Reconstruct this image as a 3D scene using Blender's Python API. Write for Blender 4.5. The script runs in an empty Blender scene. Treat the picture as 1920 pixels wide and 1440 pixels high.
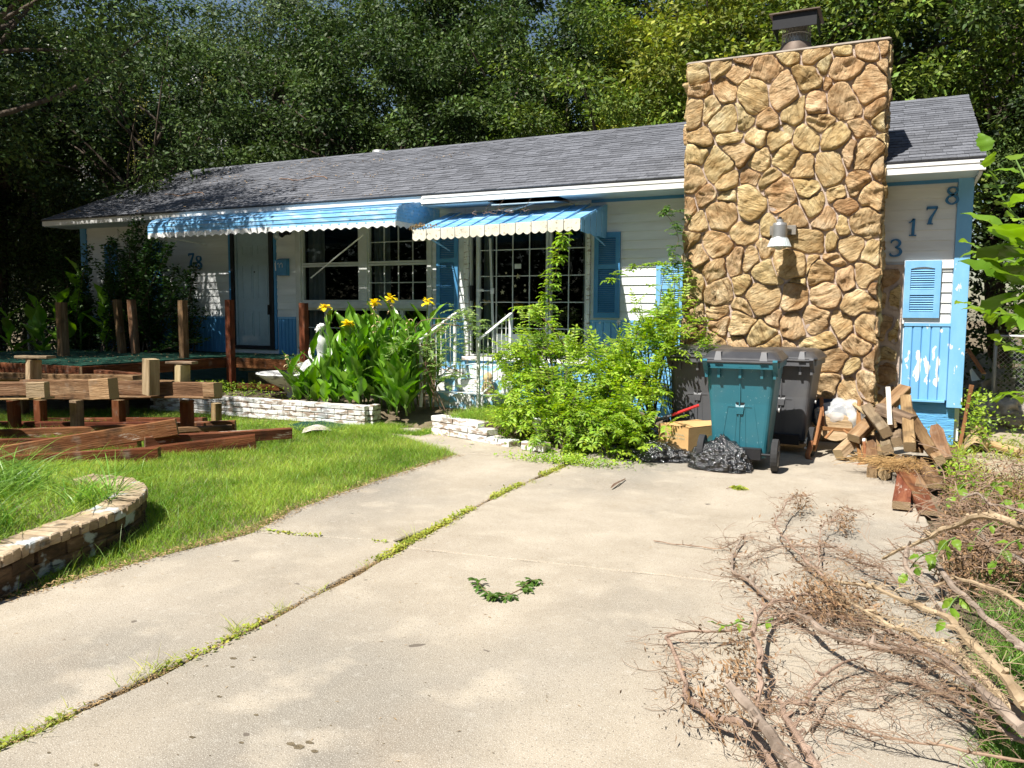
import bpy, math, random
import numpy as np
from mathutils import Vector, Matrix, noise
random.seed(7); rng = np.random.default_rng(7)
R = math.radians
sc = bpy.context.scene
C = sc.collection
# ---------------------------------------------------------------- camera, sky, sun, exposure
H = 1.42; F = 1500.0
PITCH = R(5.1064); YAW = R(25.4813); ROLL = .006
fw = Vector((-math.sin(YAW)*math.cos(PITCH), math.cos(YAW)*math.cos(PITCH), -math.sin(PITCH)))
rt0 = Vector((math.cos(YAW), math.sin(YAW), 0)); up0 = rt0.cross(fw)
rt = math.cos(ROLL)*rt0 + math.sin(ROLL)*up0; up = -math.sin(ROLL)*rt0 + math.cos(ROLL)*up0
CAM = Vector((0, 0, H))
cd = bpy.data.cameras.new('camera'); cam = bpy.data.objects.new('camera', cd); C.objects.link(cam)
cd.sensor_width = 36; cd.lens = F/1920*36; cd.clip_end = 500; cd.clip_start = .05
M3 = Matrix((rt, up, -fw)).transposed()
cam.matrix_world = Matrix.Translation(CAM) @ M3.to_4x4()
sc.camera = cam
SUN_EL, SUN_AZ = R(56.5), R(22)     # sun high, in front of the house and a little to the left
wd = bpy.data.worlds.new('World'); sc.world = wd; wd.use_nodes = True
nt = wd.node_tree; bg = nt.nodes['Background']
sky = nt.nodes.new('ShaderNodeTexSky'); sky.sky_type = 'NISHITA'; sky.sun_disc = False
sky.sun_elevation = SUN_EL; sky.sun_rotation = R(180)+SUN_AZ; sky.air_density = 1.2; sky.dust_density = .6
nt.links.new(sky.outputs[0], bg.inputs[0]); bg.inputs[1].default_value = .05
sl = bpy.data.lights.new('sun', 'SUN'); so = bpy.data.objects.new('sun', sl); C.objects.link(so)
sl.energy = 5.0; sl.angle = R(.5); sl.color = (1, .955, .885)
tosun = Vector((-math.sin(SUN_AZ)*math.cos(SUN_EL), -math.cos(SUN_AZ)*math.cos(SUN_EL), math.sin(SUN_EL)))
so.rotation_euler = (-tosun).to_track_quat('-Z', 'Y').to_euler(); so.location = (0, 0, 20)
sc.view_settings.view_transform = 'Standard'; sc.view_settings.look = 'None'
sc.view_settings.gamma = 1; sc.view_settings.exposure = .88
sc.render.engine = 'CYCLES'
try:
    sc.cycles.max_bounces = 6; sc.cycles.transparent_max_bounces = 12
except Exception: pass

def ray(x, y): return fw*F + rt*(x-960) - up*(y-720)
def g(x, y, z=0.0):            # the point of height z seen at photo pixel x, y
    d = ray(x, y); return CAM + d*((z-H)/d.z)
def w(x, y, Y):                # the point at distance Y seen at photo pixel x, y
    d = ray(x, y); return CAM + d*(Y/d.y)

# ---------------------------------------------------------------- helpers
def wm(o):
    m = o.matrix_basis.copy()
    return (wm(o.parent) @ o.matrix_parent_inverse @ m) if o.parent else m
def attach(o, p):
    o.parent = p; o.matrix_parent_inverse = wm(p).inverted()
def tag(o, label=None, cat=None, group=None, kind=None):
    if label: o['label'] = label
    if cat: o['category'] = cat
    if group: o['group'] = group
    if kind: o['kind'] = kind
    return o
def thing(name, label, cat, loc=(0, 0, 0), group=None):
    o = bpy.data.objects.new(name, None); C.objects.link(o); o.location = loc; o.empty_display_size = .1
    return tag(o, label, cat, group)
def link(name, me, mats, parent=None):
    o = bpy.data.objects.new(name, me); C.objects.link(o)
    if mats is not None and not me.materials:
        for m in (mats if isinstance(mats, (list, tuple)) else [mats]): me.materials.append(m)
    if parent: attach(o, parent)
    return o
def dup(root, M=None, label=None, group=None, parent=None):
    def cp(o, par):
        c = o.copy(); C.objects.link(c)
        if par is not None: c.parent = par
        for ch in list(o.children): cp(ch, c)
        return c
    r = cp(root, parent)
    if M is not None: r.matrix_basis = M
    if label: r['label'] = label
    if group: r['group'] = group
    return r
def TR(x, y, z, rz=0, s=1, rx=0, ry=0):
    S = Matrix.Diagonal((s, s, s, 1)) if not isinstance(s, tuple) else Matrix.Diagonal((*s, 1))
    return Matrix.Translation((x, y, z)) @ Matrix.Rotation(rz, 4, 'Z') @ Matrix.Rotation(ry, 4, 'Y') @ Matrix.Rotation(rx, 4, 'X') @ S

class MB:
    def __init__(s): s.v = []; s.f = []; s.mi = []; s.cur = 0
    def add(s, vs, fs):
        b = len(s.v); s.v += [tuple(v) for v in vs]; s.f += [tuple(i+b for i in f) for f in fs]; s.mi += [s.cur]*len(fs); return s
    def box(s, x0, x1, y0, y1, z0, z1, M=None):
        vs = [Vector(p) for p in ((x0,y0,z0),(x1,y0,z0),(x1,y1,z0),(x0,y1,z0),(x0,y0,z1),(x1,y0,z1),(x1,y1,z1),(x0,y1,z1))]
        if M is not None: vs = [M @ v for v in vs]
        return s.add(vs, [(0,3,2,1),(4,5,6,7),(0,1,5,4),(1,2,6,5),(2,3,7,6),(3,0,4,7)])
    def ext(s, poly, vec):            # extrude a planar polygon (3D points) along vec
        n = len(poly); vec = Vector(vec); a = [Vector(p) for p in poly]; b = [p+vec for p in a]
        fs = [tuple(range(n))[::-1], tuple(range(n, 2*n))] + [(i, (i+1) % n, (i+1) % n+n, i+n) for i in range(n)]
        return s.add(a+b, fs)
    def tube(s, pts, rad, n=6, cap=True):
        pts = [Vector(p) for p in pts]; m = len(pts)
        if not isinstance(rad, (list, tuple, np.ndarray)): rad = [rad]*m
        vs = []; u = None
        for i, p in enumerate(pts):
            d = (pts[min(i+1, m-1)]-pts[max(i-1, 0)])
            if d.length < 1e-9: d = Vector((0, 0, 1))
            d.normalize()
            if u is None:
                u = d.cross(Vector((0, 0, 1)))
                if u.length < .1: u = d.cross(Vector((0, 1, 0)))
            u = (u - d*u.dot(d)); u.normalize(); q = d.cross(u)
            for k in range(n):
                a = 2*math.pi*k/n; vs.append(p + (u*math.cos(a)+q*math.sin(a))*rad[i])
        fs = [(i*n+k, i*n+(k+1) % n, (i+1)*n+(k+1) % n, (i+1)*n+k) for i in range(m-1) for k in range(n)]
        if cap: fs += [tuple(range(n))[::-1], tuple((m-1)*n+k for k in range(n))]
        return s.add(vs, fs)
    def lathe(s, prof, n=24, c=(0, 0, 0), axis='Z', fr=None):
        vs = []; c = Vector(c)
        for j, (r, z) in enumerate(prof):
            for k in range(n):
                a = 2*math.pi*k/n; rr = r*(fr(a, j) if fr else 1)
                p = Vector((rr*math.cos(a), rr*math.sin(a), z))
                if axis == 'X': p = Vector((p.z, p.x, p.y))
                if axis == 'Y': p = Vector((p.x, p.z, p.y))
                vs.append(c+p)
        m = len(prof)
        fs = [(i*n+k, i*n+(k+1) % n, (i+1)*n+(k+1) % n, (i+1)*n+k) for i in range(m-1) for k in range(n)]
        return s.add(vs, fs)
    def build(s, name, mats, parent=None, smooth=False, M=None):
        me = bpy.data.meshes.new(name); me.from_pydata(s.v, [], s.f)
        ml = mats if isinstance(mats, (list, tuple)) else [mats]
        for m in ml: me.materials.append(m)
        if len(ml) > 1: me.polygons.foreach_set('material_index', s.mi)
        if smooth: me.polygons.foreach_set('use_smooth', [True]*len(s.f))
        me.update()
        o = bpy.data.objects.new(name, me); C.objects.link(o)
        if M is not None: o.matrix_basis = M
        if parent: attach(o, parent)
        return o
def fixn(o):
    import bmesh
    b = bmesh.new(); b.from_mesh(o.data); bmesh.ops.recalc_face_normals(b, faces=b.faces); b.to_mesh(o.data); b.free(); return o
def bevel(o, wd=.005, seg=1):
    import bmesh
    b = bmesh.new(); b.from_mesh(o.data)
    bmesh.ops.bevel(b, geom=list(b.edges), offset=wd, segments=seg, affect='EDGES', clamp_overlap=True)
    b.to_mesh(o.data); b.free(); return o
def fast_mesh(name, V, Fc):         # V (n,3), Fc (m,k)
    me = bpy.data.meshes.new(name); V = np.ascontiguousarray(V, dtype=np.float32); Fc = np.ascontiguousarray(Fc, dtype=np.int32)
    m, k = Fc.shape
    me.vertices.add(len(V)); me.vertices.foreach_set('co', V.ravel())
    me.loops.add(m*k); me.loops.foreach_set('vertex_index', Fc.ravel())
    me.polygons.add(m); me.polygons.foreach_set('loop_start', np.arange(0, m*k, k, dtype=np.int32))
    me.update(calc_edges=True); me.validate(); return me
def smoothpath(pts, n=4):
    pts = [Vector(p) for p in pts]; out = []
    for i in range(len(pts)-1):
        a = pts[max(i-1, 0)]; b = pts[i]; c = pts[i+1]; d = pts[min(i+2, len(pts)-1)]
        for k in range(n):
            t = k/n
            out.append(.5*((2*b)+(c-a)*t+(2*a-5*b+4*c-d)*t*t+(3*b-3*c+d-a)*t*t*t))
    out.append(pts[-1]); return out

# ---------------------------------------------------------------- materials
MATS = {}
def mat(name, stops, scale=6, detail=6, nrough=.6, stretch=(1, 1, 1), rough=.8, bump=.2, bscale=40, bdist=.01, coord='Object',
        island=0., objr=0., spec=.3, metal=0., distort=0., hue=0., trans=0., bstretch=None, coat=0.):
    m = bpy.data.materials.new(name); m.use_nodes = True; n = m.node_tree.nodes; L = m.node_tree.links
    bs = n['Principled BSDF']
    if coord == 'World': src = n.new('ShaderNodeNewGeometry').outputs['Position']
    else: src = n.new('ShaderNodeTexCoord').outputs[coord]
    def mapped(st, seedsh=True):
        mp = n.new('ShaderNodeMapping'); mp.inputs['Scale'].default_value = st; L.new(src, mp.inputs['Vector'])
        if coord == 'Object' and objr:
            oi = n.new('ShaderNodeObjectInfo'); mu = n.new('ShaderNodeMath'); mu.operation = 'MULTIPLY'; mu.inputs[1].default_value = 37.
            L.new(oi.outputs['Random'], mu.inputs[0]); L.new(mu.outputs[0], mp.inputs['Location'])
        return mp.outputs[0]
    nz = n.new('ShaderNodeTexNoise'); nz.inputs['Scale'].default_value = scale; nz.inputs['Detail'].default_value = detail
    nz.inputs['Roughness'].default_value = nrough; nz.inputs['Distortion'].default_value = distort
    L.new(mapped(stretch), nz.inputs['Vector'])
    cr = n.new('ShaderNodeValToRGB'); el = cr.color_ramp.elements
    while len(el) < len(stops): el.new(.5)
    for e, (p, c) in zip(el, stops): e.position = p; e.color = (*c, 1)
    L.new(nz.outputs['Fac'], cr.inputs[0]); col = cr.outputs[0]
    if island or objr or hue:
        hs = n.new('ShaderNodeHueSaturation'); L.new(col, hs.inputs['Color'])
        if island: rs = n.new('ShaderNodeNewGeometry').outputs['Random Per Island']; amp = island
        else: rs = n.new('ShaderNodeObjectInfo').outputs['Random']; amp = objr
        mr = n.new('ShaderNodeMapRange'); L.new(rs, mr.inputs[0]); mr.inputs[3].default_value = 1-amp; mr.inputs[4].default_value = 1+amp
        L.new(mr.outputs[0], hs.inputs['Value'])
        if hue:
            m2 = n.new('ShaderNodeMath'); m2.operation = 'MULTIPLY'; m2.inputs[1].default_value = 7.31; L.new(rs, m2.inputs[0])
            m3 = n.new('ShaderNodeMath'); m3.operation = 'FRACT'; L.new(m2.outputs[0], m3.inputs[0])
            m4 = n.new('ShaderNodeMapRange'); L.new(m3.outputs[0], m4.inputs[0]); m4.inputs[3].default_value = .5-hue; m4.inputs[4].default_value = .5+hue
            L.new(m4.outputs[0], hs.inputs['Hue'])
        col = hs.outputs[0]
    L.new(col, bs.inputs['Base Color'])
    bs.inputs['Roughness'].default_value = rough; bs.inputs['Metallic'].default_value = metal
    bs.inputs['Specular IOR Level'].default_value = spec; bs.inputs['Coat Weight'].default_value = coat
    if bump:
        b2 = n.new('ShaderNodeTexNoise'); b2.inputs['Scale'].default_value = bscale; b2.inputs['Detail'].default_value = 5; b2.inputs['Roughness'].default_value = .65
        L.new(mapped(bstretch or stretch), b2.inputs['Vector'])
        bu = n.new('ShaderNodeBump'); bu.inputs['Strength'].default_value = bump; bu.inputs['Distance'].default_value = bdist
        L.new(b2.outputs['Fac'], bu.inputs['Height']); L.new(bu.outputs[0], bs.inputs['Normal'])
    if trans:
        tr = n.new('ShaderNodeBsdfTranslucent'); mx = n.new('ShaderNodeMixShader'); mx.inputs[0].default_value = trans
        hv = n.new('ShaderNodeHueSaturation'); hv.inputs['Value'].default_value = 1.5; hv.inputs['Saturation'].default_value = 1.1; L.new(col, hv.inputs['Color'])
        L.new(hv.outputs[0], tr.inputs[0]); L.new(bs.outputs[0], mx.inputs[1]); L.new(tr.outputs[0], mx.inputs[2])
        L.new(mx.outputs[0], n['Material Output'].inputs['Surface'])
    MATS[name] = m; m['_col'] = 0
    return m
def overlay(m, color, scale=3, lo=.55, hi=.6, stretch=(1, 1, 1), coord='World', boxes=None, detail=8, amount=1., rough=None, z_fade=None):
    """lay a second colour over the base colour where a noise passes a threshold (dirt, peeled paint, stains)"""
    n = m.node_tree.nodes; L = m.node_tree.links; bs = n['Principled BSDF']
    old = bs.inputs['Base Color'].links[0].from_socket
    if coord == 'World': src = n.new('ShaderNodeNewGeometry').outputs['Position']
    else: src = n.new('ShaderNodeTexCoord').outputs[coord]
    mp = n.new('ShaderNodeMapping'); mp.inputs['Scale'].default_value = stretch; L.new(src, mp.inputs[0])
    nz = n.new('ShaderNodeTexNoise'); nz.inputs['Scale'].default_value = scale; nz.inputs['Detail'].default_value = detail; L.new(mp.outputs[0], nz.inputs['Vector'])
    fac = nz.outputs['Fac']
    if boxes:     # only inside an ellipsoid: (cx,cy,cz, rx,ry,rz)
        cx, cy, cz, rx, ry, rz = boxes
        m1 = n.new('ShaderNodeMapping'); m1.vector_type = 'TEXTURE'; m1.inputs['Location'].default_value = (cx, cy, cz); m1.inputs['Scale'].default_value = (rx, ry, rz); L.new(src, m1.inputs[0])
        ln = n.new('ShaderNodeVectorMath'); ln.operation = 'LENGTH'; L.new(m1.outputs[0], ln.inputs[0])
        mr = n.new('ShaderNodeMapRange'); L.new(ln.outputs['Value'], mr.inputs[0]); mr.inputs[1].default_value = 0; mr.inputs[2].default_value = 1.3; mr.inputs[3].default_value = .22; mr.inputs[4].default_value = -.22
        ad = n.new('ShaderNodeMath'); ad.operation = 'ADD'; L.new(fac, ad.inputs[0]); L.new(mr.outputs[0], ad.inputs[1]); fac = ad.outputs[0]
    r = n.new('ShaderNodeMapRange'); L.new(fac, r.inputs[0]); r.inputs[1].default_value = lo; r.inputs[2].default_value = hi; r.inputs[3].default_value = 0; r.inputs[4].default_value = amount
    mx = n.new('ShaderNodeMix'); mx.data_type = 'RGBA'; L.new(r.outputs[0], mx.inputs[0]); L.new(old, mx.inputs[6]); mx.inputs[7].default_value = (*color, 1)
    L.new(mx.outputs[2], bs.inputs['Base Color'])
    return m
def flat(name, c, rough=.6, spec=.3, metal=0, bump=0., var=.12, scale=8, coat=0.):
    d = tuple(x*(1-var) for x in c); u = tuple(min(1, x*(1+var)) for x in c)
    return mat(name, [(.3, d), (.7, u)], scale=scale, rough=rough, spec=spec, metal=metal, bump=bump, coat=coat)
def foliage(name, dark, light, scale=.6, island=.35, hue=.02, trans=.35, rough=.55, spec=.25):
    return mat(name, [(.32, dark), (.68, light)], scale=scale, detail=3, coord='World', island=island, hue=hue, trans=trans, rough=rough, spec=spec, bump=0)

m_conc = mat('concrete', [(.3, (.28, .235, .175)), (.5, (.355, .305, .235)), (.7, (.415, .36, .285))], scale=1.3, detail=12, nrough=.72, coord='World', rough=.93, bump=.55, bscale=150, bdist=.006, spec=.12)
overlay(m_conc, (.19, .178, .155), scale=.55, lo=.46, hi=.64, amount=.75, detail=12, stretch=(1, .6, 1))
overlay(m_conc, (.42, .365, .285), scale=3.2, lo=.53, hi=.68, amount=.7, detail=10)
overlay(m_conc, (.27, .22, .165), scale=1.7, lo=.56, hi=.70, amount=.5, stretch=(1, .5, 1), detail=9)
overlay(m_conc, (.50, .47, .41), scale=22, lo=.57, hi=.72, amount=.25, detail=10)
overlay(m_conc, (.17, .145, .115), scale=95, lo=.585, hi=.66, amount=.7, detail=3)
overlay(m_conc, (.64, .60, .52), scale=240, lo=.57, hi=.66, amount=.7, detail=2)
overlay(m_conc, (.12, .10, .08), scale=7, lo=.735, hi=.75, amount=.85, detail=2)
m_dirt = mat('dirt', [(.3, (.10, .075, .045)), (.6, (.20, .16, .10)), (.75, (.28, .23, .15))], scale=3, detail=10, coord='World', rough=.95, bump=.8, bscale=40, bdist=.03)
m_sand = mat('sandy_soil', [(.3, (.28, .23, .15)), (.7, (.44, .38, .27))], scale=5, detail=10, coord='World', rough=.95, bump=.6, bscale=50, bdist=.02)
m_siding = mat('white_siding', [(.35, (.66, .68, .67)), (.7, (.80, .82, .80))], scale=2.5, coord='World', rough=.5, bump=.05, bscale=60, stretch=(.4, 1, 3), objr=.03)
overlay(m_siding, (.42, .38, .27), scale=1.6, lo=.60, hi=.85, amount=.6, stretch=(.35, 1, 2.5))
m_white = mat('white_paint', [(.3, (.72, .72, .70)), (.7, (.84, .84, .82))], scale=6, coord='World', rough=.45, bump=.05)
overlay(m_white, (.36, .34, .28), scale=5, lo=.66, hi=.8, amount=.5, stretch=(1, 1, 2))
m_whitep = mat('peeling_white_paint', [(.3, (.66, .66, .62)), (.7, (.82, .82, .79))], scale=8, coord='World', rough=.7, bump=.5, bscale=30, bdist=.01)
overlay(m_whitep, (.30, .22, .15), scale=16, lo=.58, hi=.62, amount=.85, stretch=(.5, .5, 2.5))
m_frame = mat('window_frame', [(.3, (.5, .52, .49)), (.7, (.64, .66, .62))], scale=4, coord='World', rough=.4, bump=.03)
m_blue = mat('blue_paint', [(.3, (.075, .27, .52)), (.7, (.12, .36, .62))], scale=4, coord='World', rough=.5, bump=.25, bscale=50, bdist=.004, objr=.05, stretch=(1, 1, .35))
m_blue2 = mat('light_blue_paint', [(.3, (.16, .42, .70)), (.7, (.24, .52, .78))], scale=4, coord='World', rough=.5, bump=.35, bscale=45, bdist=.005, objr=.05, stretch=(1, 1, .4))
for (bx0, bz0, brx, brz) in ((.255, .90, .05, .30), (.35, .85, .048, .25), (.445, .80, .05, .20), (.15, .93, .04, .14), (.47, 1.24, .02, .03), (.66, 1.05, .05, .07), (.62, .80, .02, .10)):
    overlay(m_blue2, (.78, .77, .73), scale=13, lo=.53, hi=.545, boxes=(bx0, 10.1, bz0, brx, 1, brz), stretch=(1.5, 1, .6), detail=6)
overlay(m_blue2, (.74, .75, .72), scale=7, lo=.655, hi=.67, stretch=(1.5, 1, .7), detail=4)
m_found = mat('blue_foundation', [(.3, (.10, .36, .66)), (.7, (.16, .46, .76))], scale=3, coord='World', rough=.6, bump=.9, bscale=10, bdist=.03, stretch=(.5, 1, 4))
m_shut = mat('shutter_blue', [(.3, (.055, .21, .42)), (.7, (.085, .28, .50))], scale=6, coord='World', rough=.5, bump=.1)
m_shutl = mat('shutter_light_blue', [(.3, (.16, .40, .66)), (.7, (.23, .49, .74))], scale=6, coord='World', rough=.5, bump=.1)
m_awn = mat('awning_blue', [(.3, (.11, .33, .60)), (.7, (.22, .48, .72))], scale=3, coord='World', rough=.35, spec=.5, bump=.08, stretch=(.6, 1, 1))
overlay(m_awn, (.62, .70, .74), scale=7, lo=.50, hi=.72, amount=.55, stretch=(.6, 2, 2))
overlay(m_awn, (.06, .07, .07), scale=22, lo=.62, hi=.70, amount=.7)
m_val = mat('valance_cream', [(.3, (.60, .56, .46)), (.7, (.76, .73, .62))], scale=6, coord='World', rough=.6, bump=.15)
overlay(m_val, (.28, .25, .15), scale=28, lo=.58, hi=.66, amount=.8)
m_shing = mat('shingle_grey', [(.3, (.085, .09, .105)), (.7, (.17, .175, .19))], scale=40, detail=4, coord='World', island=.24, rough=.95, bump=.5, bscale=150, bdist=.004, spec=.15)
m_shingo = mat('shingle_grey_tab', [(.3, (.085, .09, .105)), (.7, (.17, .175, .19))], scale=40, detail=4, coord='World', objr=.24, rough=.95, bump=.5, bscale=150, bdist=.004, spec=.15)
m_soffit = mat('soffit', [(.3, (.40, .52, .58)), (.7, (.52, .62, .66))], scale=3, coord='World', rough=.6, bump=.1)
m_mortar = mat('mortar', [(.3, (.42, .33, .27)), (.7, (.56, .46, .39))], scale=12, coord='World', rough=.95, bump=.8, bscale=60, bdist=.015)
m_stone = mat('sandstone', [(.25, (.20, .10, .03)), (.42, (.48, .31, .145)), (.56, (.72, .53, .29)), (.72, (.87, .73, .48))], scale=3.0, detail=12, nrough=.72, stretch=(1, 1, 1), coord='Object', objr=.13, hue=.012, rough=.95, bump=0, spec=.1)
def stone_grain_shade(m):
    n = m.node_tree.nodes; L = m.node_tree.links; bs = n['Principled BSDF']; old = bs.inputs['Base Color'].links[0].from_socket
    tc = n.new('ShaderNodeTexCoord'); oi = n.new('ShaderNodeObjectInfo'); mu = n.new('ShaderNodeMath'); mu.operation = 'MULTIPLY'; mu.inputs[1].default_value = 6.28; L.new(oi.outputs['Random'], mu.inputs[0])
    cx = n.new('ShaderNodeCombineXYZ'); L.new(mu.outputs[0], cx.inputs[1]); rot = n.new('ShaderNodeMapping'); L.new(tc.outputs['Object'], rot.inputs[0]); L.new(cx.outputs[0], rot.inputs['Rotation'])
    off = n.new('ShaderNodeVectorMath'); off.operation = 'ADD'; L.new(rot.outputs[0], off.inputs[0]); mu2 = n.new('ShaderNodeMath'); mu2.operation = 'MULTIPLY'; mu2.inputs[1].default_value = 53; L.new(oi.outputs['Random'], mu2.inputs[0]); L.new(mu2.outputs[0], off.inputs[1])
    def nz(sc_, st, d=8, r=.65, dist=0):
        mp = n.new('ShaderNodeMapping'); mp.inputs['Scale'].default_value = st; L.new(off.outputs[0], mp.inputs[0]); t = n.new('ShaderNodeTexNoise'); t.inputs['Scale'].default_value = sc_; t.inputs['Detail'].default_value = d; t.inputs['Roughness'].default_value = r; t.inputs['Distortion'].default_value = dist; L.new(mp.outputs[0], t.inputs[0]); return t.outputs['Fac']
    a = nz(4.2, (1, 2, 4.5), 8, .7, .6); b = nz(17, (1, 1, 1.6), 7, .7)
    ad = n.new('ShaderNodeMath'); ad.operation = 'MULTIPLY_ADD'; L.new(b, ad.inputs[0]); ad.inputs[1].default_value = .45; L.new(a, ad.inputs[2])
    bu = n.new('ShaderNodeBump'); bu.inputs['Strength'].default_value = 1.; bu.inputs['Distance'].default_value = .075; L.new(ad.outputs[0], bu.inputs['Height']); L.new(bu.outputs[0], bs.inputs['Normal'])
    mr = n.new('ShaderNodeMapRange'); L.new(a, mr.inputs[0]); mr.inputs[1].default_value = .33; mr.inputs[2].default_value = .46; mr.inputs[3].default_value = .85; mr.inputs[4].default_value = 0  # crevices of the relief darkened in the colour, standing for their shade
    mx = n.new('ShaderNodeMix'); mx.data_type = 'RGBA'; L.new(mr.outputs[0], mx.inputs[0]); L.new(old, mx.inputs[6]); mx.inputs[7].default_value = (.17, .075, .022, 1)
    m2 = n.new('ShaderNodeMapRange'); L.new(b, m2.inputs[0]); m2.inputs[1].default_value = .56; m2.inputs[2].default_value = .68; m2.inputs[4].default_value = .6
    my = n.new('ShaderNodeMix'); my.data_type = 'RGBA'; L.new(m2.outputs[0], my.inputs[0]); L.new(mx.outputs[2], my.inputs[6]); my.inputs[7].default_value = (.24, .115, .035, 1)
    L.new(my.outputs[2], bs.inputs['Base Color'])
stone_grain_shade(m_stone)
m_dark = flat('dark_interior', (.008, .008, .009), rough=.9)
m_black = flat('black_metal', (.02, .02, .022), rough=.5)
m_curt = mat('curtain', [(.3, (.22, .26, .25)), (.7, (.38, .43, .41))], scale=3, coord='World', rough=.9, stretch=(12, 1, .2), bump=.2)
m_door = flat('door_paint', (.66, .78, .80), rough=.45, var=.05)
m_galv = mat('galvanised_steel', [(.3, (.30, .30, .29)), (.7, (.48, .48, .47))], scale=5, coord='World', rough=.42, metal=.6, bump=.05)
m_rust = mat('rusty_steel', [(.3, (.11, .075, .055)), (.7, (.18, .145, .12))], scale=6, coord='World', rough=.6, metal=.4, bump=.1)
m_lampp = flat('lamp_plastic', (.52, .58, .60), rough=.25, spec=.6)
def wood(name, a, b, c, endc, paint=None, plo=.5):
    m = mat(name, [(.30, a), (.5, b), (.7, c)], scale=1.6, detail=9, nrough=.65, stretch=(1, 9, 9), coord='Object', objr=.18, hue=.01, rough=.85, bump=.85, bscale=5, bdist=.02, bstretch=(1.2, 20, 20), spec=.12)
    n = m.node_tree.nodes; L = m.node_tree.links; bs = n['Principled BSDF']; old = bs.inputs['Base Color'].links[0].from_socket
    if paint:
        nz = n.new('ShaderNodeTexNoise'); nz.inputs['Scale'].default_value = 2.2; nz.inputs['Detail'].default_value = 9; nz.inputs['Roughness'].default_value = .7
        mp = n.new('ShaderNodeMapping'); mp.inputs['Scale'].default_value = (1, 5, 5); tc = n.new('ShaderNodeTexCoord'); L.new(tc.outputs['Object'], mp.inputs[0])
        oi = n.new('ShaderNodeObjectInfo'); mu = n.new('ShaderNodeMath'); mu.operation = 'MULTIPLY'; mu.inputs[1].default_value = 91; L.new(oi.outputs['Random'], mu.inputs[0]); L.new(mu.outputs[0], mp.inputs['Location'])
        L.new(mp.outputs[0], nz.inputs['Vector'])
        r = n.new('ShaderNodeMapRange'); L.new(nz.outputs['Fac'], r.inputs[0]); r.inputs[1].default_value = plo; r.inputs[2].default_value = plo+.05; r.inputs[4].default_value = .85
        mx = n.new('ShaderNodeMix'); mx.data_type = 'RGBA'; L.new(r.outputs[0], mx.inputs[0]); L.new(old, mx.inputs[6]); mx.inputs[7].default_value = (*paint, 1); old = mx.outputs[2]
    tc = n.new('ShaderNodeTexCoord'); sp = n.new('ShaderNodeSeparateXYZ'); L.new(tc.outputs['Normal'], sp.inputs[0])
    ab = n.new('ShaderNodeMath'); ab.operation = 'ABSOLUTE'; L.new(sp.outputs[0], ab.inputs[0]); gt = n.new('ShaderNodeMath'); gt.operation = 'GREATER_THAN'; gt.inputs[1].default_value = .9; L.new(ab.outputs[0], gt.inputs[0])
    # end grain: rings
    wv = n.new('ShaderNodeTexWave'); wv.wave_type = 'RINGS'; wv.rings_direction = 'X'; wv.inputs['Scale'].default_value = 30; wv.inputs['Distortion'].default_value = 2.5; wv.inputs['Detail'].default_value = 3
    mpe = n.new('ShaderNodeMapping'); mpe.inputs['Location'].default_value = (0, .03, .05); L.new(tc.outputs['Object'], mpe.inputs[0]); L.new(mpe.outputs[0], wv.inputs['Vector'])
    er = n.new('ShaderNodeValToRGB'); er.color_ramp.elements[0].color = (*[x*.55 for x in endc], 1); er.color_ramp.elements[1].color = (*endc, 1); L.new(wv.outputs['Fac'], er.inputs[0])
    mx = n.new('ShaderNodeMix'); mx.data_type = 'RGBA'; L.new(gt.outputs[0], mx.inputs[0]); L.new(old, mx.inputs[6]); L.new(er.outputs[0], mx.inputs[7])
    L.new(mx.outputs[2], bs.inputs['Base Color']); return m
w_red = wood('red_stained_wood', (.06, .022, .010), (.14, .045, .018), (.25, .10, .045), (.26, .17, .09))
w_brown = wood('brown_weathered_wood', (.075, .04, .02), (.175, .10, .05), (.30, .20, .115), (.42, .29, .16))
w_tan = wood('tan_timber', (.15, .085, .04), (.30, .19, .095), (.46, .32, .18), (.50, .37, .21))
w_grey = wood('grey_tan_timber', (.12, .085, .055), (.25, .18, .115), (.40, .30, .20), (.40, .29, .17))
w_pale = wood('pale_sawn_wood', (.26, .18, .09), (.44, .33, .19), (.60, .47, .30), (.6, .46, .27))
w_redp = wood('red_board_worn_paint', (.09, .032, .015), (.19, .07, .032), (.32, .15, .07), (.42, .30, .18), paint=(.60, .50, .40), plo=.60)
w_whitew = wood('whitewashed_stick', (.5, .45, .38), (.64, .6, .52), (.74, .70, .62), (.5, .4, .3))
w_chair = wood('chair_wood', (.17, .075, .03), (.30, .14, .06), (.42, .22, .10), (.4, .26, .14))

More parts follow.
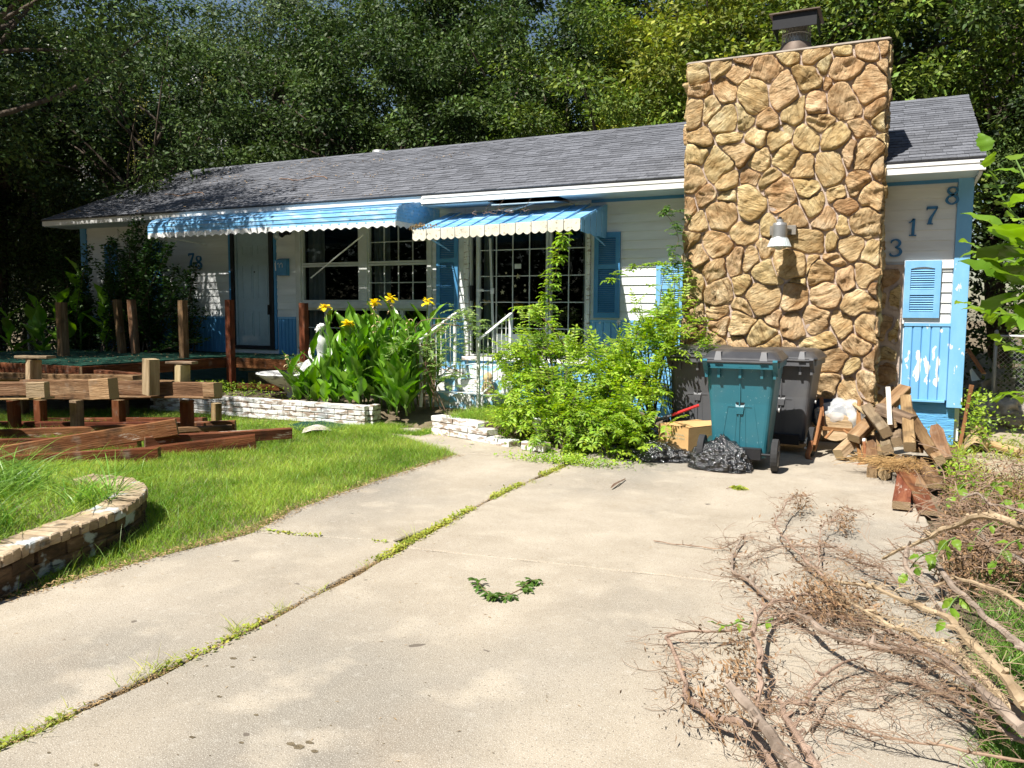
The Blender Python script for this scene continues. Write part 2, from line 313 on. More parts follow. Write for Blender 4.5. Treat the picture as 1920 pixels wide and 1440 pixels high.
for _w in (w_red, w_brown, w_tan, w_grey, w_redp, w_pale): overlay(_w, (.035, .026, .02), scale=5, lo=.56, hi=.74, amount=.7, detail=10); overlay(_w, (.30, .27, .22), scale=8, lo=.60, hi=.78, amount=.4, detail=10)
def beam(name, p0, p1, wy, hz, m, roll=0., parent=None, seg=5, warp=.004, chamf=.004, label=None, cat=None, group=None, up_hint=(0, 0, 1), tip=None):
    p0 = Vector(p0); p1 = Vector(p1); d = p1-p0; Ln = d.length; d.normalize()
    u = Vector(up_hint); z = u - d*u.dot(d)
    if z.length < .05: z = Vector((0, 1, 0)) - d*d.y
    z.normalize(); y = z.cross(d)
    Mt = Matrix((d, y, z)).transposed().to_4x4(); Mt = Matrix.Translation((p0+p1)/2) @ Mt @ Matrix.Rotation(roll, 4, 'X')
    a, b, c = wy/2, hz/2, min(chamf, wy*.3, hz*.3)
    prof = [(a-c, -b), (a, -b+c), (a, b-c), (a-c, b), (-a+c, b), (-a, b-c), (-a, -b+c), (-a+c, -b)]
    vs = []; seedv = random.random()*50
    for i in range(seg+1):
        t = i/seg; x = (t-.5)*Ln; oy = (noise.noise(Vector((t*1.7, seedv, 0))))*warp; oz = (noise.noise(Vector((t*1.7, 0, seedv))))*warp
        for (py, pz) in prof:
            k = 1.
            if tip and i == seg: k = tip
            vs.append((x, py*k+oy, pz*k+oz))
    n = 8; fs = [(i*n+k, i*n+(k+1) % n, (i+1)*n+(k+1) % n, (i+1)*n+k) for i in range(seg) for k in range(n)]
    fs += [tuple(range(n))[::-1], tuple(seg*n+k for k in range(n))]
    me = bpy.data.meshes.new(name); me.from_pydata(vs, [], [f[::-1] for f in fs]); me.update()
    o = bpy.data.objects.new(name, me); C.objects.link(o); me.materials.append(m); o.matrix_basis = Mt; fixn(o)
    if parent: attach(o, parent)
    return tag(o, label, cat, group)

# ================================================================= SETTING
Yw = 10.14            # plane of the front wall
def wx(px, py=560): return w(px, py, Yw).x
def wz(px, py): return w(px, py, Yw).z
# ground: one sheet to the horizon with slight unevenness
gm = MB(); n = 60
xs = np.concatenate([np.linspace(-150, -16, 12), np.linspace(-14, 6, 41), np.linspace(8, 120, 12)])
ys = np.concatenate([np.linspace(-60, -3, 8), np.linspace(-2, 18, 41), np.linspace(20, 220, 14)])
for y in ys:
    for x in xs:
        near = 1 if -14 < x < 6 and -2 < y < 18 else 0
        gm.v.append((x, y, -.035 + near*.012*noise.noise(Vector((x*.9, y*.9, 0)))))
nx = len(xs)
for j in range(len(ys)-1):
    for i in range(nx-1): gm.f.append((j*nx+i, j*nx+i+1, (j+1)*nx+i+1, (j+1)*nx+i)); gm.mi.append(0)
tag(gm.build('ground', m_dirt, smooth=True), kind='structure')
# driveway slabs
drv = thing('driveway', None, None); drv['kind'] = 'structure'
def slab(pts, name='concrete_slab', z=0., th=.09, par=drv):
    pts = [Vector(p[:2]).to_3d() for p in pts]
    cen = sum(pts, Vector())/len(pts)
    # refine the edge and chip it
    out = []
    for i in range(len(pts)):
        a, b = pts[i], pts[(i+1) % len(pts)]; k = max(1, int((b-a).length/.06))
        for j in range(k):
            p = a.lerp(b, j/k); nn = noise.noise(p*3.1)*.02+noise.noise(p*17)*.009
            d = (b-a).normalized(); p = p+Vector((-d.y, d.x, 0))*nn; out.append(p)
    m = MB(); n = len(out)
    lo = [(p.x, p.y, z-th) for p in out]; mid = [(p.x, p.y, z-.008) for p in out]
    inn = []
    for i in range(n):
        d = (out[(i+1) % n]-out[i-1]).normalized(); q = out[i]+Vector((-d.y, d.x, 0))*.008; inn.append((q.x, q.y, z))
    m.add(lo+mid+inn, [(i, (i+1) % n, (i+1) % n+n, i+n) for i in range(n)]+[(i+n, (i+1) % n+n, (i+1) % n+2*n, i+2*n) for i in range(n)]+[tuple(range(2*n, 3*n))])
    return fixn(m.build(name, m_conc, par))
cr = [(-2.57, -3), (-2.57, 1.5), (-2.54, 2.41), (-2.58, 3.33), (-2.64, 4.05), (-2.68, 4.6), (-2.74, 5.57), (-2.72, 6.82)]
gap = .013
slab([(.30, -3), (.32, 4.30), (-.70, 4.24), (-2.60, 3.99)] + [(x+gap, y) for x, y in cr[3::-1]])
slab([(-2.62, 4.008), (-.70, 4.255), (.32, 4.318), (.26, 6.4), (.40, 9.5), (-2.2, 9.5), (-2.75, 8.0)] + [(x+gap, y) for x, y in cr[:3:-1]])
slab([(x-gap, y) for x, y in cr[:5]] + [(-2.76, 4.07), (-3.1, 3.98), (-3.66, 3.84), (-3.80, 3.2), (-3.90, 2.3), (-4.1, 1.2), (-4.4, -3)][0:])
slab([(x-gap, y) for x, y in cr[5:]] + [(-2.8, 7.02), (-3.45, 7.15), (-3.92, 6.95), (-3.90, 5.6), (-3.84, 4.4), (-3.68, 3.865), (-3.1, 4.0), (-2.77, 4.09)])
slab([(-2.80, 7.05), (-3.1, 7.75), (-4.9, 7.98), (-5.7, 8.9), (-6.0, 8.6), (-5.6, 7.9), (-4.9, 7.6), (-3.95, 7.0), (-3.45, 7.18)], name='walkway_slab')
pt = MB(); rp = random.Random(8)
for (px, py, r_) in [(437, 1234, .016), (477, 1232, .009), (436, 1250, .010), (411, 1306, .012), (388, 1248, .009), (480, 1340, .010), (452, 1392, .010), (360, 1382, .014), (475, 1238, .006), (180, 1434, .012), (92, 1411, .008), (545, 1395, .018), (560, 1400, .022), (580, 1392, .016), (590, 1408, .014), (600, 1350, .005), (720, 1394, .005), (620, 1360, .005), (862, 1004, .006)]+[(rp.uniform(300, 1300), rp.uniform(1000, 1430), rp.uniform(.002, .005)) for _ in range(60)]:
    c = g(px, py, .0015); k = 9; pt.add([c+Vector((r_*math.cos(6.283*i/k)*rp.uniform(.6, 1.2), r_*math.sin(6.283*i/k)*rp.uniform(.4, .8), 0)) for i in range(k)], [tuple(range(k))])
o = pt.build('pit', m_dirt, drv); o['kind'] = 'stuff'
# sandy strip right of the house
sm = MB(); sm.add([(.34, 8.2, -.012), (3.5, 7.4, -.012), (5.5, 11, -.012), (3.5, 14, -.012), (.8, 14, -.012), (.8, 9.6, -.012)], [(0, 1, 2, 3, 4, 5)])
tag(sm.build('side_yard_path', m_sand), kind='structure')
# raised bed in front of the house, retained by brick edging
bm_ = MB(); 
def bedtop(x, y): return .20+.02*noise.noise(Vector((x*2, y*2, 3)))
bx_ = np.linspace(-9.5, -2.35, 40); by_ = np.linspace(8.12, 10.13, 12)
for y in by_:
    for x in bx_:
        z = bedtop(x, y); yy = y
        if -5.95 < x < -4.85: z = max(-.02, z*min(1, (y-8.12)/.75)-.02)
        if x > -3.3: z = max(.02, z*(1-(x+3.3)*1.0))
        if y == by_[0]: z = -.03
        bm_.v.append((x, yy + (.16 if -5.85 < x < -4.9 and y == by_[0] else 0), z))
for j in range(11):
    for i in range(39): bm_.f.append((j*40+i, j*40+i+1, (j+1)*40+i+1, (j+1)*40+i)); bm_.mi.append(0)
tag(bm_.build('raised_flower_bed', m_dirt, smooth=True), kind='structure')

# ================================================================= HOUSE
house = thing('house', 'white and blue single storey house with grey shingle roof and tall stone chimney', 'house', (-6.5, Yw, 0))
ZT = 2.93; ZB = .47; ZW = 1.33
dX0, dX1 = wx(438, 600), wx(517, 600)          # entry door opening
wX0, wX1 = wx(557, 520), wx(811, 520)          # window group
pX0, pX1 = wx(878, 560), wx(1104, 520)         # patio door
lX0, lX1 = wx(224, 480), wx(278, 480)          # left window
XL, XR = -14.05+.35, .70
CH0, CH1 = -2.31, -.17
# backing wall pieces
bw = MB()
def wall(x0, x1, z0, z1): bw.box(x0, x1, Yw+.002, Yw+.12, z0, z1)
wall(XL, lX0, ZB, ZT); wall(lX0, lX1, ZB, 1.45); wall(lX0, lX1, 2.55, ZT); wall(lX1, dX0, ZB, ZT); wall(dX1, wX0, ZB, ZT); wall(wX1, pX0, ZB, ZT); wall(pX1, XR, ZB, ZT)
wall(wX0, wX1, ZB, .82); wall(pX0, pX1, ZB, .76); wall(dX0, dX1, ZB, .79); wall(wX0, wX1, 2.75, ZT); wall(pX0, pX1, 2.72, ZT); wall(dX0, dX1, 2.78, ZT)
bw.box(XL, XL+.12, Yw+.12, 16.0, .0, ZT); bw.box(XR-.12, XR, Yw+.12, 16.0, .0, ZT); bw.box(XL, XR, 16.0, 16.1, 0, ZT)
bw.build('wall', m_siding, house)
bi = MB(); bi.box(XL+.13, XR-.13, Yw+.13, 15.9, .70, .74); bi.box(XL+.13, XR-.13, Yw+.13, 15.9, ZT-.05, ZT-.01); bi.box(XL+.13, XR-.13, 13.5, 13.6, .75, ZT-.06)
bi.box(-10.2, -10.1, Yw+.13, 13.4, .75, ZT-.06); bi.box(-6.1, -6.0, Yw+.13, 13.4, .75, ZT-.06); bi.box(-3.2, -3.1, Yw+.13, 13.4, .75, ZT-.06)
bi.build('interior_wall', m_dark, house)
# gable ends
ge = MB()
for x in (XL, XR-.12): ge.ext([(x, Yw-.0, ZT), (x, 15.6, ZT), (x, 12.9, 4.36), (x, 12.9, 4.36)][:3], (.12, 0, 0))
ge.build('gable', m_siding, house)
# foundation
fo = MB(); fo.box(XL+.06, XR-.05, Yw+.05, Yw+.2, -.04, ZB+.005); fo.build('foundation', m_found, house)
fo = MB(); fo.box(.02, .14, Yw-.0, Yw+.048, -.03, ZB-.005); fo.build('foundation_post', m_blue2, house); fo = MB(); fo.box(-5.9, -5.7, Yw, Yw+.048, 0, ZB-.005); fo.build('foundation_post', m_blue2, house)
# siding boards, one object each
ROW = .1145
segs = [(XL+.14, lX0-.22), (lX1+.22, dX0-.09), (dX1+.09, wX0-.005), (wX1+.005, wx(820)-.002), (wx(861)+.004, pX0-.06), (pX1+.03, wx(1117)), (wx(1165), -2.33), (-.19, XR-.15)]
# shutters lie over the boards, so join the spans there
segs = [(XL+.14, lX0-.01), (lX1+.01, dX0-.06), (dX1+.05, wX0-.005), (wX1+.005, pX0-.05), (pX1+.03, CH0-.0), (CH1+.0, XR-.15)]
for (x0, x1) in segs:
    Ls = x1-x0; spl = [0, Ls] if Ls < 2.2 else [0, Ls*.55, Ls]
    for si in range(len(spl)-1):
        a, b = spl[si]+(.001 if si else 0), spl[si+1]
        mb = MB(); mb.ext([(a, 0, 0), (a, -.017, 0), (a, -.015, .006), (a, -.003, ROW), (a, 0, ROW)], (b-a, 0, 0)); me = None
        for r in range(14):
            z = ZW+r*ROW
            if x0 == CH1 and z < 1.98: pass
            if me is None:
                o = mb.build('siding_board', m_siding, house, M=Matrix.Translation((x0, Yw, z))); fixn(o); me = o.data
            else:
                o = link('siding_board', me, None, None); o.location = (x0 + 0, Yw, z); attach(o, house)
# wainscot vertical boards, one object each
def board(x0, x1, z0, z1, m, n):
    wd = (x1-x0)/n; mb = MB()
    mb.ext([(0, 0, 0), (0.004, -.010, 0), (.012, -.018, 0), (wd-.012, -.018, 0), (wd-.004, -.010, 0), (wd, 0, 0)], (0, 0, z1-z0)); me = None
    for i in range(n):
        if me is None: o = mb.build('wainscot_board', m, house, M=Matrix.Translation((x0, Yw, z0))); fixn(o); me = o.data
        else: o = link('wainscot_board', me, None, None); o.location = (x0+i*wd, Yw, z0); attach(o, house)
board(.095, XR-.14, ZB, ZW-.035, m_blue2, 5)
board(pX1+.01, CH0-.02, ZB, ZW-.035, m_blue2, 13)
board(wX1+.01, pX0-.03, ZB, ZW-.035, m_blue2, 6)
board(wX0+.02, wX1-.02, ZB, .80, m_blue, 18)
board(pX0, pX1, ZB, .76, m_blue2, 14)
board(dX1+.06, wX0-.03, ZB, ZW-.035, m_blue, 5)
board(dX0-1.4, dX0-.07, ZB, ZW-.035, m_blue, 13)
board(XL+.15, dX0-1.42, ZB, ZW-.035, m_blue, 20)
tm = MB()
for (a, b) in ((.095, XR-.14), (pX1+.01, CH0-.02), (wX1+.01, pX0-.03), (dX1+.06, wX0-.03), (XL+.15, dX0-.07)): tm.box(a, b, Yw-.026, Yw, ZW-.034, ZW-.002)
tm.build('wainscot_cap', m_blue2, house)
tm = MB(); tm.box(.03, XR-.16, Yw-.035, Yw+.03, ZB-.03, ZB-.002); tm.box(CH0-1.4, CH0, Yw-.03, Yw+.03, ZB-.03, ZB-.002); bevel(tm.build('skirt_board', m_blue2, house), .004)
# corner boards
cb = MB(); cb.box(XR-.14, XR+.012, Yw-.034, Yw+.08, ZB-.08, ZT-.01); bevel(cb.build('corner_board', m_blue2, house), .004)
cb = MB(); cb.box(XL-.012, XL+.14, Yw-.034, Yw+.08, ZB-.08, ZT-.01); cb.build('corner_board', m_blue, house)
fr = MB(); fr.box(pX1+.03, CH0, Yw-.025, Yw, ZT-.065, ZT-.004); fr.build('frieze_board', m_shut, house); fr = MB(); fr.box(CH1, XR-.14, Yw-.025, Yw, ZT-.065, ZT-.004); fr.build('frieze_board', m_shut, house)
# the boxed-out trim right of the chimney: white trim, dark gap with stones behind
tr = MB(); tr.box(.068, .093, Yw-.03, Yw, ZW-.01, 2.03); tr.box(.094, XR-.142, Yw-.032, Yw-.018, 1.935, 2.03); tr.build('window_trim', m_white, house)
rb = MB(); rb.box(CH1-.01, .066, Yw-.05, Yw-.019, .1, 1.985); rb.build('chimney_return', m_mortar, house)
# ---- roof
E_Y, E_Z, R_Y, R_Z = 9.60, 3.045, 12.9, 4.43
RX0, RX1 = -14.02, .78
sl_len = math.hypot(R_Y-E_Y, R_Z-E_Z); su = Vector((0, R_Y-E_Y, R_Z-E_Z)).normalized(); sn = Vector((0, -su.z, su.y))
rf = MB(); rf.ext([(RX0+.02, E_Y, E_Z-.02), (RX0+.02, R_Y, R_Z-.02), (RX0+.02, 16.2, E_Z-.02), (RX0+.02, 16.2, E_Z-.06), (RX0+.02, R_Y, R_Z-.08), (RX0+.02, E_Y, E_Z-.06)], (RX1-RX0-.04, 0, 0))
roof = fixn(rf.build('roof', m_shing, house))
de = MB(); de.box(RX0, RX1, E_Y-.03, E_Y+.02, E_Z-.032, E_Z-.008); de.build('drip_edge', m_black, house)
NR = 26; EX = sl_len/NR
def tabverts(x, k, wd, th, lift=0):
    s0, s1 = k*EX-.012, (k+1)*EX+.004
    b = Vector((x, E_Y-.02, E_Z-.012)); p = []
    for (dx, s, h) in ((0, s0, 0), (wd, s0, 0), (wd, s1, 0), (0, s1, 0), (0, s0, .012+th), (wd, s0, .012+th), (wd, s1, .004+th), (0, s1, .004+th)):
        p.append(b+Vector((dx, 0, 0))+su*s+sn*(h+lift))
    return p
boxf = [(0,3,2,1),(4,5,6,7),(0,1,5,4),(1,2,6,5),(2,3,7,6),(3,0,4,7)]
sf = MB(); tabs = []
for k in range(NR):
    x = RX0 - random.random()*.15
    while x < RX1:
        wd_ = random.choice((.11, .16, .2, .26, .33)); x2 = min(x+wd_, RX1); x1 = max(x, RX0)
        if x2-x1 > .02:
            near = (x1 > CH1-.02) or (-4.6 < x1 < -2.4 and k < 14)
            if not (CH0 < x1 and x2 < CH1 and k < 10):
                if near and len(tabs) < 295: tabs.append((x1, k, x2-x1-.003))
                else: sf.add(tabverts(x1, k, x2-x1-.003, random.choice((0, 0, .004))), boxf)
        x = x2 + 1e-4 if x2 < RX1 else RX1+1
sfo = sf.build('shingle_field', m_shing, house); tag(sfo, kind='stuff')
cache = {}
for (x, k, wd_) in tabs:
    key = round(wd_, 3); 
    if key not in cache:
        mb = MB(); mb.add([p-Vector((0, E_Y, E_Z)) for p in tabverts(0, 0, wd_, .002)], boxf); me = bpy.data.meshes.new('shingle'); me.from_pydata(mb.v, [], mb.f); me.materials.append(m_shingo); cache[key] = me
    o = bpy.data.objects.new('shingle', cache[key]); C.objects.link(o); o.location = Vector((x, E_Y, E_Z))+su*(k*EX)+sn*random.uniform(0, .003); attach(o, house)
rc = MB()
for i in range(50):
    x = RX0+i*(RX1-RX0)/50; rc.ext([(x, R_Y-.12, R_Z-.045), (x, R_Y, R_Z+.012), (x, R_Y+.12, R_Z-.045), (x, R_Y+.12, R_Z-.055), (x, R_Y, R_Z), (x, R_Y-.12, R_Z-.055)], ((RX1-RX0)/50+.0, 0, .004))
rc.build('ridge_cap', m_shing, house)
# fascia and soffit (with the loose, sagging pieces)
xj = w(790, 385, 9.59).x
fa = MB(); fa.box(xj, CH0+.03, E_Y-.02, E_Y+.0, 2.90, 3.012); bevel(fa.build('fascia', m_white, house), .003); fa = MB(); fa.box(CH1-.02, RX1-.01, E_Y-.02, E_Y, 2.90, 3.012); bevel(fa.build('fascia', m_white, house), .003)
fa = MB(); fa.box(RX0, xj-.004, E_Y-.008, E_Y+.01, 2.925, 3.012); fa.build('fascia', m_white, house)
gt_ = MB(); gt_.box(xj+.02, CH0+.02, E_Y-.028, E_Y-.021, 2.975, 3.012); gt_.build('fascia_lip', m_white, house); gt_ = MB(); gt_.box(CH1, RX1-.012, E_Y-.028, E_Y-.021, 2.975, 3.012); gt_.build('fascia_lip', m_white, house)
for (a, b, z0, dz) in ((RX0+.02, -9.6, 2.915, 0), (-9.598, -6.2, 2.915, 0), (-6.198, -4.95, 2.90, -.02), (-4.9, -4.0, 2.885, -.05), (-3.95, CH0, 2.905, .0), (CH1, XR+.05, 2.905, 0)):
    s_ = MB(); s_.ext([(a, E_Y+.012, z0+dz), (a, Yw-.001, z0), (a, Yw-.001, z0+.012), (a, E_Y+.012, z0+.012+dz)], (b-a, 0, 0)); fixn(s_.build('soffit_panel', m_soffit, house))
s_ = MB(); p = w(960, 388, 9.66); s_.add([p+Vector((-.35, 0, -.03)), p+Vector((.32, 0, .04)), p+Vector((.30, .12, .05)), p+Vector((-.3, .14, -.01)), p+Vector((0, -.02, -.055))], [(0, 4, 3), (4, 1, 2, 3)]); s_.build('loose_soffit_strip', m_white, house)
rk = MB()   # rake boards on the right gable
for sgn in (1, -1):
    rk.ext([(RX1-.03, R_Y, R_Z-.03), (RX1-.03, R_Y, R_Z-.15), (RX1-.03, R_Y-sgn*3.3, E_Z-.15), (RX1-.03, R_Y-sgn*3.3, E_Z-.035)], (.02, 0, 0))
rk.build('rake_board', m_white, house)
sb_ = MB(); sb_.box(XR+.015, RX1-.035, E_Y+.02, 10.6, 2.87, 2.90, ); sb_.build('eave_return', m_white, house)
# ridge vent caps
for (px, py) in ((700, 284),):
    p = w(px, py, 12.95); mb = MB(); mb.lathe([(.0, .26), (.13, .25), (.15, .20), (.15, .15), (.10, .13), (.09, -.1)], 16, (p.x, 13.15, R_Z-.16)); mb.build('roof_vent', m_galv, house, smooth=True)
# ---- windows and doors
m_glass = bpy.data.materials.new('window_glass'); m_glass.use_nodes = True
_n = m_glass.node_tree.nodes; _L = m_glass.node_tree.links; _n.remove(_n['Principled BSDF'])
_g = _n.new('ShaderNodeBsdfGlossy'); _g.inputs['Roughness'].default_value = .02; _g.inputs[0].default_value = (.9, .95, 1, 1)
_t = _n.new('ShaderNodeBsdfTransparent'); _t.inputs[0].default_value = (.62, .67, .68, 1)
_fz = _n.new('ShaderNodeFresnel'); _fz.inputs[0].default_value = 1.5; _m = _n.new('ShaderNodeMixShader')
_L.new(_fz.outputs[0], _m.inputs[0]); _L.new(_t.outputs[0], _m.inputs[1]); _L.new(_g.outputs[0], _m.inputs[2]); _L.new(_m.outputs[0], _n['Material Output'].inputs[0])
def window(x0, x1, z0, z1, cols, rows, name='window', fm=m_frame, fw_=.03, yy=Yw+.03, mun=.012, par=None):
    win = MB()
    win.box(x0, x0+fw_, yy-.035, yy+.03, z0, z1); win.box(x1-fw_, x1, yy-.035, yy+.03, z0, z1)
    win.box(x0+fw_, x1-fw_, yy-.035, yy+.03, z0, z0+fw_); win.box(x0+fw_, x1-fw_, yy-.035, yy+.03, z1-fw_, z1)
    o = win.build(name, fm, par or house)
    if cols > 1 or rows > 1:
        mu = MB(); a, b, c, d = x0+fw_, x1-fw_, z0+fw_, z1-fw_
        for i in range(1, cols): x = a+(b-a)*i/cols; mu.box(x-mun/2, x+mun/2, yy-.012, yy+.004, c, d)
        for j in range(1, rows): z = c+(d-c)*j/rows; mu.box(a, b, yy-.014, yy+.006, z-mun/2, z+mun/2)
        mu.build('muntin', fm, o)
    gl = MB(); gl.add([(x0+fw_, yy+.012, z0+fw_), (x1-fw_, yy+.012, z0+fw_), (x1-fw_, yy+.012, z1-fw_), (x0+fw_, yy+.012, z1-fw_)], [(0, 1, 2, 3)]); gl.build('pane', m_glass, o)
    return o
def curtain(x0, x1, z0, z1, y, par=None, amp=.025, fq=60):
    mb = MB(); n = int((x1-x0)/.012)
    vs = []
    for j, z in enumerate((z0, z1)):
        for i in range(n+1):
            x = x0+(x1-x0)*i/n; vs.append((x, y+amp*math.sin(x*fq+j*.7)+.01*math.sin(x*23), z))
    mb.add(vs, [(i, i+1, n+2+i, n+1+i) for i in range(n)]); return mb.build('curtain', m_curt, par or house, smooth=True)
wc0, wc1 = wx(675, 500), wx(690, 500)
zu0 = wz(690, 566); zmid = wz(690, 494)
window(wX0+.10, wc0, zu0, zmid-.005, 1, 1); window(wX0+.10, wc0, zmid, 2.78, 1, 1)
window(wc1, wX1-.07, zu0, zmid-.005, 4, 2); window(wc1, wX1-.07, zmid, 2.78, 4, 2)
fr = MB(); fr.box(wX0, wX0+.10, Yw-.04, Yw+.05, .85, 2.85); fr.box(wc0, wc1, Yw-.03, Yw+.05, zu0, 2.8); fr.box(wX1-.07, wX1, Yw-.04, Yw+.05, .85, 2.85)
fr.box(wX0+.10, wX1-.07, Yw-.055, Yw+.05, zu0-.10, zu0-.035); fr.box(wX0+.1, wX1-.07, Yw-.03, Yw+.05, zu0-.034, zu0-.001); bevel(fr.build('window_surround', m_frame, house), .004)
zl1 = zu0-.10; n4 = 5
for i in range(n4):
    a = wX0+.10+(wX1-.07-wX0-.10)*i/n4; b = wX0+.10+(wX1-.07-wX0-.10)*(i+1)/n4
    window(a+.001, b-.001, .86, zl1-.001, 1, 2)
curtain(wX0+.13, wX0+.45, .9, 2.8, Yw+.16); curtain(wc1+.02, wc1+.3, .9, 2.8, Yw+.16)
window(lX0, lX1, 1.45, 2.55, 2, 4)
# patio door
pd = MB(); pd.box(pX0-.05, pX0+.02, Yw-.045, Yw+.05, .77, 2.78); pd.box(pX1-.02, pX1+.028, Yw-.045, Yw+.05, .77, 2.78); pd.box(pX0-.06, pX1+.03, Yw-.09, Yw+.05, .735, .79)
pd.box(pX0+.02, pX1-.02, Yw-.04, Yw+.05, 2.70, 2.78)
bevel(pd.build('patio_door_frame', m_whitep, house), .004)
xa, xb, xc, xd = wx(893), wx(921), wx(1027), wx(1060)
window(pX0+.03, xa+.02, .80, 2.69, 1, 1, name='door_sidelight', fw_=.02)
ps = window(xa+.021, wx(1028), .80, 2.69, 4, 5, name='sliding_door', fw_=.035, yy=Yw+.02)
ps = window(wx(1029), pX1-.021, .80, 2.69, 2, 5, name='sliding_door', fw_=.035, yy=Yw+.035)
kk = MB(); kk.add([(wx(930), Yw+.006, .83), (wx(1065), Yw+.006, .83), (wx(1065), Yw+.006, 1.12), (wx(930), Yw+.006, 1.12)], [(0, 1, 2, 3)]); kk.build('door_kick_panel', m_frame, house)
beam('door_stile', (wx(928, 640), Yw-.035, .8), (wx(921, 480), Yw-.035, 2.45), .035, .02, m_frame, parent=house)
hd = MB(); hd.box(xa-.065, xa-.04, Yw-.075, Yw-.01, 1.58, 1.80); bevel(hd.build('door_handle', m_black, house), .006)
mb = MB(); mb.box(wx(895), wx(908), Yw-.03, Yw-.016, 1.715, 1.75); mb.box(wx(908)+.001, wx(926), Yw-.02, Yw-.013, 1.72, 1.73); mb.box(wx(922), wx(928), Yw-.05, Yw-.02, 1.68, 1.76); bevel(mb.build('security_bar', m_white, house), .003)
curtain(xa+.06, wx(918), .85, 2.6, Yw+.12); curtain(wx(1085), pX1-.03, .85, 2.6, Yw+.14)
# leaf decals on the screen
st = MB()
m_leafdecal = flat('leaf_decal', (.40, .36, .22), rough=.8)
for (px, py, s_) in ((972, 518, .045), (943, 548, .04), (967, 536, .03), (985, 545, .03), (950, 512, .022), (985, 535, .02), (932, 572, .02), (948, 590, .02)):
    c = Vector((wx(px, py), Yw-.0165, wz(px, py)))
    a0 = random.random()*6
    pts = [c+Vector((math.cos(a0+k*math.pi/5)*s_*(1 if k % 2 == 0 else .42), 0, math.sin(a0+k*math.pi/5)*s_*(1 if k % 2 == 0 else .42))) for k in range(10)]
    st = MB(); st.add(pts, [tuple(range(10))[::-1]]); st.build('leaf_decal', m_leafdecal, house)
mb = MB(); c = Vector((wx(972, 499), Yw-.017, wz(972, 499))); mb.box(c.x-.05, c.x+.05, c.y-.002, c.y, c.z-.035, c.z+.03); mb.build('door_sticker', m_frame, house)
# entry door
m_glass2 = m_glass.copy(); m_glass2.name = 'clear_glass'
for _q in m_glass2.node_tree.nodes:
    if _q.type == 'BSDF_TRANSPARENT': _q.inputs[0].default_value = (.9, .93, .93, 1)
dp = MB(); zz0, zz1 = .80, 2.78
dp.box(dX0+.0, dX0+.05, Yw-.045, Yw+.06, zz0, zz1); dp.box(dX1-.09, dX1, Yw-.045, Yw+.06, zz0, zz1); dp.box(dX0+.05, dX1-.09, Yw-.04, Yw+.05, zz0, zz0+.05); dp.build('storm_door_frame', m_black, house)
dj = MB(); dj.box(dX0-.055, dX0-.002, Yw-.03, Yw+.02, zz0, zz1); dj.box(dX1+.002, dX1+.045, Yw-.03, Yw+.02, zz0, zz1); dj.build('door_casing', m_blue, house)
dl = MB(); a, b = dX0+.052, dX1-.092
dl.box(a, b, Yw+.03, Yw+.06, zz0+.052, zz1)
dl.box(a, a+.035, Yw+.0, Yw+.03, zz0+.052, zz1)
ed = dl.build('entry_door', m_door, house)
pm = MB(); cw = (b-a-.035); 
for cx in (a+.035+cw*.30, a+.035+cw*.76):
    for (q0, q1) in ((1.0, 1.42), (1.62, 2.18), (2.34, 2.5)):
        hw = cw*.16
        pm.box(cx-hw, cx+hw, Yw+.022, Yw+.0295, q0, q0+.012); pm.box(cx-hw, cx+hw, Yw+.022, Yw+.0295, q1-.012, q1); pm.box(cx-hw, cx-hw+.012, Yw+.022, Yw+.0295, q0+.0125, q1-.0125); pm.box(cx+hw-.012, cx+hw, Yw+.022, Yw+.0295, q0+.0125, q1-.0125)
        pm.box(cx-hw+.03, cx+hw-.03, Yw+.02, Yw+.0295, q0+.03, q1-.03)
pm.build('door_panel', m_door, ed)
mb = MB(); mb.lathe([(0, 0), (.012, 0), (.012, .01)], 10, (a+cw*.55, Yw+.02, 2.06), axis='Y'); mb.build('peephole', m_black, ed)
gl = MB(); gl.add([(a, Yw-.012, zz0+.052), (b, Yw-.012, zz0+.052), (b, Yw-.012, zz1), (a, Yw-.012, zz1)], [(0, 1, 2, 3)]); gl.build('storm_door_glass', m_glass2, ed)
mb = MB(); mb.box(dX1-.10, dX1-.075, Yw-.085, Yw-.046, 1.36, 1.52); bevel(mb.build('door_handle', m_black, ed), .006)
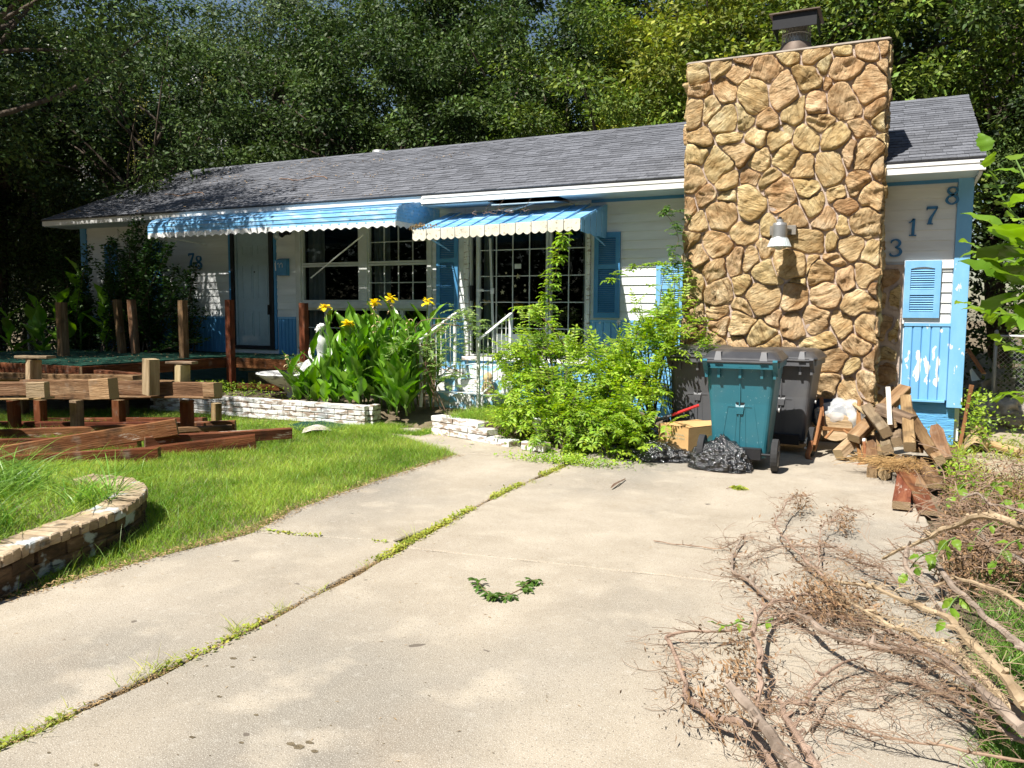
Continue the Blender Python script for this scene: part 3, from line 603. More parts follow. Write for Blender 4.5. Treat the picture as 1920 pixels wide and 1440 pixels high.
# shutters
def shutter(x0, x1, z0, z1, m, arch=False, label=None):
    s = MB(); t = .035; y0, y1 = Yw-.048, Yw-.018; e = (x1-x0)*.17
    s.box(x0, x0+e, y0, y1, z0, z1); s.box(x1-e, x1, y0, y1, z0, z1); zm = z0+(z1-z0)*(.45 if arch else .60)
    s.box(x0+e, x1-e, y0, y1, z0, z0+.07); s.box(x0+e, x1-e, y0, y1, z1-.07, z1); s.box(x0+e, x1-e, y0, y1, zm-.03, zm+.03)
    if arch:
        n = 8; xs_ = [x0+e+(x1-x0-2*e)*i/n for i in range(n+1)]
        for i in range(n): s.ext([(xs_[i], y0, z1-.07-.02*(1-math.sin(math.pi*i/n))), (xs_[i+1], y0, z1-.07-.02*(1-math.sin(math.pi*(i+1)/n))), (xs_[i+1], y0, z1-.0701), (xs_[i], y0, z1-.0701)], (0, .03, 0))
    o = s.build('shutter', m, house)
    lo = MB()
    for (a, b) in ((z0+.072, zm-.032), (zm+.032, z1-(.092 if arch else .072))):
        k = int((b-a)/.024); 
        for i in range(k):
            z = a+(b-a)*(i+.5)/k; lo.add([(x0+e, y0+.006, z-.010), (x1-e, y0+.006, z-.010), (x1-e, y1-.002, z+.010), (x0+e, y1-.002, z+.010), (x0+e, y0+.006, z-.006), (x1-e, y0+.006, z-.006), (x1-e, y1-.002, z+.014), (x0+e, y1-.002, z+.014)], boxf)
    lo.build('louvre', m, o)
    if label: o['label'] = label
    return o
shutter(wx(821), wx(861), wz(840, 597), 2.72, m_shut, label='dark blue louvred shutter between window and patio door')
shutter(wx(1115), wx(1163), wz(1140, 596), wz(1140, 436), m_shut, label='blue louvred shutter right of patio door')
shutter(wx(1231), wx(1283), wz(1250, 600), wz(1250, 497), m_shutl, label='short light blue shutter beside chimney, behind bush')
shutter(wx(1694), wx(1762), wz(1728, 596), wz(1728, 489), m_shutl, True, label='light blue arched shutter under the house numbers')
shutter(wx(281, 480), wx(305, 480), 1.4, 2.6, m_shut); shutter(wx(200, 480), wx(222, 480), 1.4, 2.6, m_shut)
# ---- chimney
chim = MB(); chim.box(CH0+.02, CH1-.02, 9.55, 10.65, -.03, 4.30); chimney = chim.build('chimney', m_mortar, house)
cc = MB(); vs = []
for j, (ins, z) in enumerate(((.0, 4.292), (-.012, 4.305), (.015, 4.33), (.25, 4.37))):
    x0, x1, y0, y1 = CH0+ins, CH1-ins, 9.53+ins, 10.67-ins
    vs += [(x0, y0, z), (x1, y0, z), (x1, y1, z), (x0, y1, z)]
cc.add(vs, [(j*4+k, j*4+(k+1) % 4, j*4+4+(k+1) % 4, j*4+4+k) for j in range(3) for k in range(4)]+[(12, 13, 14, 15)])
m_crown = mat('mortar_crown', [(.3, (.20, .165, .13)), (.7, (.38, .33, .28))], scale=6, coord='World', rough=.9, bump=.5)
cc.build('mortar_cap', m_crown, chimney)
def clip(poly, p, nrm):
    out = []
    for i in range(len(poly)):
        a, b = poly[i], poly[(i+1) % len(poly)]; da = (a-p).dot(nrm); db = (b-p).dot(nrm)
        if da <= 0: out.append(a)
        if da*db < 0: out.append(a+(b-a)*(da/(da-db)))
    return out
def voronoi(pts, W_, H_):
    cells = []; P = [Vector(p) for p in pts]; rw = random.Random(len(pts)); WT = [rw.choice((-.012, -.004, .004, .012, .016)) for _ in P]
    for i, p in enumerate(P):
        poly = [Vector((0, 0)), Vector((W_, 0)), Vector((W_, H_)), Vector((0, H_))]
        for j, q in enumerate(P):
            if j == i or (q-p).length > 1.6: continue
            dv = q-p; D_ = dv.length; dn = dv.normalized(); off = D_/2+(WT[i]-WT[j])/(2*D_); poly = clip(poly, p+dn*off, dn)
            if len(poly) < 3: break
        cells.append(poly)
    return cells
def stone_points(W_, H_, n, seed, mind):
    r = random.Random(seed); pts = []; k = 0
    while len(pts) < n and k < 20000:
        k += 1; p = Vector((r.random()*W_, r.random()*H_)); f = .75+.6*r.random()
        if all(((p-q[0])*1).length > mind*(f+q[1])/2 for q in pts): pts.append((p, f))
    return [p for p, f in pts]
MAXW = None
def make_stone(poly, gap, depth, seed):
    c = sum(poly, Vector((0, 0)))/len(poly)
    # chaikin for rounded corners
    for _ in range(2):
        q = []
        for i in range(len(poly)):
            a, b = poly[i], poly[(i+1) % len(poly)]; k = .13 if _ == 0 else .2; q += [a.lerp(b, k), a.lerp(b, 1-k)]
        poly = q
    # resample
    dense = []
    for i in range(len(poly)):
        a, b = poly[i], poly[(i+1) % len(poly)]; kk_ = max(1, int((b-a).length/.025))
        for j in range(kk_): dense.append(a.lerp(b, j/kk_))
    def warp(q): return q+Vector((noise.noise(Vector((q.x*4.2, q.y*4.2, 1.5))), noise.noise(Vector((q.x*4.2, q.y*4.2, 9.5)))))*.075+Vector((noise.noise(Vector((q.x*13, q.y*13, 1.5))), noise.noise(Vector((q.x*13, q.y*13, 9.5)))))*.018
    EDGE = 1e-4; poly = [warp(q) if MAXW is None or (0.012 < q.x < MAXW[0]-.012 and .012 < q.y < MAXW[1]-.012) else q+Vector((noise.noise(Vector((q.y*5, 3, q.x)))*.035, 0)) for q in dense]; c = sum(poly, Vector((0, 0)))/len(poly)
    out = []; per = sum((poly[(i+1) % len(poly)]-poly[i]).length for i in range(len(poly))); N = max(18, min(40, int(per/.028))); step = per/N; acc = 0; i = 0; pos = 0
    seg = [(poly[i], poly[(i+1) % len(poly)]) for i in range(len(poly))]; lens = [(b-a).length for a, b in seg]; cum = np.concatenate([[0], np.cumsum(lens)])
    for k in range(N):
        t = k*step; j = min(int(np.searchsorted(cum, t, side='right')-1), len(seg)-1); a, b = seg[j]; out.append(a.lerp(b, (t-cum[j])/max(lens[j], 1e-6)))
    rmin = min((p-c).length for p in out)
    shrink = max(.5, 1-gap/max(rmin, .05))
    rs = random.Random(seed); ang = rs.uniform(0, 3.14) if rs.random() < .5 else rs.uniform(-.5, .8); ca, sa = math.cos(ang), math.sin(ang); ls = rs.uniform(.5, 1.3); D = depth*rs.uniform(.75, 1.35); tx, ty = rs.uniform(-.18, .18), rs.uniform(-.18, .18)
    V = []; rings = [(1., -.01), (1.0, .42), (.97, .78), (.88, .98), (.74, 1.), (.56, 1.), (.38, 1.), (.18, 1.)]
    for (rr, hh) in rings:
        for p in out:
            d = p-c; q = c+d*shrink*rr
            # layered, chiselled relief running along the stone's own grain
            u = (q.x*ca+q.y*sa); v = (-q.x*sa+q.y*ca)
            wob = noise.noise(Vector((q.x*9+seed, q.y*9, seed*.3)))
            lay = noise.noise(Vector((u*3.0, v*22*ls+wob*.8, seed)))
            lay = .45*lay+.55*math.floor(lay*4.5+.5)/4.5
            h = D*hh + (.62 if rr < .99 else 0)*D*lay + D*.5*wob*(1 if rr < .97 else 0) + (d.x*tx+d.y*ty)*rr*(hh > .5)
            if rr >= .96: q = q + d.normalized()*.008*noise.noise(Vector((q.x*30, q.y*30, seed)))
            V.append((q.x, q.y, max(h, -.01)))
    V.append((c.x, c.y, D*1.05))
    n = N; fs = [(i*n+k, i*n+(k+1) % n, (i+1)*n+(k+1) % n, (i+1)*n+k) for i in range(len(rings)-1) for k in range(n)]
    b = (len(rings)-1)*n; fs += [(b+k, b+(k+1) % n, len(V)-1) for k in range(n)]
    return V, fs, c
def stone_face(origin, ux, uz, nrm, W_, H_, n, seed, mind, depth, gap=.013, parent=chimney, skip=None):
    ux, uz, nrm = Vector(ux), Vector(uz), Vector(nrm); origin = Vector(origin)
    global MAXW
    MAXW = (W_, H_); pts = stone_points(W_, H_, n, seed, mind)
    for i, poly in enumerate(voronoi(pts, W_, H_)):
        if len(poly) < 3: continue
        V, fs, c = make_stone(poly, gap, depth, seed*100+i)
        base = origin+ux*c.x+uz*c.y
        vs = [ux*(v[0]-c.x)+uz*(v[1]-c.y)+nrm*v[2] for v in V]
        me = bpy.data.meshes.new('stone'); me.from_pydata([tuple(v) for v in vs], [], fs); me.materials.append(m_stone)
        me.polygons.foreach_set('use_smooth', [True]*len(fs))
        o = bpy.data.objects.new('stone', me); C.objects.link(o); o.location = base; attach(o, parent)
stone_face((CH0, 9.55, .0), (1, 0, 0), (0, 0, 1), (0, -1, 0), CH1-CH0, 4.30, 160, 11, .215, .042, .006)
stone_face((CH1-.02, 9.54, .0), (0, 1, 0), (0, 0, 1), (1, 0, 0), .62, 4.30, 50, 5, .2, .03)
stone_face((CH0+.02, 10.4, 2.9), (0, -1, 0), (0, 0, 1), (-1, 0, 0), .86, 1.40, 22, 6, .2, .03)
stone_face((CH1-.0, Yw-.05, .1), (1, 0, 0), (0, 0, 1), (0, -1, 0), .225, 1.85, 12, 8, .14, .022)
# flue cap
fx, fy, fz = -1.16, 9.95, 4.39
mb = MB(); mb.lathe([(.19, 0), (.185, .03), (.165, .10)], 28, (fx, fy, fz)); flue = mb.build('flue_collar', m_rust, chimney, smooth=True)
mb = MB(); mb.lathe([(.10, .02), (.10, .30)], 20, (fx, fy, fz)); mb.build('flue_pipe', m_galv, flue, smooth=True)
mb = MB(); rr_ = .155
for k in range(26):
    for dr in (1, -1):
        pts = [(fx+rr_*math.cos(2*math.pi*k/26+dr*t*.9), fy+rr_*math.sin(2*math.pi*k/26+dr*t*.9), fz+.09+t*.30) for t in np.linspace(0, 1, 7)]
        mb.tube(pts, .0022, 3, False)
mb.build('spark_screen', m_galv, flue)
mb = MB()
for z in (.095, .20, .385): mb.lathe([(rr_+.003, z-.006), (rr_+.006, z), (rr_+.003, z+.006)], 24, (fx, fy, fz))
for k in range(4): a = k*math.pi/2+.9; mb.box(-.006, .006, -.003, .003, .09, .36, Matrix.Translation((fx+rr_*math.cos(a), fy+rr_*math.sin(a), fz)) @ Matrix.Rotation(a+math.pi/2, 4, 'Z'))
mb.build('screen_band', m_galv, flue)
mb = MB(); a = .27; z0 = fz+.40
mb.add([(fx-a, fy-a, z0), (fx+a, fy-a, z0), (fx+a, fy+a, z0), (fx-a, fy+a, z0), (fx, fy, z0+.09), (fx-a, fy-a, z0-.012), (fx+a, fy-a, z0-.012), (fx+a, fy+a, z0-.012), (fx-a, fy+a, z0-.012)], [(0, 1, 4), (1, 2, 4), (2, 3, 4), (3, 0, 4), (5, 6, 1, 0), (6, 7, 2, 1), (7, 8, 3, 2), (8, 5, 0, 3), (8, 7, 6, 5)])
b_ = .235
mb.build('cap_hood', m_rust, flue); mb = MB()
for (x0, x1, y0, y1) in ((fx-b_, fx+b_, fy-b_, fy-b_+.004), (fx-b_, fx-b_+.004, fy-b_+.005, fy+b_), (fx+b_-.004, fx+b_, fy-b_+.005, fy+b_)): mb.box(x0, x1, y0, y1, z0-.17, z0-.013)
mb.build('hood_skirt', m_black, flue)
# small curtain rod of the storm clutter: flood lights under the awning
# ================================================================= THINGS ON THE HOUSE
m_num = flat('number_blue', (.035, .17, .36), rough=.4, spec=.5)
DIG = {'3': [([(.08, .78), (.12, .90), (.28, .97), (.46, .92), (.54, .78), (.48, .62), (.30, .53)], [.05, .09, .07, .11, .13, .1, .05]), ([(.30, .53), (.52, .44), (.60, .27), (.50, .10), (.28, .03), (.10, .08), (.04, .2)], [.05, .11, .14, .12, .07, .1, .08])],
       '1': [([(.08, .74), (.2, .80), (.32, .97)], [.03, .06, .08]), ([(.33, .97), (.33, .04)], [.13, .13]), ([(.14, .03), (.52, .03)], [.06, .06])],
       '7': [([(.06, .78), (.06, .93)], [.03, .07]), ([(.05, .92), (.60, .94)], [.13, .11]), ([(.58, .92), (.42, .62), (.28, .32), (.24, .04)], [.06, .09, .14, .17]), ([(.10, .02), (.42, .02)], [.05, .05])],
       '8': [([(.32, .97), (.12, .90), (.10, .72), (.32, .54), (.54, .40), (.58, .20), (.32, .03), (.06, .2), (.12, .42), (.32, .54), (.52, .70), (.50, .90), (.32, .97)], [.06, .09, .12, .11, .12, .14, .06, .12, .10, .09, .11, .09, .06])]}
def digit(ch, c, h, m, tilt=0, label=None, group='house numbers on the siding', th=.016):
    t = None; mb = MB()
    for pts, wd_ in DIG[ch]:
        P = smoothpath([(x, 0, z) for x, z in pts], 5) if len(pts) > 2 else [Vector((x, 0, z)) for x, z in pts]
        W2 = np.interp(np.linspace(0, 1, len(P)), np.linspace(0, 1, len(wd_)), wd_)
        L_, R_ = [], []
        for i, p in enumerate(P):
            d = (P[min(i+1, len(P)-1)]-P[max(i-1, 0)]).normalized(); nn = Vector((-d.z, 0, d.x)); L_.append(p+nn*W2[i]*.62); R_.append(p-nn*W2[i]*.62)
        for i in range(len(P)-1): mb.ext([L_[i]*h, L_[i+1]*h, R_[i+1]*h, R_[i]*h], (0, th, 0))
    o = mb.build('house_number', m, M=Matrix.Translation(c) @ Matrix.Rotation(tilt, 4, 'Y') @ Matrix.Translation((-.32*h, -th, -.5*h)))
    tag(o, label, 'house number', group); fixn(o); return o
for ch, px, py, ti in (('3', 1679, 465, 0), ('1', 1712, 426, .03), ('7', 1747, 404, .03), ('8', 1786, 367, .05)):
    p = w(px, py, Yw-.02); digit(ch, Vector((p.x, Yw-.0185, p.z)), .195, m_num, ti, {'3': 'blue numeral 3 against the edge of the stone chimney, lowest of the slanting row', '1': 'blue numeral 1 on white siding between the 3 and the 7', '7': 'blue numeral 7 on white siding below and left of the 8', '8': 'blue numeral 8 beside the corner board, highest of the slanting row'}[ch])
for ch, px, py, ti in (('7', 359, 487, .0), ('8', 373, 492, .05)):
    p = w(px, py, Yw-.02); digit(ch, Vector((p.x, Yw-.0185, p.z)), .22, m_num, ti, {'1': 'shaded blue numeral 1 half hidden by the tall bush', '7': 'shaded blue numeral 7 in the middle, above the bush leaves', '8': 'shaded blue numeral 8 nearest to the entry door'}[ch], group='house numbers left of the entry door')
# chimney light
p = w(1462, 432, 9.28)
lt = thing('dusk_to_dawn_light', 'grey yard light with ribbed bell shade fixed to stone chimney', 'light', (p.x, 9.5, p.z))
mb = MB(); mb.lathe([(0, .12), (.035, .12), (.037, .085), (.07, .08), (.078, .055), (.082, -.075), (.088, -.09), (.0, -.09)], 28, p); mb.build('housing', m_galv, lt, smooth=False)
mb = MB(); mb.lathe([(.09, -.085), (.095, -.10), (.122, -.168), (.126, -.178), (.115, -.178), (.085, -.10)], 56, p, fr=lambda a, j: 1+(.018*math.cos(a*28) if j in (1, 2, 3) else 0)); mb.build('lamp_shade', m_lampp, lt)
mb = MB(); mb.lathe([(.0, -.215), (.03, -.21), (.045, -.19), (.045, -.15), (.03, -.1)], 16, p); mb.build('bulb', flat('bulb_glass', (.6, .6, .58), rough=.1, spec=.8), lt, smooth=True)
mb = MB(); mb.tube([(p.x+.0, 9.30, p.z+.02), (p.x+.05, 9.38, p.z+.02), (p.x+.09, 9.47, p.z+.02)], .022, 8); mb.box(p.x-.13, p.x+.15, 9.455, 9.52, p.z-.035, p.z+.07); bevel(mb.build('wall_bracket', flat('weathered_board', (.22, .20, .17), bump=.5, var=.4), lt), .004)
mb = MB(); mb.lathe([(0, .146), (.016, .145), (.018, .12)], 12, p); mb.build('photocell', m_black, lt)
# mailbox right of the entry door
p = w(536, 502, Yw); mx_ = thing('mailbox', 'blue wall mailbox with clipped papers beside the entry door', 'mailbox', (p.x, Yw, p.z-.14))
mb = MB(); mb.ext([(p.x-.11, Yw-.02, p.z-.13), (p.x-.11, Yw-.10, p.z-.12), (p.x-.11, Yw-.11, p.z+.10), (p.x-.11, Yw-.02, p.z+.13)], (.20, 0, 0)); fixn(mb.build('body', m_shut, mx_))
mb = MB(); mb.ext([(p.x-.115, Yw-.019, p.z+.135), (p.x-.115, Yw-.12, p.z+.10), (p.x-.115, Yw-.12, p.z+.112), (p.x-.115, Yw-.019, p.z+.147)], (.21, 0, 0)); fixn(mb.build('lid', m_shut, mx_))
mb = MB()
for s_ in (-.03, .03):
    mb.tube([(p.x+s_-.02+.02*math.cos(t), Yw-.118, p.z+.02+.05*math.sin(t)) for t in np.linspace(-.5, 2.6, 8)], .004, 5)
mb.build('scroll_ornament', m_white, mx_)
mb = MB()
for k in range(7):
    a = random.uniform(-.5, .5); q = Vector((p.x-.14+random.uniform(-.03, .03), Yw-.05, p.z+random.uniform(-.06, .08))); mb.ext([q+Vector((-.02, 0, -.05)), q+Vector((.02, -.02, -.04)), q+Vector((.03+a*.03, -.01, .05)), q+Vector((-.02+a*.03, 0, .06))], (0, .002, 0))
mb.build('papers', m_white, mx_)
# flood light over the entry door
p = w(528, 440, 9.95); fl = thing('flood_light', 'twin flood light under the awning right of the entry door', 'light', p)
mb = MB(); mb.lathe([(0, .03), (.05, .03), (.05, -.01), (0, -.01)], 14, (p.x, Yw-.04, p.z+.06), axis='Y'); mb.tube([(p.x, Yw-.05, p.z+.05), (p.x, Yw-.12, p.z+.02), (p.x-.05, Yw-.16, p.z)], .012, 6); mb.build('base', m_black, fl)
for dx, mm in ((-.07, m_lampp), (.06, m_black)):
    mb = MB(); mb.lathe([(.0, .0), (.025, 0), (.03, .05), (.055, .11), (.0, .12)], 14, (0, 0, 0)); mb.build('lamp_head', mm, fl, smooth=True, M=Matrix.Translation((p.x+dx, Yw-.15, p.z+.02)) @ Matrix.Rotation(R(120 if dx < 0 else 100), 4, 'X'))
# ---- long awning
aw = thing('long_awning', 'long blue metal awning with wavy white valance over windows and entry door', 'awning', (-8.3, 9.6, 2.6))
AX0, AX1 = -10.62, -6.0
prof = [(9.0, 2.60), (9.0, 2.655), (9.0, 2.71), (9.02, 2.765), (9.07, 2.81), (9.15, 2.845), (9.27, 2.875), (9.42, 2.90), (9.585, 2.915)]
for i in range(len(prof)-1):
    (y0, z0), (y1, z1) = prof[i], prof[i+1]; dn = Vector((0, -(z1-z0), (y1-y0))).normalized()*-1
    if dn.y > 0: dn = -dn
    if i >= 3: dn = Vector((0, -(z1-z0), y1-y0)).normalized()
    mb = MB(); o_ = dn*.012
    mb.ext([(AX0, y0+o_.y, z0+o_.z), (AX0, y1+o_.y*.2, z1+o_.z*.2), (AX0, y1+o_.y*.2-dn.y*.004, z1+o_.z*.2-dn.z*.004), (AX0, y0+o_.y-dn.y*.004, z0+o_.z-dn.z*.004)], (AX1-AX0, 0, 0)); fixn(mb.build('awning_slat', m_awn, aw))
def scallop(x0, x1, y, z0, z1, amp, lam, mb, axis='x'):
    n = int(abs(x1-x0)/.012); T_, B_ = [], []
    for i in range(n+1):
        x = x0+(x1-x0)*i/n; z = z1+amp*math.cos(2*math.pi*x/lam)
        P = (x, y, 0) if axis == 'x' else (y, x, 0)
        rip = .006*math.sin(2*math.pi*x/lam)
        off = (0, rip, 0) if axis == 'x' else (rip, 0, 0)
        T_.append((P[0]+off[0], P[1]+off[1], z0)); B_.append((P[0]+off[0], P[1]+off[1], z))
    mb.add(T_+B_, [(i, i+1, n+2+i, n+1+i) for i in range(n)])
mb = MB(); scallop(AX0, AX1, 8.985, 2.618, 2.545, .013, .148, mb); scallop(8.985, 10.12, AX1+.003, 2.618, 2.545, .013, .148, mb, 'y'); mb.build('valance', m_white, aw)
# right end panel: horizontal strips under the curved top
for i in range(7):
    z0 = 2.62+i*.045; z1 = z0+.043
    def yfront(z):
        for (ya, za), (yb, zb) in zip(prof, prof[1:]):
            if za <= z <= zb: return ya+(yb-ya)*(z-za)/max(zb-za, 1e-6)
        return 9.585
    mb = MB(); mb.ext([(AX1, yfront(z0), z0), (AX1, 10.12, z0), (AX1, 10.12, z1), (AX1, yfront(z1), z1)], (.008-.0006*i, 0, 0)); fixn(mb.build('end_slat', m_awn, aw))
tag(beam('awning_strut', w(681, 440, 9.35), w(583, 521, 9.75), .022, .014, m_white, parent=aw))
beam('awning_strut', (w(388, 450, 9.9).x, 9.9, 2.5), (w(300, 440, 9.1).x, 9.1, 2.58), .02, .014, m_white, parent=aw)
# ---- patio awning, one object for each blue panel and each cream valance tab
pa = thing('patio_awning', 'short blue ribbed awning with stained cream scalloped valance over the patio door', 'awning', (-4.6, 9.6, 2.5))
PX0, PX1 = -5.84, -3.46; NP = 11; pw = (PX1-PX0)/NP
for i in range(NP):
    a = PX0+i*pw; b = a+pw; sag = .05*((NP-i)/NP)
    zf = 2.545-sag; zb = 2.835-.02*math.sin(i*1.3)
    mb = MB(); mb.ext([(a+.004, 9.15, zf), (a+.004, 10.12, zb), (a+.004, 10.12, zb-.003), (a+.004, 9.15, zf-.003)], (pw-.012, 0, 0))
    mb.box(0, .012, 0, .972, 0, .022, Matrix.Translation((b-.010, 9.15, zf-.002)) @ Matrix.Rotation(math.atan2(zb-zf, .97), 4, 'X')); mb.box(.0, .009, 0, .972, -.02, -.001, Matrix.Translation((a+pw*.5, 9.15, zf-.002)) @ Matrix.Rotation(math.atan2(zb-zf, .97), 4, 'X'))
    fixn(mb.build('awning_panel', m_awn, pa))
    vm = MB(); n = 16; pts = [(a+.003, 9.146, zf+.012)]
    low = [(a+.003+(pw-.008)*k/n, 9.146-.004*math.sin(math.pi*2*k/n), zf-.11-.028*abs(math.sin(2*math.pi*k/n))) for k in range(n+1)]
    T_ = [(q[0], q[1], zf+.012) for q in low]; vm.add(T_+low, [(k, k+1, n+2+k, n+1+k) for k in range(n)]); T2 = [(q[0], q[1]+.004, q[2]) for q in T_+low]; vm.add(T2, [(n+1+k, n+2+k, k+1, k) for k in range(n)])
    vm.build('valance_tab', m_val, pa)
mb = MB()
for k in range(9):
    y0 = 9.155+k*.107; y1 = y0+.104; zf = lambda y: 2.545+(y-9.15)*(2.835-2.545)/.97
    mb.ext([(PX1+.002+(k % 2)*.006, y0, 2.40-.006*(k % 3)), (PX1+.002+(k % 2)*.006, y1, 2.40-.006*((k+1) % 3)), (PX1+.002+(k % 2)*.006, y1, zf(y1)), (PX1+.002+(k % 2)*.006, y0, zf(y0))], (.004, 0, 0))
fixn(mb.build('side_panel', m_shutl, pa))
for (x, lbl) in ((PX0+.02, 0), (PX1-.02, 0)): beam('awning_arm', (x, 9.18, 2.50), (x, 10.12, 2.30), .02, .015, m_awn, parent=pa)

# ================================================================= YARD THINGS
# ---- wheeled bins
def rrect(wd, dp, cy, z, r=.05, n=4):
    pts = []
    for (sx, sy, a0) in ((1, -1, -90), (1, 1, 0), (-1, 1, 90), (-1, -1, 180)):
        for k in range(n+1):
            a = R(a0+90*k/n); pts.append((sx*(wd/2-r)+r*math.cos(a), cy+sy*(dp/2-r)+r*math.sin(a), z))
    return pts
def loft(mb, rings, cap0=True, cap1=True):
    n = len(rings[0]); vs = [p for r_ in rings for p in r_]; m = len(rings)
    fs = [(i*n+k, i*n+(k+1) % n, (i+1)*n+(k+1) % n, (i+1)*n+k) for i in range(m-1) for k in range(n)]
    if cap0: fs.append(tuple(range(n))[::-1])
    if cap1: fs.append(tuple((m-1)*n+k for k in range(n)))
    mb.add(vs, fs)
def bin_(label, mbody, x, y, rz, s=1.0, mhandle=None):
    t = thing('wheeled_bin', label, 'wheeled bin', (0, 0, 0), 'wheeled bins in front of the stone chimney')
    mhandle = mhandle or mbody
    b = MB(); loft(b, [rrect(.46, .46, .33, .10), rrect(.49, .50, .33, .14), rrect(.56, .60, .36, .60), rrect(.62, .70, .38, .90), rrect(.63, .71, .38, .93), rrect(.68, .76, .38, .935), rrect(.68, .76, .38, .985)], cap1=False)
    body = b.build('body', mbody, t, smooth=False)
    bm = MB()   # relief of the back face: a seam, two tapering ribs, a grab pocket
    def fy(z): return .33-.25+ (0 if z < .14 else 0) + 0 if z < .14 else (.08+(.06-.08)*(z-.14)/.46 if z < .6 else .06+(.03-.06)*(z-.6)/.3)
    for (x0, z0, x1, z1, wd) in ((-.004, .18, -.004, .90, .006), (-.17, .20, -.115, .58, .010), (-.05, .20, -.035, .58, .010), (.05, .20, .035, .58, .010), (.17, .20, .115, .58, .010), (-.112, .577, -.04, .577, .008), (.112, .577, .04, .577, .008)):
        p0 = Vector((x0, fy(z0)-.004, z0)); p1 = Vector((x1, fy(z1)-.004, z1)); d = (p1-p0).normalized(); sd = d.cross(Vector((0, 1, 0)))*wd
        bm.ext([p0-sd, p0+sd, p1+sd, p1-sd], (0, .012, 0))
    fixn(bm.build('rib', mbody, body))
    pk = MB(); loft(pk, [[(a, fy(z)-.002, z) for a, z in ((-.032, .50), (.032, .50), (.042, .595), (-.042, .595))], [(a, fy(z)-.016, z) for a, z in ((-.028, .505), (.028, .505), (.036, .57), (-.036, .57))]]); fixn(pk.build('grab_pocket', mbody, body))
    pk = MB(); pk.ext([(-.040, fy(.6)-.0065, .612), (.040, fy(.6)-.0065, .612), (.032, fy(.6)-.0065, .590), (0, fy(.6)-.0065, .583), (-.032, fy(.6)-.0065, .590)], (0, .004, 0)); fixn(pk.build('pocket_opening', m_black, body))
    # upper back: vertical webs between rim and body leaving lit windows
    wb = MB()
    for x_ in (-.30, -.19, .0, .19, .30): wb.box(x_-.012, x_+.012, -.015, .035, .84, .934)
    wb.box(-.31, .31, -.02, .035, .925, .934); wb.build('web', mbody, body)
    l = MB(); loft(l, [rrect(.70, .80, .385, .987), rrect(.71, .81, .385, 1.005), rrect(.69, .78, .385, 1.02), rrect(.60, .66, .40, 1.075, .08), rrect(.50, .54, .42, 1.095, .1)])
    l_ = l.build('lid', m_binlid, t)
    for x_ in (-.20, .20):
        lg = MB(); loft(lg, [[(x_-.035, -.03, .99), (x_+.035, -.03, .99), (x_+.035, .08, .99), (x_-.035, .08, .99)], [(x_-.022, -.0, 1.075), (x_+.022, -.0, 1.075), (x_+.03, .12, 1.08), (x_-.03, .12, 1.08)]])
        lg.build('hinge_lug', m_binlug, l_)
    h = MB(); h.tube([(-.31, -.075, .99), (.31, -.075, .99)], .014, 10); h.build('handle', m_binlid, t, smooth=False)
    for x_ in (-.325, .285):
        hb = MB(); hb.ext([(x_, .03, .86), (x_, .03, 1.0), (x_, -.07, 1.012), (x_, -.095, .995), (x_, -.07, .955)], (.04, 0, 0))
        fixn(hb.build('handle_bracket', mbody, t))
    for sx in (-1, 1):
        wc = Vector((sx*.325, .02, .15)); tb = MB()
        tb.lathe([(.03, -.028), (.10, -.028), (.125, -.032), (.148, -.026), (.150, 0), (.148, .026), (.125, .032), (.10, .028), (.03, .028)], 26, wc, axis='X'); wh = tb.build('wheel', m_tyre, t, smooth=False)
        rb_ = MB(); rb_.lathe([(0, -.034), (.035, -.034), (.04, -.028), (.10, -.0285), (.10, .0285), (.04, .028), (.035, .034), (0, .034)], 20, wc, axis='X'); rb_.build('wheel_rim', m_binlid, wh)
    ax = MB(); ax.tube([(-.34, .02, .15), (.34, .02, .15)], .011, 8); ax.box(-.2, .2, .0, .11, .10, .20); ax.build('axle', m_black, t)
    bc = MB(); bc.lathe([(0, -.01), (.02, -.01), (.02, .002)], 12, (.34, .12, .55), axis='X'); bc.build('catch_bar_end', m_galv, t)
    t.matrix_basis = TR(x, y, 0, rz, s); return t
m_teal = mat('teal_plastic', [(.3, (.018, .125, .165)), (.7, (.027, .155, .20))], scale=3, rough=.42, spec=.5, bump=.12, bscale=260, bdist=.002)
overlay(m_teal, (.20, .32, .34), scale=46, lo=.66, hi=.70, coord='Object', amount=.6); overlay(m_teal, (.05, .10, .11), scale=3, lo=.5, hi=.8, coord='Object', amount=.5)
m_bgrey = mat('charcoal_plastic', [(.3, (.085, .087, .094)), (.7, (.115, .117, .125))], scale=3, rough=.5, spec=.45, bump=.15, bscale=200, bdist=.002); overlay(m_bgrey, (.2, .19, .17), scale=4, lo=.5, hi=.9, coord='Object', amount=.5)
m_binlid = mat('black_plastic_lid', [(.3, (.03, .031, .034)), (.7, (.05, .05, .054))], scale=5, rough=.38, spec=.6, bump=.1, bscale=200, bdist=.002); overlay(m_binlid, (.16, .15, .13), scale=6, lo=.52, hi=.85, coord='World', amount=.5)
m_binlug = flat('scuffed_lug', (.17, .17, .175), rough=.4)
m_tyre = flat('rubber', (.035, .035, .036), rough=.8, bump=.2, var=.3)
bin_('teal wheeled bin with black lid, nearest the driveway', m_teal, -1.245, 7.42, R(2), 1.0)
bin_('dark grey wheeled bin right of and behind the teal bin', m_bgrey, -1.02, 8.50, R(-3), .97)
bin_('dark grey wheeled bin left of the teal bin, partly behind the bush', m_bgrey, -1.87, 8.50, R(4), .98)
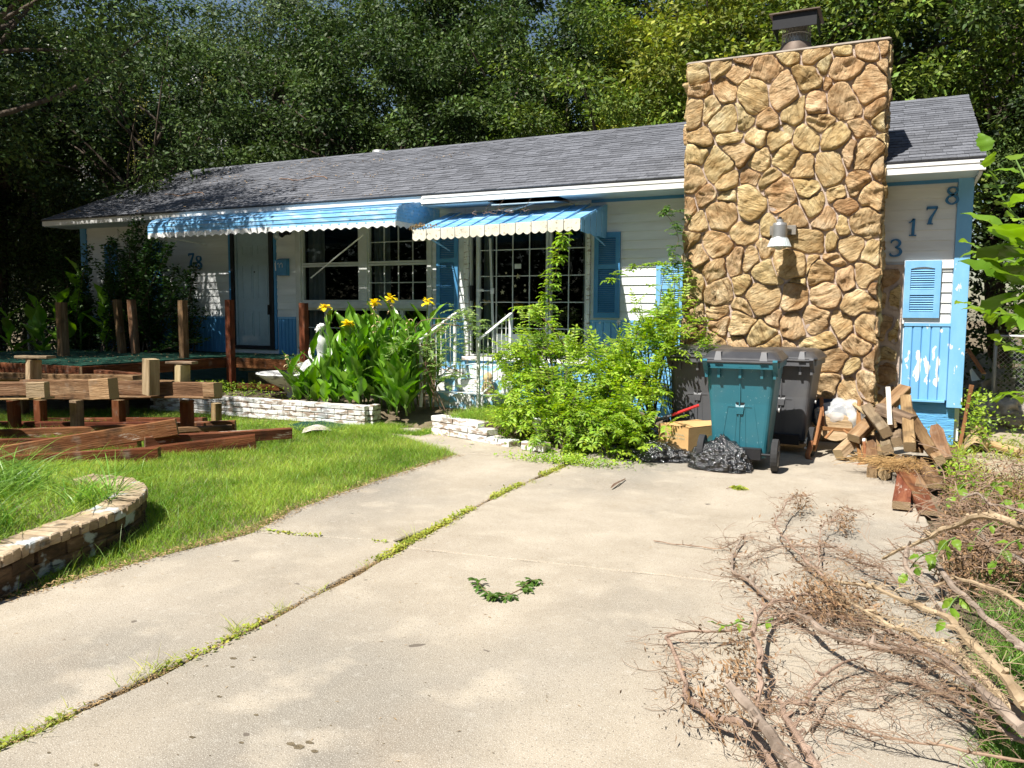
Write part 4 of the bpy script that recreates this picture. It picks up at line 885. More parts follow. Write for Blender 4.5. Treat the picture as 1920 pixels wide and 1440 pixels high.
# ---- bin bags
m_bag = mat('black_bag_plastic', [(.3, (.003, .003, .004)), (.7, (.006, .006, .007))], scale=5, rough=.2, spec=.9, bump=.8, bscale=22, bdist=.03, detail=4, coat=.6, bstretch=(1, 1, 1.5))
def bag(label, c, sx, sy, sz, seed, rz=0, knot=None):
    import bmesh
    b = bmesh.new(); bmesh.ops.create_icosphere(b, subdivisions=6, radius=1)
    for v in b.verts:
        p = v.co.copy(); a = math.atan2(p.y, p.x)
        f = 1+.16*noise.noise(p*1.3+Vector((seed, 0, 0)))
        n1 = 1-abs(noise.noise(p*2.4+Vector((0, seed, 0)))*2); n2 = 1-abs(noise.noise(Vector((p.x*6, p.y*6, p.z*3.0))+Vector((seed, seed, 0)))*2); n3 = 1-abs(noise.noise(Vector((p.x*13, p.y*13, p.z*8))+Vector((seed, 3, 0)))*2)
        v1 = noise.voronoi(p*2.6+Vector((seed, 0, 0)))[0]; v2 = noise.voronoi(p*6+Vector((0, seed, 0)))[0]; f += .15*(v1[1]-v1[0]-.2)+.075*(v2[1]-v2[0]-.2)
        n4 = 1-abs(noise.noise(Vector((math.cos(a)*5, math.sin(a)*5, p.z*1.1+seed)))*2.2)
        f += .08*(n1-.6)+.035*(n2-.5)+.012*(n3-.5)+.085*(n4-.5)*(1-abs(p.z)**3)
        q = Vector((p.x*sx*f, p.y*sy*f, 0)); z = p.z*f
        if z < 0: q *= (1+.10*(-z)); z = z*.12
        q.z = z*sz
        if knot and p.z > .8: q.z += (p.z-.8)*knot*5*(.6+.6*noise.noise(p*9)); q.x *= (1-(p.z-.8)*2.2); q.y *= (1-(p.z-.8)*2.2)
        v.co = q
    mn = min(v.co.z for v in b.verts)
    for v in b.verts: v.co.z = max(v.co.z-mn-.01, 0.002)
    me = bpy.data.meshes.new('bin_bag'); b.to_mesh(me); b.free(); me.materials.append(m_bag); me.polygons.foreach_set('use_smooth', [True]*len(me.polygons))
    o = bpy.data.objects.new('bin_bag', me); C.objects.link(o); o.location = c; o.rotation_euler = (0, 0, rz); tag(o, label, 'bin bag', 'black bin bags on the driveway'); return o
c = g(1347, 880); bag('shiny black bin bag slumped against the front of the teal bin', (c.x, c.y+.06, 0), .29, .21, .24, 3.1, R(-10), knot=.05)
c = g(1235, 868); bag('low black bin bag under the front of the cardboard box', (c.x-.06, c.y+.22, 0), .34, .22, .16, 8.7, R(12))
c = g(1190, 850); bag('long black bin bag half buried under the green bush', (c.x, c.y+.2, 0), .26, .3, .22, 5.3, R(30))
# ---- cardboard box
m_card = mat('cardboard', [(.3, (.46, .27, .11)), (.7, (.60, .38, .17))], scale=3, rough=.85, coord='Object', bump=.3, bscale=30, bdist=.005, stretch=(1, 1, 3))
m_cardin = flat('cardboard_edge', (.40, .26, .13), rough=.9)
m_ink = flat('teal_ink', (.16, .38, .36), rough=.9); m_inkf = flat('faded_ink', (.34, .33, .22), rough=.9)
A = Vector(g(1290, 849, .085)); B_ = Vector(g(1235, 838, .085)); ux_ = (B_-A).normalized(); uy_ = Vector((-ux_.y, ux_.x, 0)); uy_ = uy_ if uy_.y > 0 else -uy_
LX, LY, HZ = (B_-A).length*1.02, .56, .235
Mb = Matrix((ux_, uy_, ux_.cross(uy_))).transposed().to_4x4(); sgnz = 1 if ux_.cross(uy_).z > 0 else -1
Mb = Matrix.Translation(A) @ Mb
bx = thing('cardboard_box', 'tan cardboard box with faded print between bush and teal bin, on a black bag', 'box', A)
def BB(m): 
    return m
z1 = HZ*sgnz
mb = MB(); mb.box(0, LX, 0, .006, 0, z1); mb.box(0, LX, LY-.006, LY, 0, z1); mb.box(0, .006, .0061, LY-.0061, 0, z1); mb.box(LX-.006, LX, .0061, LY-.0061, 0, z1); mb.box(.006, LX-.006, .006, LY-.006, .002*sgnz, .008*sgnz)
body = fixn(mb.build('box_body', m_card, bx, M=Mb)) if False else None
o = mb.build('box_body', m_card, None, M=Mb); fixn(o); attach(o, bx); body = o
def flap(p, q, r_, s_):
    m = MB(); a, b, c2, d = [Vector(v) for v in (p, q, r_, s_)]; nn = (b-a).cross(d-a).normalized()*.004; m.add([a, b, c2, d, a+nn, b+nn, c2+nn, d+nn], boxf); o = m.build('flap', m_card, None, M=Mb); fixn(o); attach(o, bx)
e = .004*sgnz
flap((0, .01, z1+e), (0, LY-.01, z1+e), (LX*.48, LY-.02, z1+4*e), (LX*.50, .015, z1+9*e))
flap((LX, .01, z1+e), (LX, LY-.01, z1+e), (LX*.53, LY-.02, z1+2*e), (LX*.55, .03, z1-3*e))
flap((.02, 0.002, z1+2*e), (LX*.97, .002, z1+2*e), (LX*.9, .10, z1-6*e), (.08, .10, z1-5*e))
def text(s, size, M, m, parent, name='lettering', ext=.0006):
    cu = bpy.data.curves.new(name, 'FONT'); cu.body = s; cu.size = size; cu.extrude = ext; cu.space_character = 1.05
    t = bpy.data.objects.new(name, cu); C.objects.link(t); dg = bpy.context.evaluated_depsgraph_get(); me = bpy.data.meshes.new_from_object(t.evaluated_get(dg)); bpy.data.objects.remove(t)
    me.materials.clear(); me.materials.append(m); o = bpy.data.objects.new(name, me); C.objects.link(o); o.matrix_basis = M
    if parent: attach(o, parent)
    return o
# front face of the box: print runs from its left (as seen) to its right
left = Mb @ Vector((LX, 0, 0)); fdir = -ux_; upv = Vector((0, 0, 1)); nrm_ = fdir.cross(upv)*1.0
FM = Matrix((fdir, upv, nrm_)).transposed().to_4x4()
text('TER ATN PERSONAL', .030, Matrix.Translation(left+fdir*.07+upv*.150+nrm_*.0015) @ FM, m_inkf, body)
text('E DISPOSABLE WEAR', .030, Matrix.Translation(left+fdir*.07+upv*.115+nrm_*.0015) @ FM, m_inkf, body)
pm_ = MB(); q = left+fdir*.17+upv*.005+nrm_*.001; pm_.add([q, q+fdir*.1, q+fdir*.09+upv*.03, q+fdir*.015+upv*.035], [(0, 1, 2, 3)]); pm_.build('printed_patch', m_ink, body)
q = A+uy_*.32-ux_*.0015+upv*.10; pm_ = MB(); pm_.add([q+uy_*.06*math.cos(t)+upv*.045*math.sin(t) for t in np.linspace(0, 2*math.pi, 13)[:-1]], [tuple(range(12))]); pm_.build('printed_patch', m_ink, body)
# red and grey handle of a tool sticking out
mb = MB(); a_, b_ = w(1200, 800, 7.9), w(1296, 765, 8.1); mid = a_.lerp(b_, .62); 
tl = thing('tool_handle', 'grey and red tool handle leaning out of the bush beside the grey bin', 'tool handle', a_)
mb.tube([a_, mid], .017, 8); mb.build('grey_sleeve', m_bgrey, tl); mb = MB(); mb.tube([mid, b_, b_+(b_-a_)*.15], .014, 8); mb.build('red_shaft', flat('red_plastic', (.5, .03, .03), rough=.35), tl)

# ---- overturned chair frame
ch = thing('chair_frame', 'overturned wooden chair frame without seat beside the lumber pile', 'chair', (-.45, 8.3, 0))
def cb_(p, q, a, b, nm='rail', m=w_chair): return beam(nm, p, q, a, b, m, parent=ch, warp=.002, seg=3)
TL, TRr = w(1540, 746, 8.75), w(1611, 751, 8.75); ML, MR = w(1542, 800, 8.6), w(1608, 806, 8.6); BL, BR = w(1518, 856, 8.32), w(1622, 868, 8.28)
cb_(TL, ML, .035, .035, 'back_post'); cb_(TRr, MR, .035, .035, 'back_post'); cb_(w(1541, 770, 8.6), w(1527, 835, 8.35), .03, .025, 'leg'); cb_(w(1610, 775, 8.6), w(1619, 850, 8.33), .03, .025, 'leg')
cb_(w(1538, 803, 8.56), w(1608, 808, 8.54), .02, .04, 'cross_rail'); cb_(w(1547, 822, 8.5), w(1562, 806, 8.55), .03, .02, 'corner_brace'); cb_(w(1582, 806, 8.55), w(1606, 824, 8.5), .03, .02, 'corner_brace')
cb_(w(1538, 806, 8.55), w(1526, 845, 8.4), .03, .03, 'side_rail'); cb_(w(1605, 810, 8.5), w(1613, 862, 8.35), .03, .03, 'side_rail')
mb = MB(); P = smoothpath([w(1521, 822, 8.40), w(1519, 840, 8.34), w(1514, 854, 8.30), w(1521, 864, 8.27), w(1545, 868, 8.25), w(1580, 872, 8.23), w(1608, 874, 8.22), w(1619, 868, 8.25), w(1622, 850, 8.3), w(1620, 828, 8.36)], 4); mb.tube(P, [.022+.006*math.sin(i*.3) for i in range(len(P))], 8); mb.build('curved_rail', w_chair, ch, smooth=True)
mb = MB(); p = w(1521, 819, 8.4); mb.lathe([(0, .022), (.016, .02), (.018, 0), (.012, -.02)], 12, p); mb.build('foot_glide', m_white, ch); mb = MB(); p = w(1620, 826, 8.36); mb.lathe([(0, .022), (.016, .02), (.018, 0), (.012, -.02)], 12, p); mb.build('foot_glide', m_white, ch)
mb = MB()
for k in range(9): p = w(1513+random.uniform(-3, 4), 822+k*2.5, 8.38); mb.lathe([(0, .012), (.012, .005), (.012, -.008), (0, -.014)], 6, p)
mb.build('stuffing', m_white, ch)
# stuff inside / behind the chair: clear plastic bag, round board
m_clear = bpy.data.materials.new('clear_plastic'); m_clear.use_nodes = True; n_ = m_clear.node_tree.nodes; L__ = m_clear.node_tree.links; bs_ = n_['Principled BSDF']; bs_.inputs['Base Color'].default_value = (.8, .82, .83, 1); bs_.inputs['Roughness'].default_value = .2; bs_.inputs['Alpha'].default_value = .42; bs_.inputs['Specular IOR Level'].default_value = .8
import bmesh
b = bmesh.new(); bmesh.ops.create_icosphere(b, subdivisions=4, radius=1); 
for v in b.verts:
    p = v.co; f = 1+.25*noise.noise(p*1.8)+.16*(1-abs(noise.noise(p*4)*2)); v.co = Vector((p.x*.22*f, p.y*.14*f, p.z*.17*f))
me = bpy.data.meshes.new('plastic_bag'); b.to_mesh(me); b.free(); me.materials.append(m_clear); me.polygons.foreach_set('use_smooth', [True]*len(me.polygons))
o = bpy.data.objects.new('plastic_bag', me); C.objects.link(o); o.location = w(1578, 782, 8.85); tag(o, 'crumpled clear plastic bag behind the chair frame', 'plastic bag')
b = bmesh.new(); bmesh.ops.create_icosphere(b, subdivisions=4, radius=1)
for v in b.verts:
    p = v.co; f = 1+.2*noise.noise(p*1.6+Vector((5, 0, 0)))+.1*(1-abs(noise.noise(p*5)*2)); v.co = Vector((p.x*.17*f, p.y*.12*f, p.z*.15*f))
me = bpy.data.meshes.new('cloth_bundle'); b.to_mesh(me); b.free(); me.materials.append(flat('navy_cloth', (.02, .035, .06), rough=.9, bump=.4)); me.polygons.foreach_set('use_smooth', [True]*len(me.polygons))
o = bpy.data.objects.new('cloth_bundle', me); C.objects.link(o); o.location = w(1552, 775, 9.0); tag(o, 'dark navy cloth bundle at the foot of the chimney behind the chair frame', 'cloth')
mb = MB(); p = w(1566, 800, 8.7); mb.lathe([(0, -.012), (.16, -.012), (.165, 0), (.16, .012), (0, .012)], 26, (0, 0, 0), axis='Y'); o = mb.build('round_board', w_pale, M=Matrix.Translation(p) @ Matrix.Rotation(R(-14), 4, 'X') @ Matrix.Diagonal((1, 1, .9, 1))); tag(o, 'round pale wooden board leaning inside the chair frame', 'board')
mb = MB(); a_ = w(1545, 762, 8.95); mb.ext([a_, a_+Vector((.09, -.02, -.03)), a_+Vector((.10, -.02, .0)), a_+Vector((.02, 0, .05))], (0, .01, 0)); o = mb.build('red_tag', flat('red_tape', (.6, .03, .03))); tag(o, 'small red strip on the bundle behind the chair frame', 'strip')

# ---- lumber pile right of the chair
G1 = 'cut posts and boards piled at the house corner'
def post(label, ex, ey, Ye, dx, dy, dz, sz=.09, m=w_grey, szz=None, roll=0, name='timber_post', cat='timber', group=G1, **k):
    e_ = w(ex, ey, Ye); return beam(name, e_+Vector((dx, dy, dz)), e_, sz, szz or sz, m, roll=roll, label=label, cat=cat, group=group, chamf=.008, **k)
post('squared post end tilted up, highest of the stacked post ends', 1661, 811, 7.95, -.18, .65, .14, .095, roll=.5)
post('short grey post end lowest in front of the blue post stack, above the straw', 1663, 843, 7.8, -.02, .75, .05, .09, roll=.45)
post('grey post end between the topmost post and the thick standing block', 1682, 829, 7.9, .02, .9, .08, .085, roll=.35)
post('thick pale-topped post end standing tallest in the middle of the pile', 1706, 838, 7.75, -.04, .85, .34, .095, m=w_tan, roll=.05)
post('reddish brown post end with peeling stain right of the middle of the pile', 1748, 846, 7.72, -.20, .75, .28, .09, m=w_brown, roll=.6)
post('small tan post end at the right foot of the pile', 1763, 863, 7.6, -.1, .6, .05, .08, m=w_tan, roll=.5)
post('knotty post end on the concrete next to the chair frame', 1635, 887, 7.58, .03, .9, .02, .085, m=w_brown)
post('short diamond-turned post end right of the knotty one on the concrete', 1658, 892, 7.5, .0, .6, .03, .08, m=w_tan, roll=.7)
post('tan post slanting out through the middle of the chair frame', 1572, 852, 8.3, .22, .4, .20, .10, m=w_pale, roll=.2)
post('post end with white staple tag lying across the top of the pile', 1713, 790, 8.15, -.30, .22, .08, .10, m=w_grey, roll=.1)
post('dark brown block wedged deep in the middle of the pile', 1672, 795, 8.2, .1, .5, .0, .08, m=w_brown, roll=.2)
post('grey block lying behind the thick middle post', 1728, 815, 8.1, -.1, .6, .05, .1, m=w_grey, roll=.1)
beam('timber_beam', w(1600, 822, 8.35), w(1697, 729, 9.1), .125, .085, w_tan, roll=.2, label='long tan beam leaning diagonally against the blue corner', cat='timber', group=G1, chamf=.006)
beam('wood_stick', w(1669, 797, 8.1), w(1665, 726, 8.35), .042, .02, w_whitew, label='narrow whitewashed stick standing upright in the pile', cat='stick', up_hint=(0, 1, 0))
beam('split_board', w(1600, 756, 8.8), w(1643, 790, 8.35), .05, .02, w_pale, label='splintered thin board between chair frame and diagonal beam', cat='board')
def board_(label, p, q, wd, th, m, hint=(0, 0, 1), roll=0, **k): return beam('board', p, q, wd, th, m, roll=roll, label=label, cat='board', group=G1, up_hint=hint, **k)
board_('reddish picket with clipped point leaning on the blue foundation', w(1772, 860, 7.85), w(1752, 797, 8.45), .12, .022, w_brown, hint=(0, -1, 0), tip=.55)
board_('long flat reddish board along the right side of the pile', g(1783, 915, .03), g(1780, 838, .05), .13, .03, w_brown)
board_('flat brown board under the straw, second from the right', g(1752, 912, .05), w(1728, 858, 8.1), .14, .035, w_brown)
board_('thick worn red board end overhanging the driveway', w(1727, 930, 6.75), w(1690, 872, 7.7), .15, .05, w_redp, roll=.15)
board_('short board with whitish worn paint pointing at the camera', g(1690, 948, .045), g(1697, 890, .07), .12, .06, w_redp)
board_('dark red board lowest at the near tip of the pile', g(1741, 962, .03), g(1712, 900, .06), .12, .035, w_redp)
board_('small flat board end directly right of the chair frame', w(1636, 858, 7.9), w(1636, 820, 8.7), .11, .04, w_brown)
board_('narrow pale board end leaning up behind the knotty post', w(1652, 850, 7.95), w(1648, 815, 8.5), .06, .04, w_tan)
board_('low brown board crossing under the middle posts', w(1690, 862, 7.75), w(1655, 850, 8.4), .09, .04, w_brown)
board_('tan board running under the straw toward the brush', g(1722, 915, .07), g(1690, 858, .11), .13, .035, w_tan)
board_('brown board end hidden at the back next to the foundation', w(1720, 845, 8.0), w(1716, 800, 8.7), .10, .04, w_brown)
# pine straw spilled on it
def strands(name, c, rad, n, ln, r, m, seed, lift=.1, dirb=None, zfun=None, curl=.5):
    rs = np.random.default_rng(seed); V, Fc = [], []
    for i in range(n):
        p = Vector(c)+Vector((rs.normal()*rad[0], rs.normal()*rad[1], abs(rs.normal())*rad[2])); a = rs.uniform(0, 6.28) if dirb is None else dirb+rs.normal()*.5
        d = Vector((math.cos(a), math.sin(a), rs.uniform(-.1, lift))); L_ = ln*rs.uniform(.5, 1.2); pts = []; q = p.copy()
        for k in range(5):
            pts.append(q.copy()); q = q+d*(L_/4); d = (d+Vector((rs.normal(), rs.normal(), rs.normal()*.4-.12))*curl*.4).normalized()
            if zfun is not None and q.z < zfun: q.z = zfun+.003; d.z = abs(d.z)*.3
        b0 = len(V); n3 = 3
        for k, q in enumerate(pts):
            for j in range(3): aa = j*2.094; V.append((q.x+r*math.cos(aa), q.y+r*math.sin(aa)*.7, q.z+r*math.sin(aa)))
        for k in range(4):
            for j in range(3): Fc.append((b0+k*3+j, b0+k*3+(j+1) % 3, b0+(k+1)*3+(j+1) % 3, b0+(k+1)*3+j))
    me = fast_mesh(name, np.array(V), np.array(Fc)); me.materials.append(m); o = bpy.data.objects.new(name, me); C.objects.link(o); return o
m_straw = mat('pine_straw', [(.3, (.34, .19, .07)), (.7, (.58, .38, .16))], scale=9, island=.3, rough=.8, bump=0)
p = w(1695, 880, 7.55); tag(strands('pine_straw', p+Vector((0, 0, .02)), (.10, .09, .04), 330, .17, .0016, m_straw, 3, dirb=-1.9), 'tuft of tan pine straw spilled over the lumber pile', 'straw', kind='stuff')
p = w(1655, 870, 7.7); tag(strands('pine_straw', p, (.10, .05, .03), 200, .16, .0016, m_straw, 4, dirb=2.8), 'thin tan pine straw trailing toward the chair frame', 'straw', kind='stuff')

# ---- things beside the house on the right
beam('wooden_post', (wx(1805)+.02, 9.75, .0), w(1822, 722, 9.9), .035, .035, w_chair, label='slender brown wooden leg standing upright beside the blue house corner', cat='post', up_hint=(0, 1, 0), tip=1.35)
def sheet(name, pts, mm, label, cat, th=.012, curl=0):
    mb = MB(); n = 14; a, b, c2, d = [Vector(p) for p in pts]; T_ = []
    for i in range(n+1):
        for j in range(5):
            u, v = i/n, j/4; q = a.lerp(b, u).lerp(d.lerp(c2, u), v); q = q+Vector((0, 0, curl*math.sin(u*math.pi*1.2)*(.7+.5*v)+.012*noise.noise(q*6))); T_.append(q)
    mb.add(T_, [(i*5+j, (i+1)*5+j, (i+1)*5+j+1, i*5+j+1) for i in range(n) for j in range(4)]); o = mb.build(name, mm, smooth=True)
    return tag(o, label, cat)
m_paper = mat('brown_paper', [(.3, (.38, .25, .12)), (.7, (.55, .39, .21))], scale=4, rough=.5, spec=.4, bump=.2, coord='World')
sheet('paper_sheet', (g(1806, 848, .01), g(1862, 845, .01), g(1858, 812, .02), g(1810, 815, .02)), m_paper, 'curled brown paper sheet on the sandy ground by the house corner', 'paper', curl=.13)
mb = MB(); mb.tube([g(1855, 832, .06), g(1912, 848, .05)], .04, 10); o = mb.build('paper_roll', m_paper, smooth=False); tag(o, 'brown paper roll lying right of the curled sheet', 'paper roll')
m_tarp = mat('grey_carpet', [(.3, (.22, .21, .19)), (.7, (.42, .40, .36))], scale=5, rough=.95, bump=.5, coord='World')
m_tarp2 = mat('pale_rags', [(.35, (.35, .31, .25)), (.7, (.66, .61, .52))], scale=4, rough=.95, bump=.6, coord='World')
def heap(name, c, sx, sy, sz, mm, seed, label, cat):
    b = bmesh.new(); bmesh.ops.create_icosphere(b, subdivisions=5, radius=1)
    for v in b.verts:
        p = v.co; f = 1+.35*noise.noise(p*1.7+Vector((seed, 0, 0)))+.22*(1-abs(noise.noise(p*3.5+Vector((0, seed, 0)))*2))+.05*noise.noise(p*12); v.co = Vector((p.x*sx*f, p.y*sy*f, max(p.z*sz*f, -.02)))
    me = bpy.data.meshes.new(name); b.to_mesh(me); b.free(); me.materials.append(mm); me.polygons.foreach_set('use_smooth', [True]*len(me.polygons)); o = bpy.data.objects.new(name, me); C.objects.link(o); o.location = c; return tag(o, label, cat)
heap('rag_heap', g(1868, 790)+Vector((0, 0, 0)), .34, .55, .30, m_tarp2, 2.2, 'heap of pale rags and torn sheeting beside the house, behind the paper', 'rag heap')
heap('carpet_heap', g(1845, 750, .1)+Vector((0, .6, 0)), .4, .8, .5, m_tarp, 4.1, 'grey crumpled carpet thrown over debris next to the chain link gate', 'carpet')
heap('rubble_heap', g(1905, 800)+Vector((.2, 0, 0)), .4, .3, .16, m_sand, 7.7, 'low mound of sandy rubble at the right edge behind the brush', 'rubble')
beam('loose_board', w(1815, 655, 11.6), w(1845, 700, 11.2), .05, .02, w_chair, label='thin brown board leaning behind the house corner', cat='board')
mb = MB(); mb.add([w(1822, 690, 11.4), w(1838, 712, 11.3), w(1822, 715, 11.2), w(1818, 695, 11.2)], [(0, 1, 2, 3)]); o = mb.build('metal_sheet', m_soffit); tag(o, 'small pale blue panel showing just right of the house corner', 'panel')
# chain-link fences
m_chain = flat('galvanised_wire', (.36, .37, .36), rough=.45, metal=.4)
def chainlink(label, p0, p1, h, nposts, z0=.03, cell=.062, cat='fence'):
    p0, p1 = Vector(p0), Vector(p1); d = (p1-p0); Ln = d.length; d.normalize()
    t = thing('chain_link_fence', label, cat, p0)
    for i in range(nposts):
        q = p0+d*(Ln*i/(nposts-1)); mb = MB(); mb.tube([q, q+Vector((0, 0, h+.05))], .024, 8); mb.lathe([(.026, -.02), (.028, 0), (.018, .025), (0, .032)], 8, q+Vector((0, 0, h+.05))); mb.build('post', m_chain, t, smooth=True)
    mb = MB(); mb.tube([p0+Vector((0, 0, h)), p1+Vector((0, 0, h))], .016, 6); mb.build('top_rail', m_chain, t)
    mb = MB(); n = int(Ln/cell); r = .0022
    for i in range(-int(h/cell), n+int(h/cell)):
        for sg in (1, -1):
            a = i*cell; zs = [z0, h]; xs = [a, a+sg*(h-z0)]
            pts = []
            for x, z in zip(xs, zs): pts.append([x, z])
            # clip to 0..Ln
            (xa_, za_), (xb_, zb_) = pts
            if xb_ == xa_: continue
            def cl(x): t_ = (x-xa_)/(xb_-xa_); return za_+(zb_-za_)*t_
            lo_, hi_ = min(xa_, xb_), max(xa_, xb_); A_, B2 = max(lo_, 0), min(hi_, Ln)
            if B2-A_ < .02: continue
            mb.tube([p0+d*A_+Vector((0, 0, cl(A_))), p0+d*B2+Vector((0, 0, cl(B2)))], r, 3, False)
    mb.build('wire_mesh', m_chain, t); return t
pa_, pb_ = w(1858, 800, 12.4), w(1925, 800, 12.0)
chainlink('chain link gate between the house corner and the right edge of the yard', (pa_.x, 12.4, 0), (pa_.x+1.6, 12.2, 0), 1.15, 3, cat='gate')
chainlink('chain link fence in deep shade left of the deck under the trees', (-17.6, 11.6, 0), (-14.2, 11.4, 0), 1.05, 3)

# ================================================================= DECK
deck = thing('wooden_deck', 'dark red wooden deck with green outdoor carpet and bare railing posts', 'deck', (-10.5, 9, 0))
m_green = mat('green_outdoor_carpet', [(.3, (.004, .035, .022)), (.7, (.008, .06, .036))], scale=12, coord='World', rough=.95, bump=.6, bscale=150)
DZ = .72; DF = 9.15
mb = MB(); mb.box(-13.2, -9.22, 6.75, Yw-.03, DZ-.02, DZ+.006); mb.box(-9.219, -7.55, DF+.05, Yw-.03, DZ-.02, DZ+.006); mb.build('carpet', m_green, deck)
beam('rim_joist', (-9.25, DF+.02, DZ-.085), (-7.5, DF+.02, DZ-.085), .045, .15, w_red, parent=deck)
beam('rim_joist', (-9.18, 6.7, DZ-.085), (-9.18, DF, DZ-.085), .045, .15, w_red, parent=deck)
beam('rim_joist', (-13.2, 6.72, DZ-.085), (-9.21, 6.72, DZ-.085), .045, .15, w_red, parent=deck)
beam('lower_rail', (-9.25, DF+.02, .28), (-7.5, DF+.02, .30), .04, .09, w_red, parent=deck)
beam('lower_rail', (-9.18, 7.2, .28), (-9.18, DF, .28), .04, .09, w_red, parent=deck)
for i in range(8): beam('joist', (-9.0+i*.21, DF+.06, DZ-.09), (-9.0+i*.21, Yw-.06, DZ-.09), .04, .13, w_red, parent=deck, seg=1)
for i in range(12): beam('joist', (-12.9+i*.33, 6.76, DZ-.09), (-12.9+i*.33, Yw-.06, DZ-.09), .04, .13, w_red, parent=deck, seg=1)
def dpost(px, py, Y, z0, label, m=w_red, s=.10, lean=0.0):
    p = w(px, py, Y); beam('post', (p.x+lean, Y, z0), p, s, s, m, parent=deck, label=label, up_hint=(0, 1, 0), warp=.008)
dpost(430, 562, DF-.03, .02, 'tall red-brown post at the deck corner beside the entry door')
dpost(569, 568, DF-.03, .25, 'red-brown post in front of the window, behind the canna leaves')
dpost(342, 563, 8.5, DZ, 'reddish post standing on the green carpet', m=w_brown)
dpost(219, 562, 9.0, DZ, 'sunlit orange-brown post, left one of a pair on the deck', m=w_brown, lean=.08)
dpost(246, 562, 9.0, DZ, 'weathered post, right one of a pair on the deck', m=w_brown, lean=.06)
dpost(115, 567, 8.0, .05, 'dark post at the far left of the deck', m=w_brown, s=.12)
for (x, y) in ((-9.18, 7.3), (-9.18, 8.2), (-10.5, 6.8), (-12, 6.8), (-13.1, 6.9), (-7.6, DF+.1), (-10.8, 8.4), (-12, 8.6)): beam('support', (x-.07, y+.06, -.02), (x-.07, y+.06, DZ-.17), .09, .09, w_brown, parent=deck, up_hint=(0, 1, 0), seg=2)
# painted stone-block foundation seen under the deck
mb = MB()
for r_ in range(3):
    for i in range(13):
        x = -9.9+i*.4+(r_ % 2)*.2; mb.box(x, x+.385, Yw-.022-.01*random.random(), Yw+.04, .02+r_*.2, .205+r_*.2-.008)
        o = mb.build('foundation_block', m_whitep if r_ else m_soffit, house); mb = MB()
# leaf litter on deck and roof
m_litter = mat('leaf_litter', [(.3, (.16, .10, .045)), (.7, (.42, .29, .14))], scale=9, island=.4, rough=.9, bump=0)
LEAF4 = (np.array([(0, 0, 0), (.5, .45, .05), (0, 1, 0), (-.5, .45, .05)]), np.array([(0, 1, 2), (0, 2, 3)]))
def leaf_cloud(P, Fd, Nn, S, asp=.5, tmpl=None):
    """one leaf per row: base point, direction, normal, length"""
    tv, tf = tmpl or LEAF4
    Fd = Fd/np.maximum(np.linalg.norm(Fd, axis=1, keepdims=True), 1e-6); Sd = np.cross(Fd, Nn); Sd /= np.maximum(np.linalg.norm(Sd, axis=1, keepdims=True), 1e-6); Nn2 = np.cross(Sd, Fd)
    k = len(tv); V = P[:, None, :]+S[:, None, None]*(tv[None, :, 0:1]*asp*Sd[:, None, :]+tv[None, :, 1:2]*Fd[:, None, :]+tv[None, :, 2:3]*Nn2[:, None, :])
    Fc = (tf[None]+np.arange(len(P))[:, None, None]*k).reshape(-1, tf.shape[1]); return V.reshape(-1, 3), Fc
def cloud_obj(name, P, Fd, Nn, S, m, asp=.5, parent=None, tmpl=None, kind=None, label=None, cat=None):
    V, Fc = leaf_cloud(P, Fd, Nn, S, asp, tmpl); me = fast_mesh(name, V, Fc); me.materials.append(m); o = bpy.data.objects.new(name, me); C.objects.link(o)
    if parent: attach(o, parent)
    return tag(o, label, cat, kind=kind)
def unit(n): v = rng.normal(size=(n, 3)); return v/np.linalg.norm(v, axis=1, keepdims=True)
n = 900; P = np.stack([rng.uniform(-13, -7.7, n), rng.uniform(7, 10.05, n), np.full(n, DZ+.012)], 1); P = P[(P[:, 0] < -9.25) | (P[:, 1] > 9.25)]; n = len(P)
Fd = unit(n); Fd[:, 2] *= .15; Nn = np.tile([0, 0, 1.], (n, 1))+unit(n)*.3
cloud_obj('leaf_litter', P, Fd, Nn, rng.uniform(.02, .045, n), m_litter, .5, kind='stuff', label='dry leaf litter scattered on the green deck carpet', cat='leaf litter')
ns = 2600; xs = -13.8+rng.random(ns)**1.6*7.5; ss = rng.random(ns)*sl_len*.95
clu = np.array([noise.noise(Vector((x*1.1, s_*1.8, 2.))) for x, s_ in zip(xs, ss)]); k = clu > .05; xs, ss = xs[k], ss[k]; n = len(xs)
P = np.stack([xs, E_Y+su.y*ss+sn.y*.03, E_Z+su.z*ss+sn.z*.03], 1); Fd = unit(n); Fd[:, 2] *= .2; Nn = np.tile([sn.x, sn.y, sn.z], (n, 1))+unit(n)*.3
cloud_obj('roof_litter', P, Fd, Nn, rng.uniform(.02, .05, n), m_litter, .45, kind='stuff', label='dry leaves and twigs fallen on the left part of the roof', cat='leaf litter')
m_twig = mat('twig_bark', [(.3, (.15, .085, .055)), (.7, (.30, .20, .14))], scale=6, island=.2, rough=.85, bump=.2)
for i, (a0, a1, lb) in enumerate(((( 355, 378), (250, 372), 'thin bare twig lying low on the left roof slope'), ((560, 345), (470, 362), 'crooked bare twig lying on the roof above the long awning'))):
    sA = 1.0+i*.6; pts = []
    for t in np.linspace(0, 1, 9):
        X_ = -10.9+i*2.3-1.3*t; s_ = .9+i*.5+.3*t+.1*math.sin(t*9); pts.append((X_, E_Y+su.y*s_+sn.y*.03, E_Z+su.z*s_+sn.z*.03+.02*math.sin(t*6)))
    mb = MB(); mb.tube(pts, .008, 5); 
    for j in (2, 4, 6): q = Vector(pts[j]); mb.tube([q, q+Vector((-.12, .03*(-1)**j, .03)), q+Vector((-.25, .10*(-1)**j, .02))], .004, 4)
    tag(mb.build('fallen_twig', m_twig), lb, 'twig')
p = w(905, 400, 9.3); mb = MB()
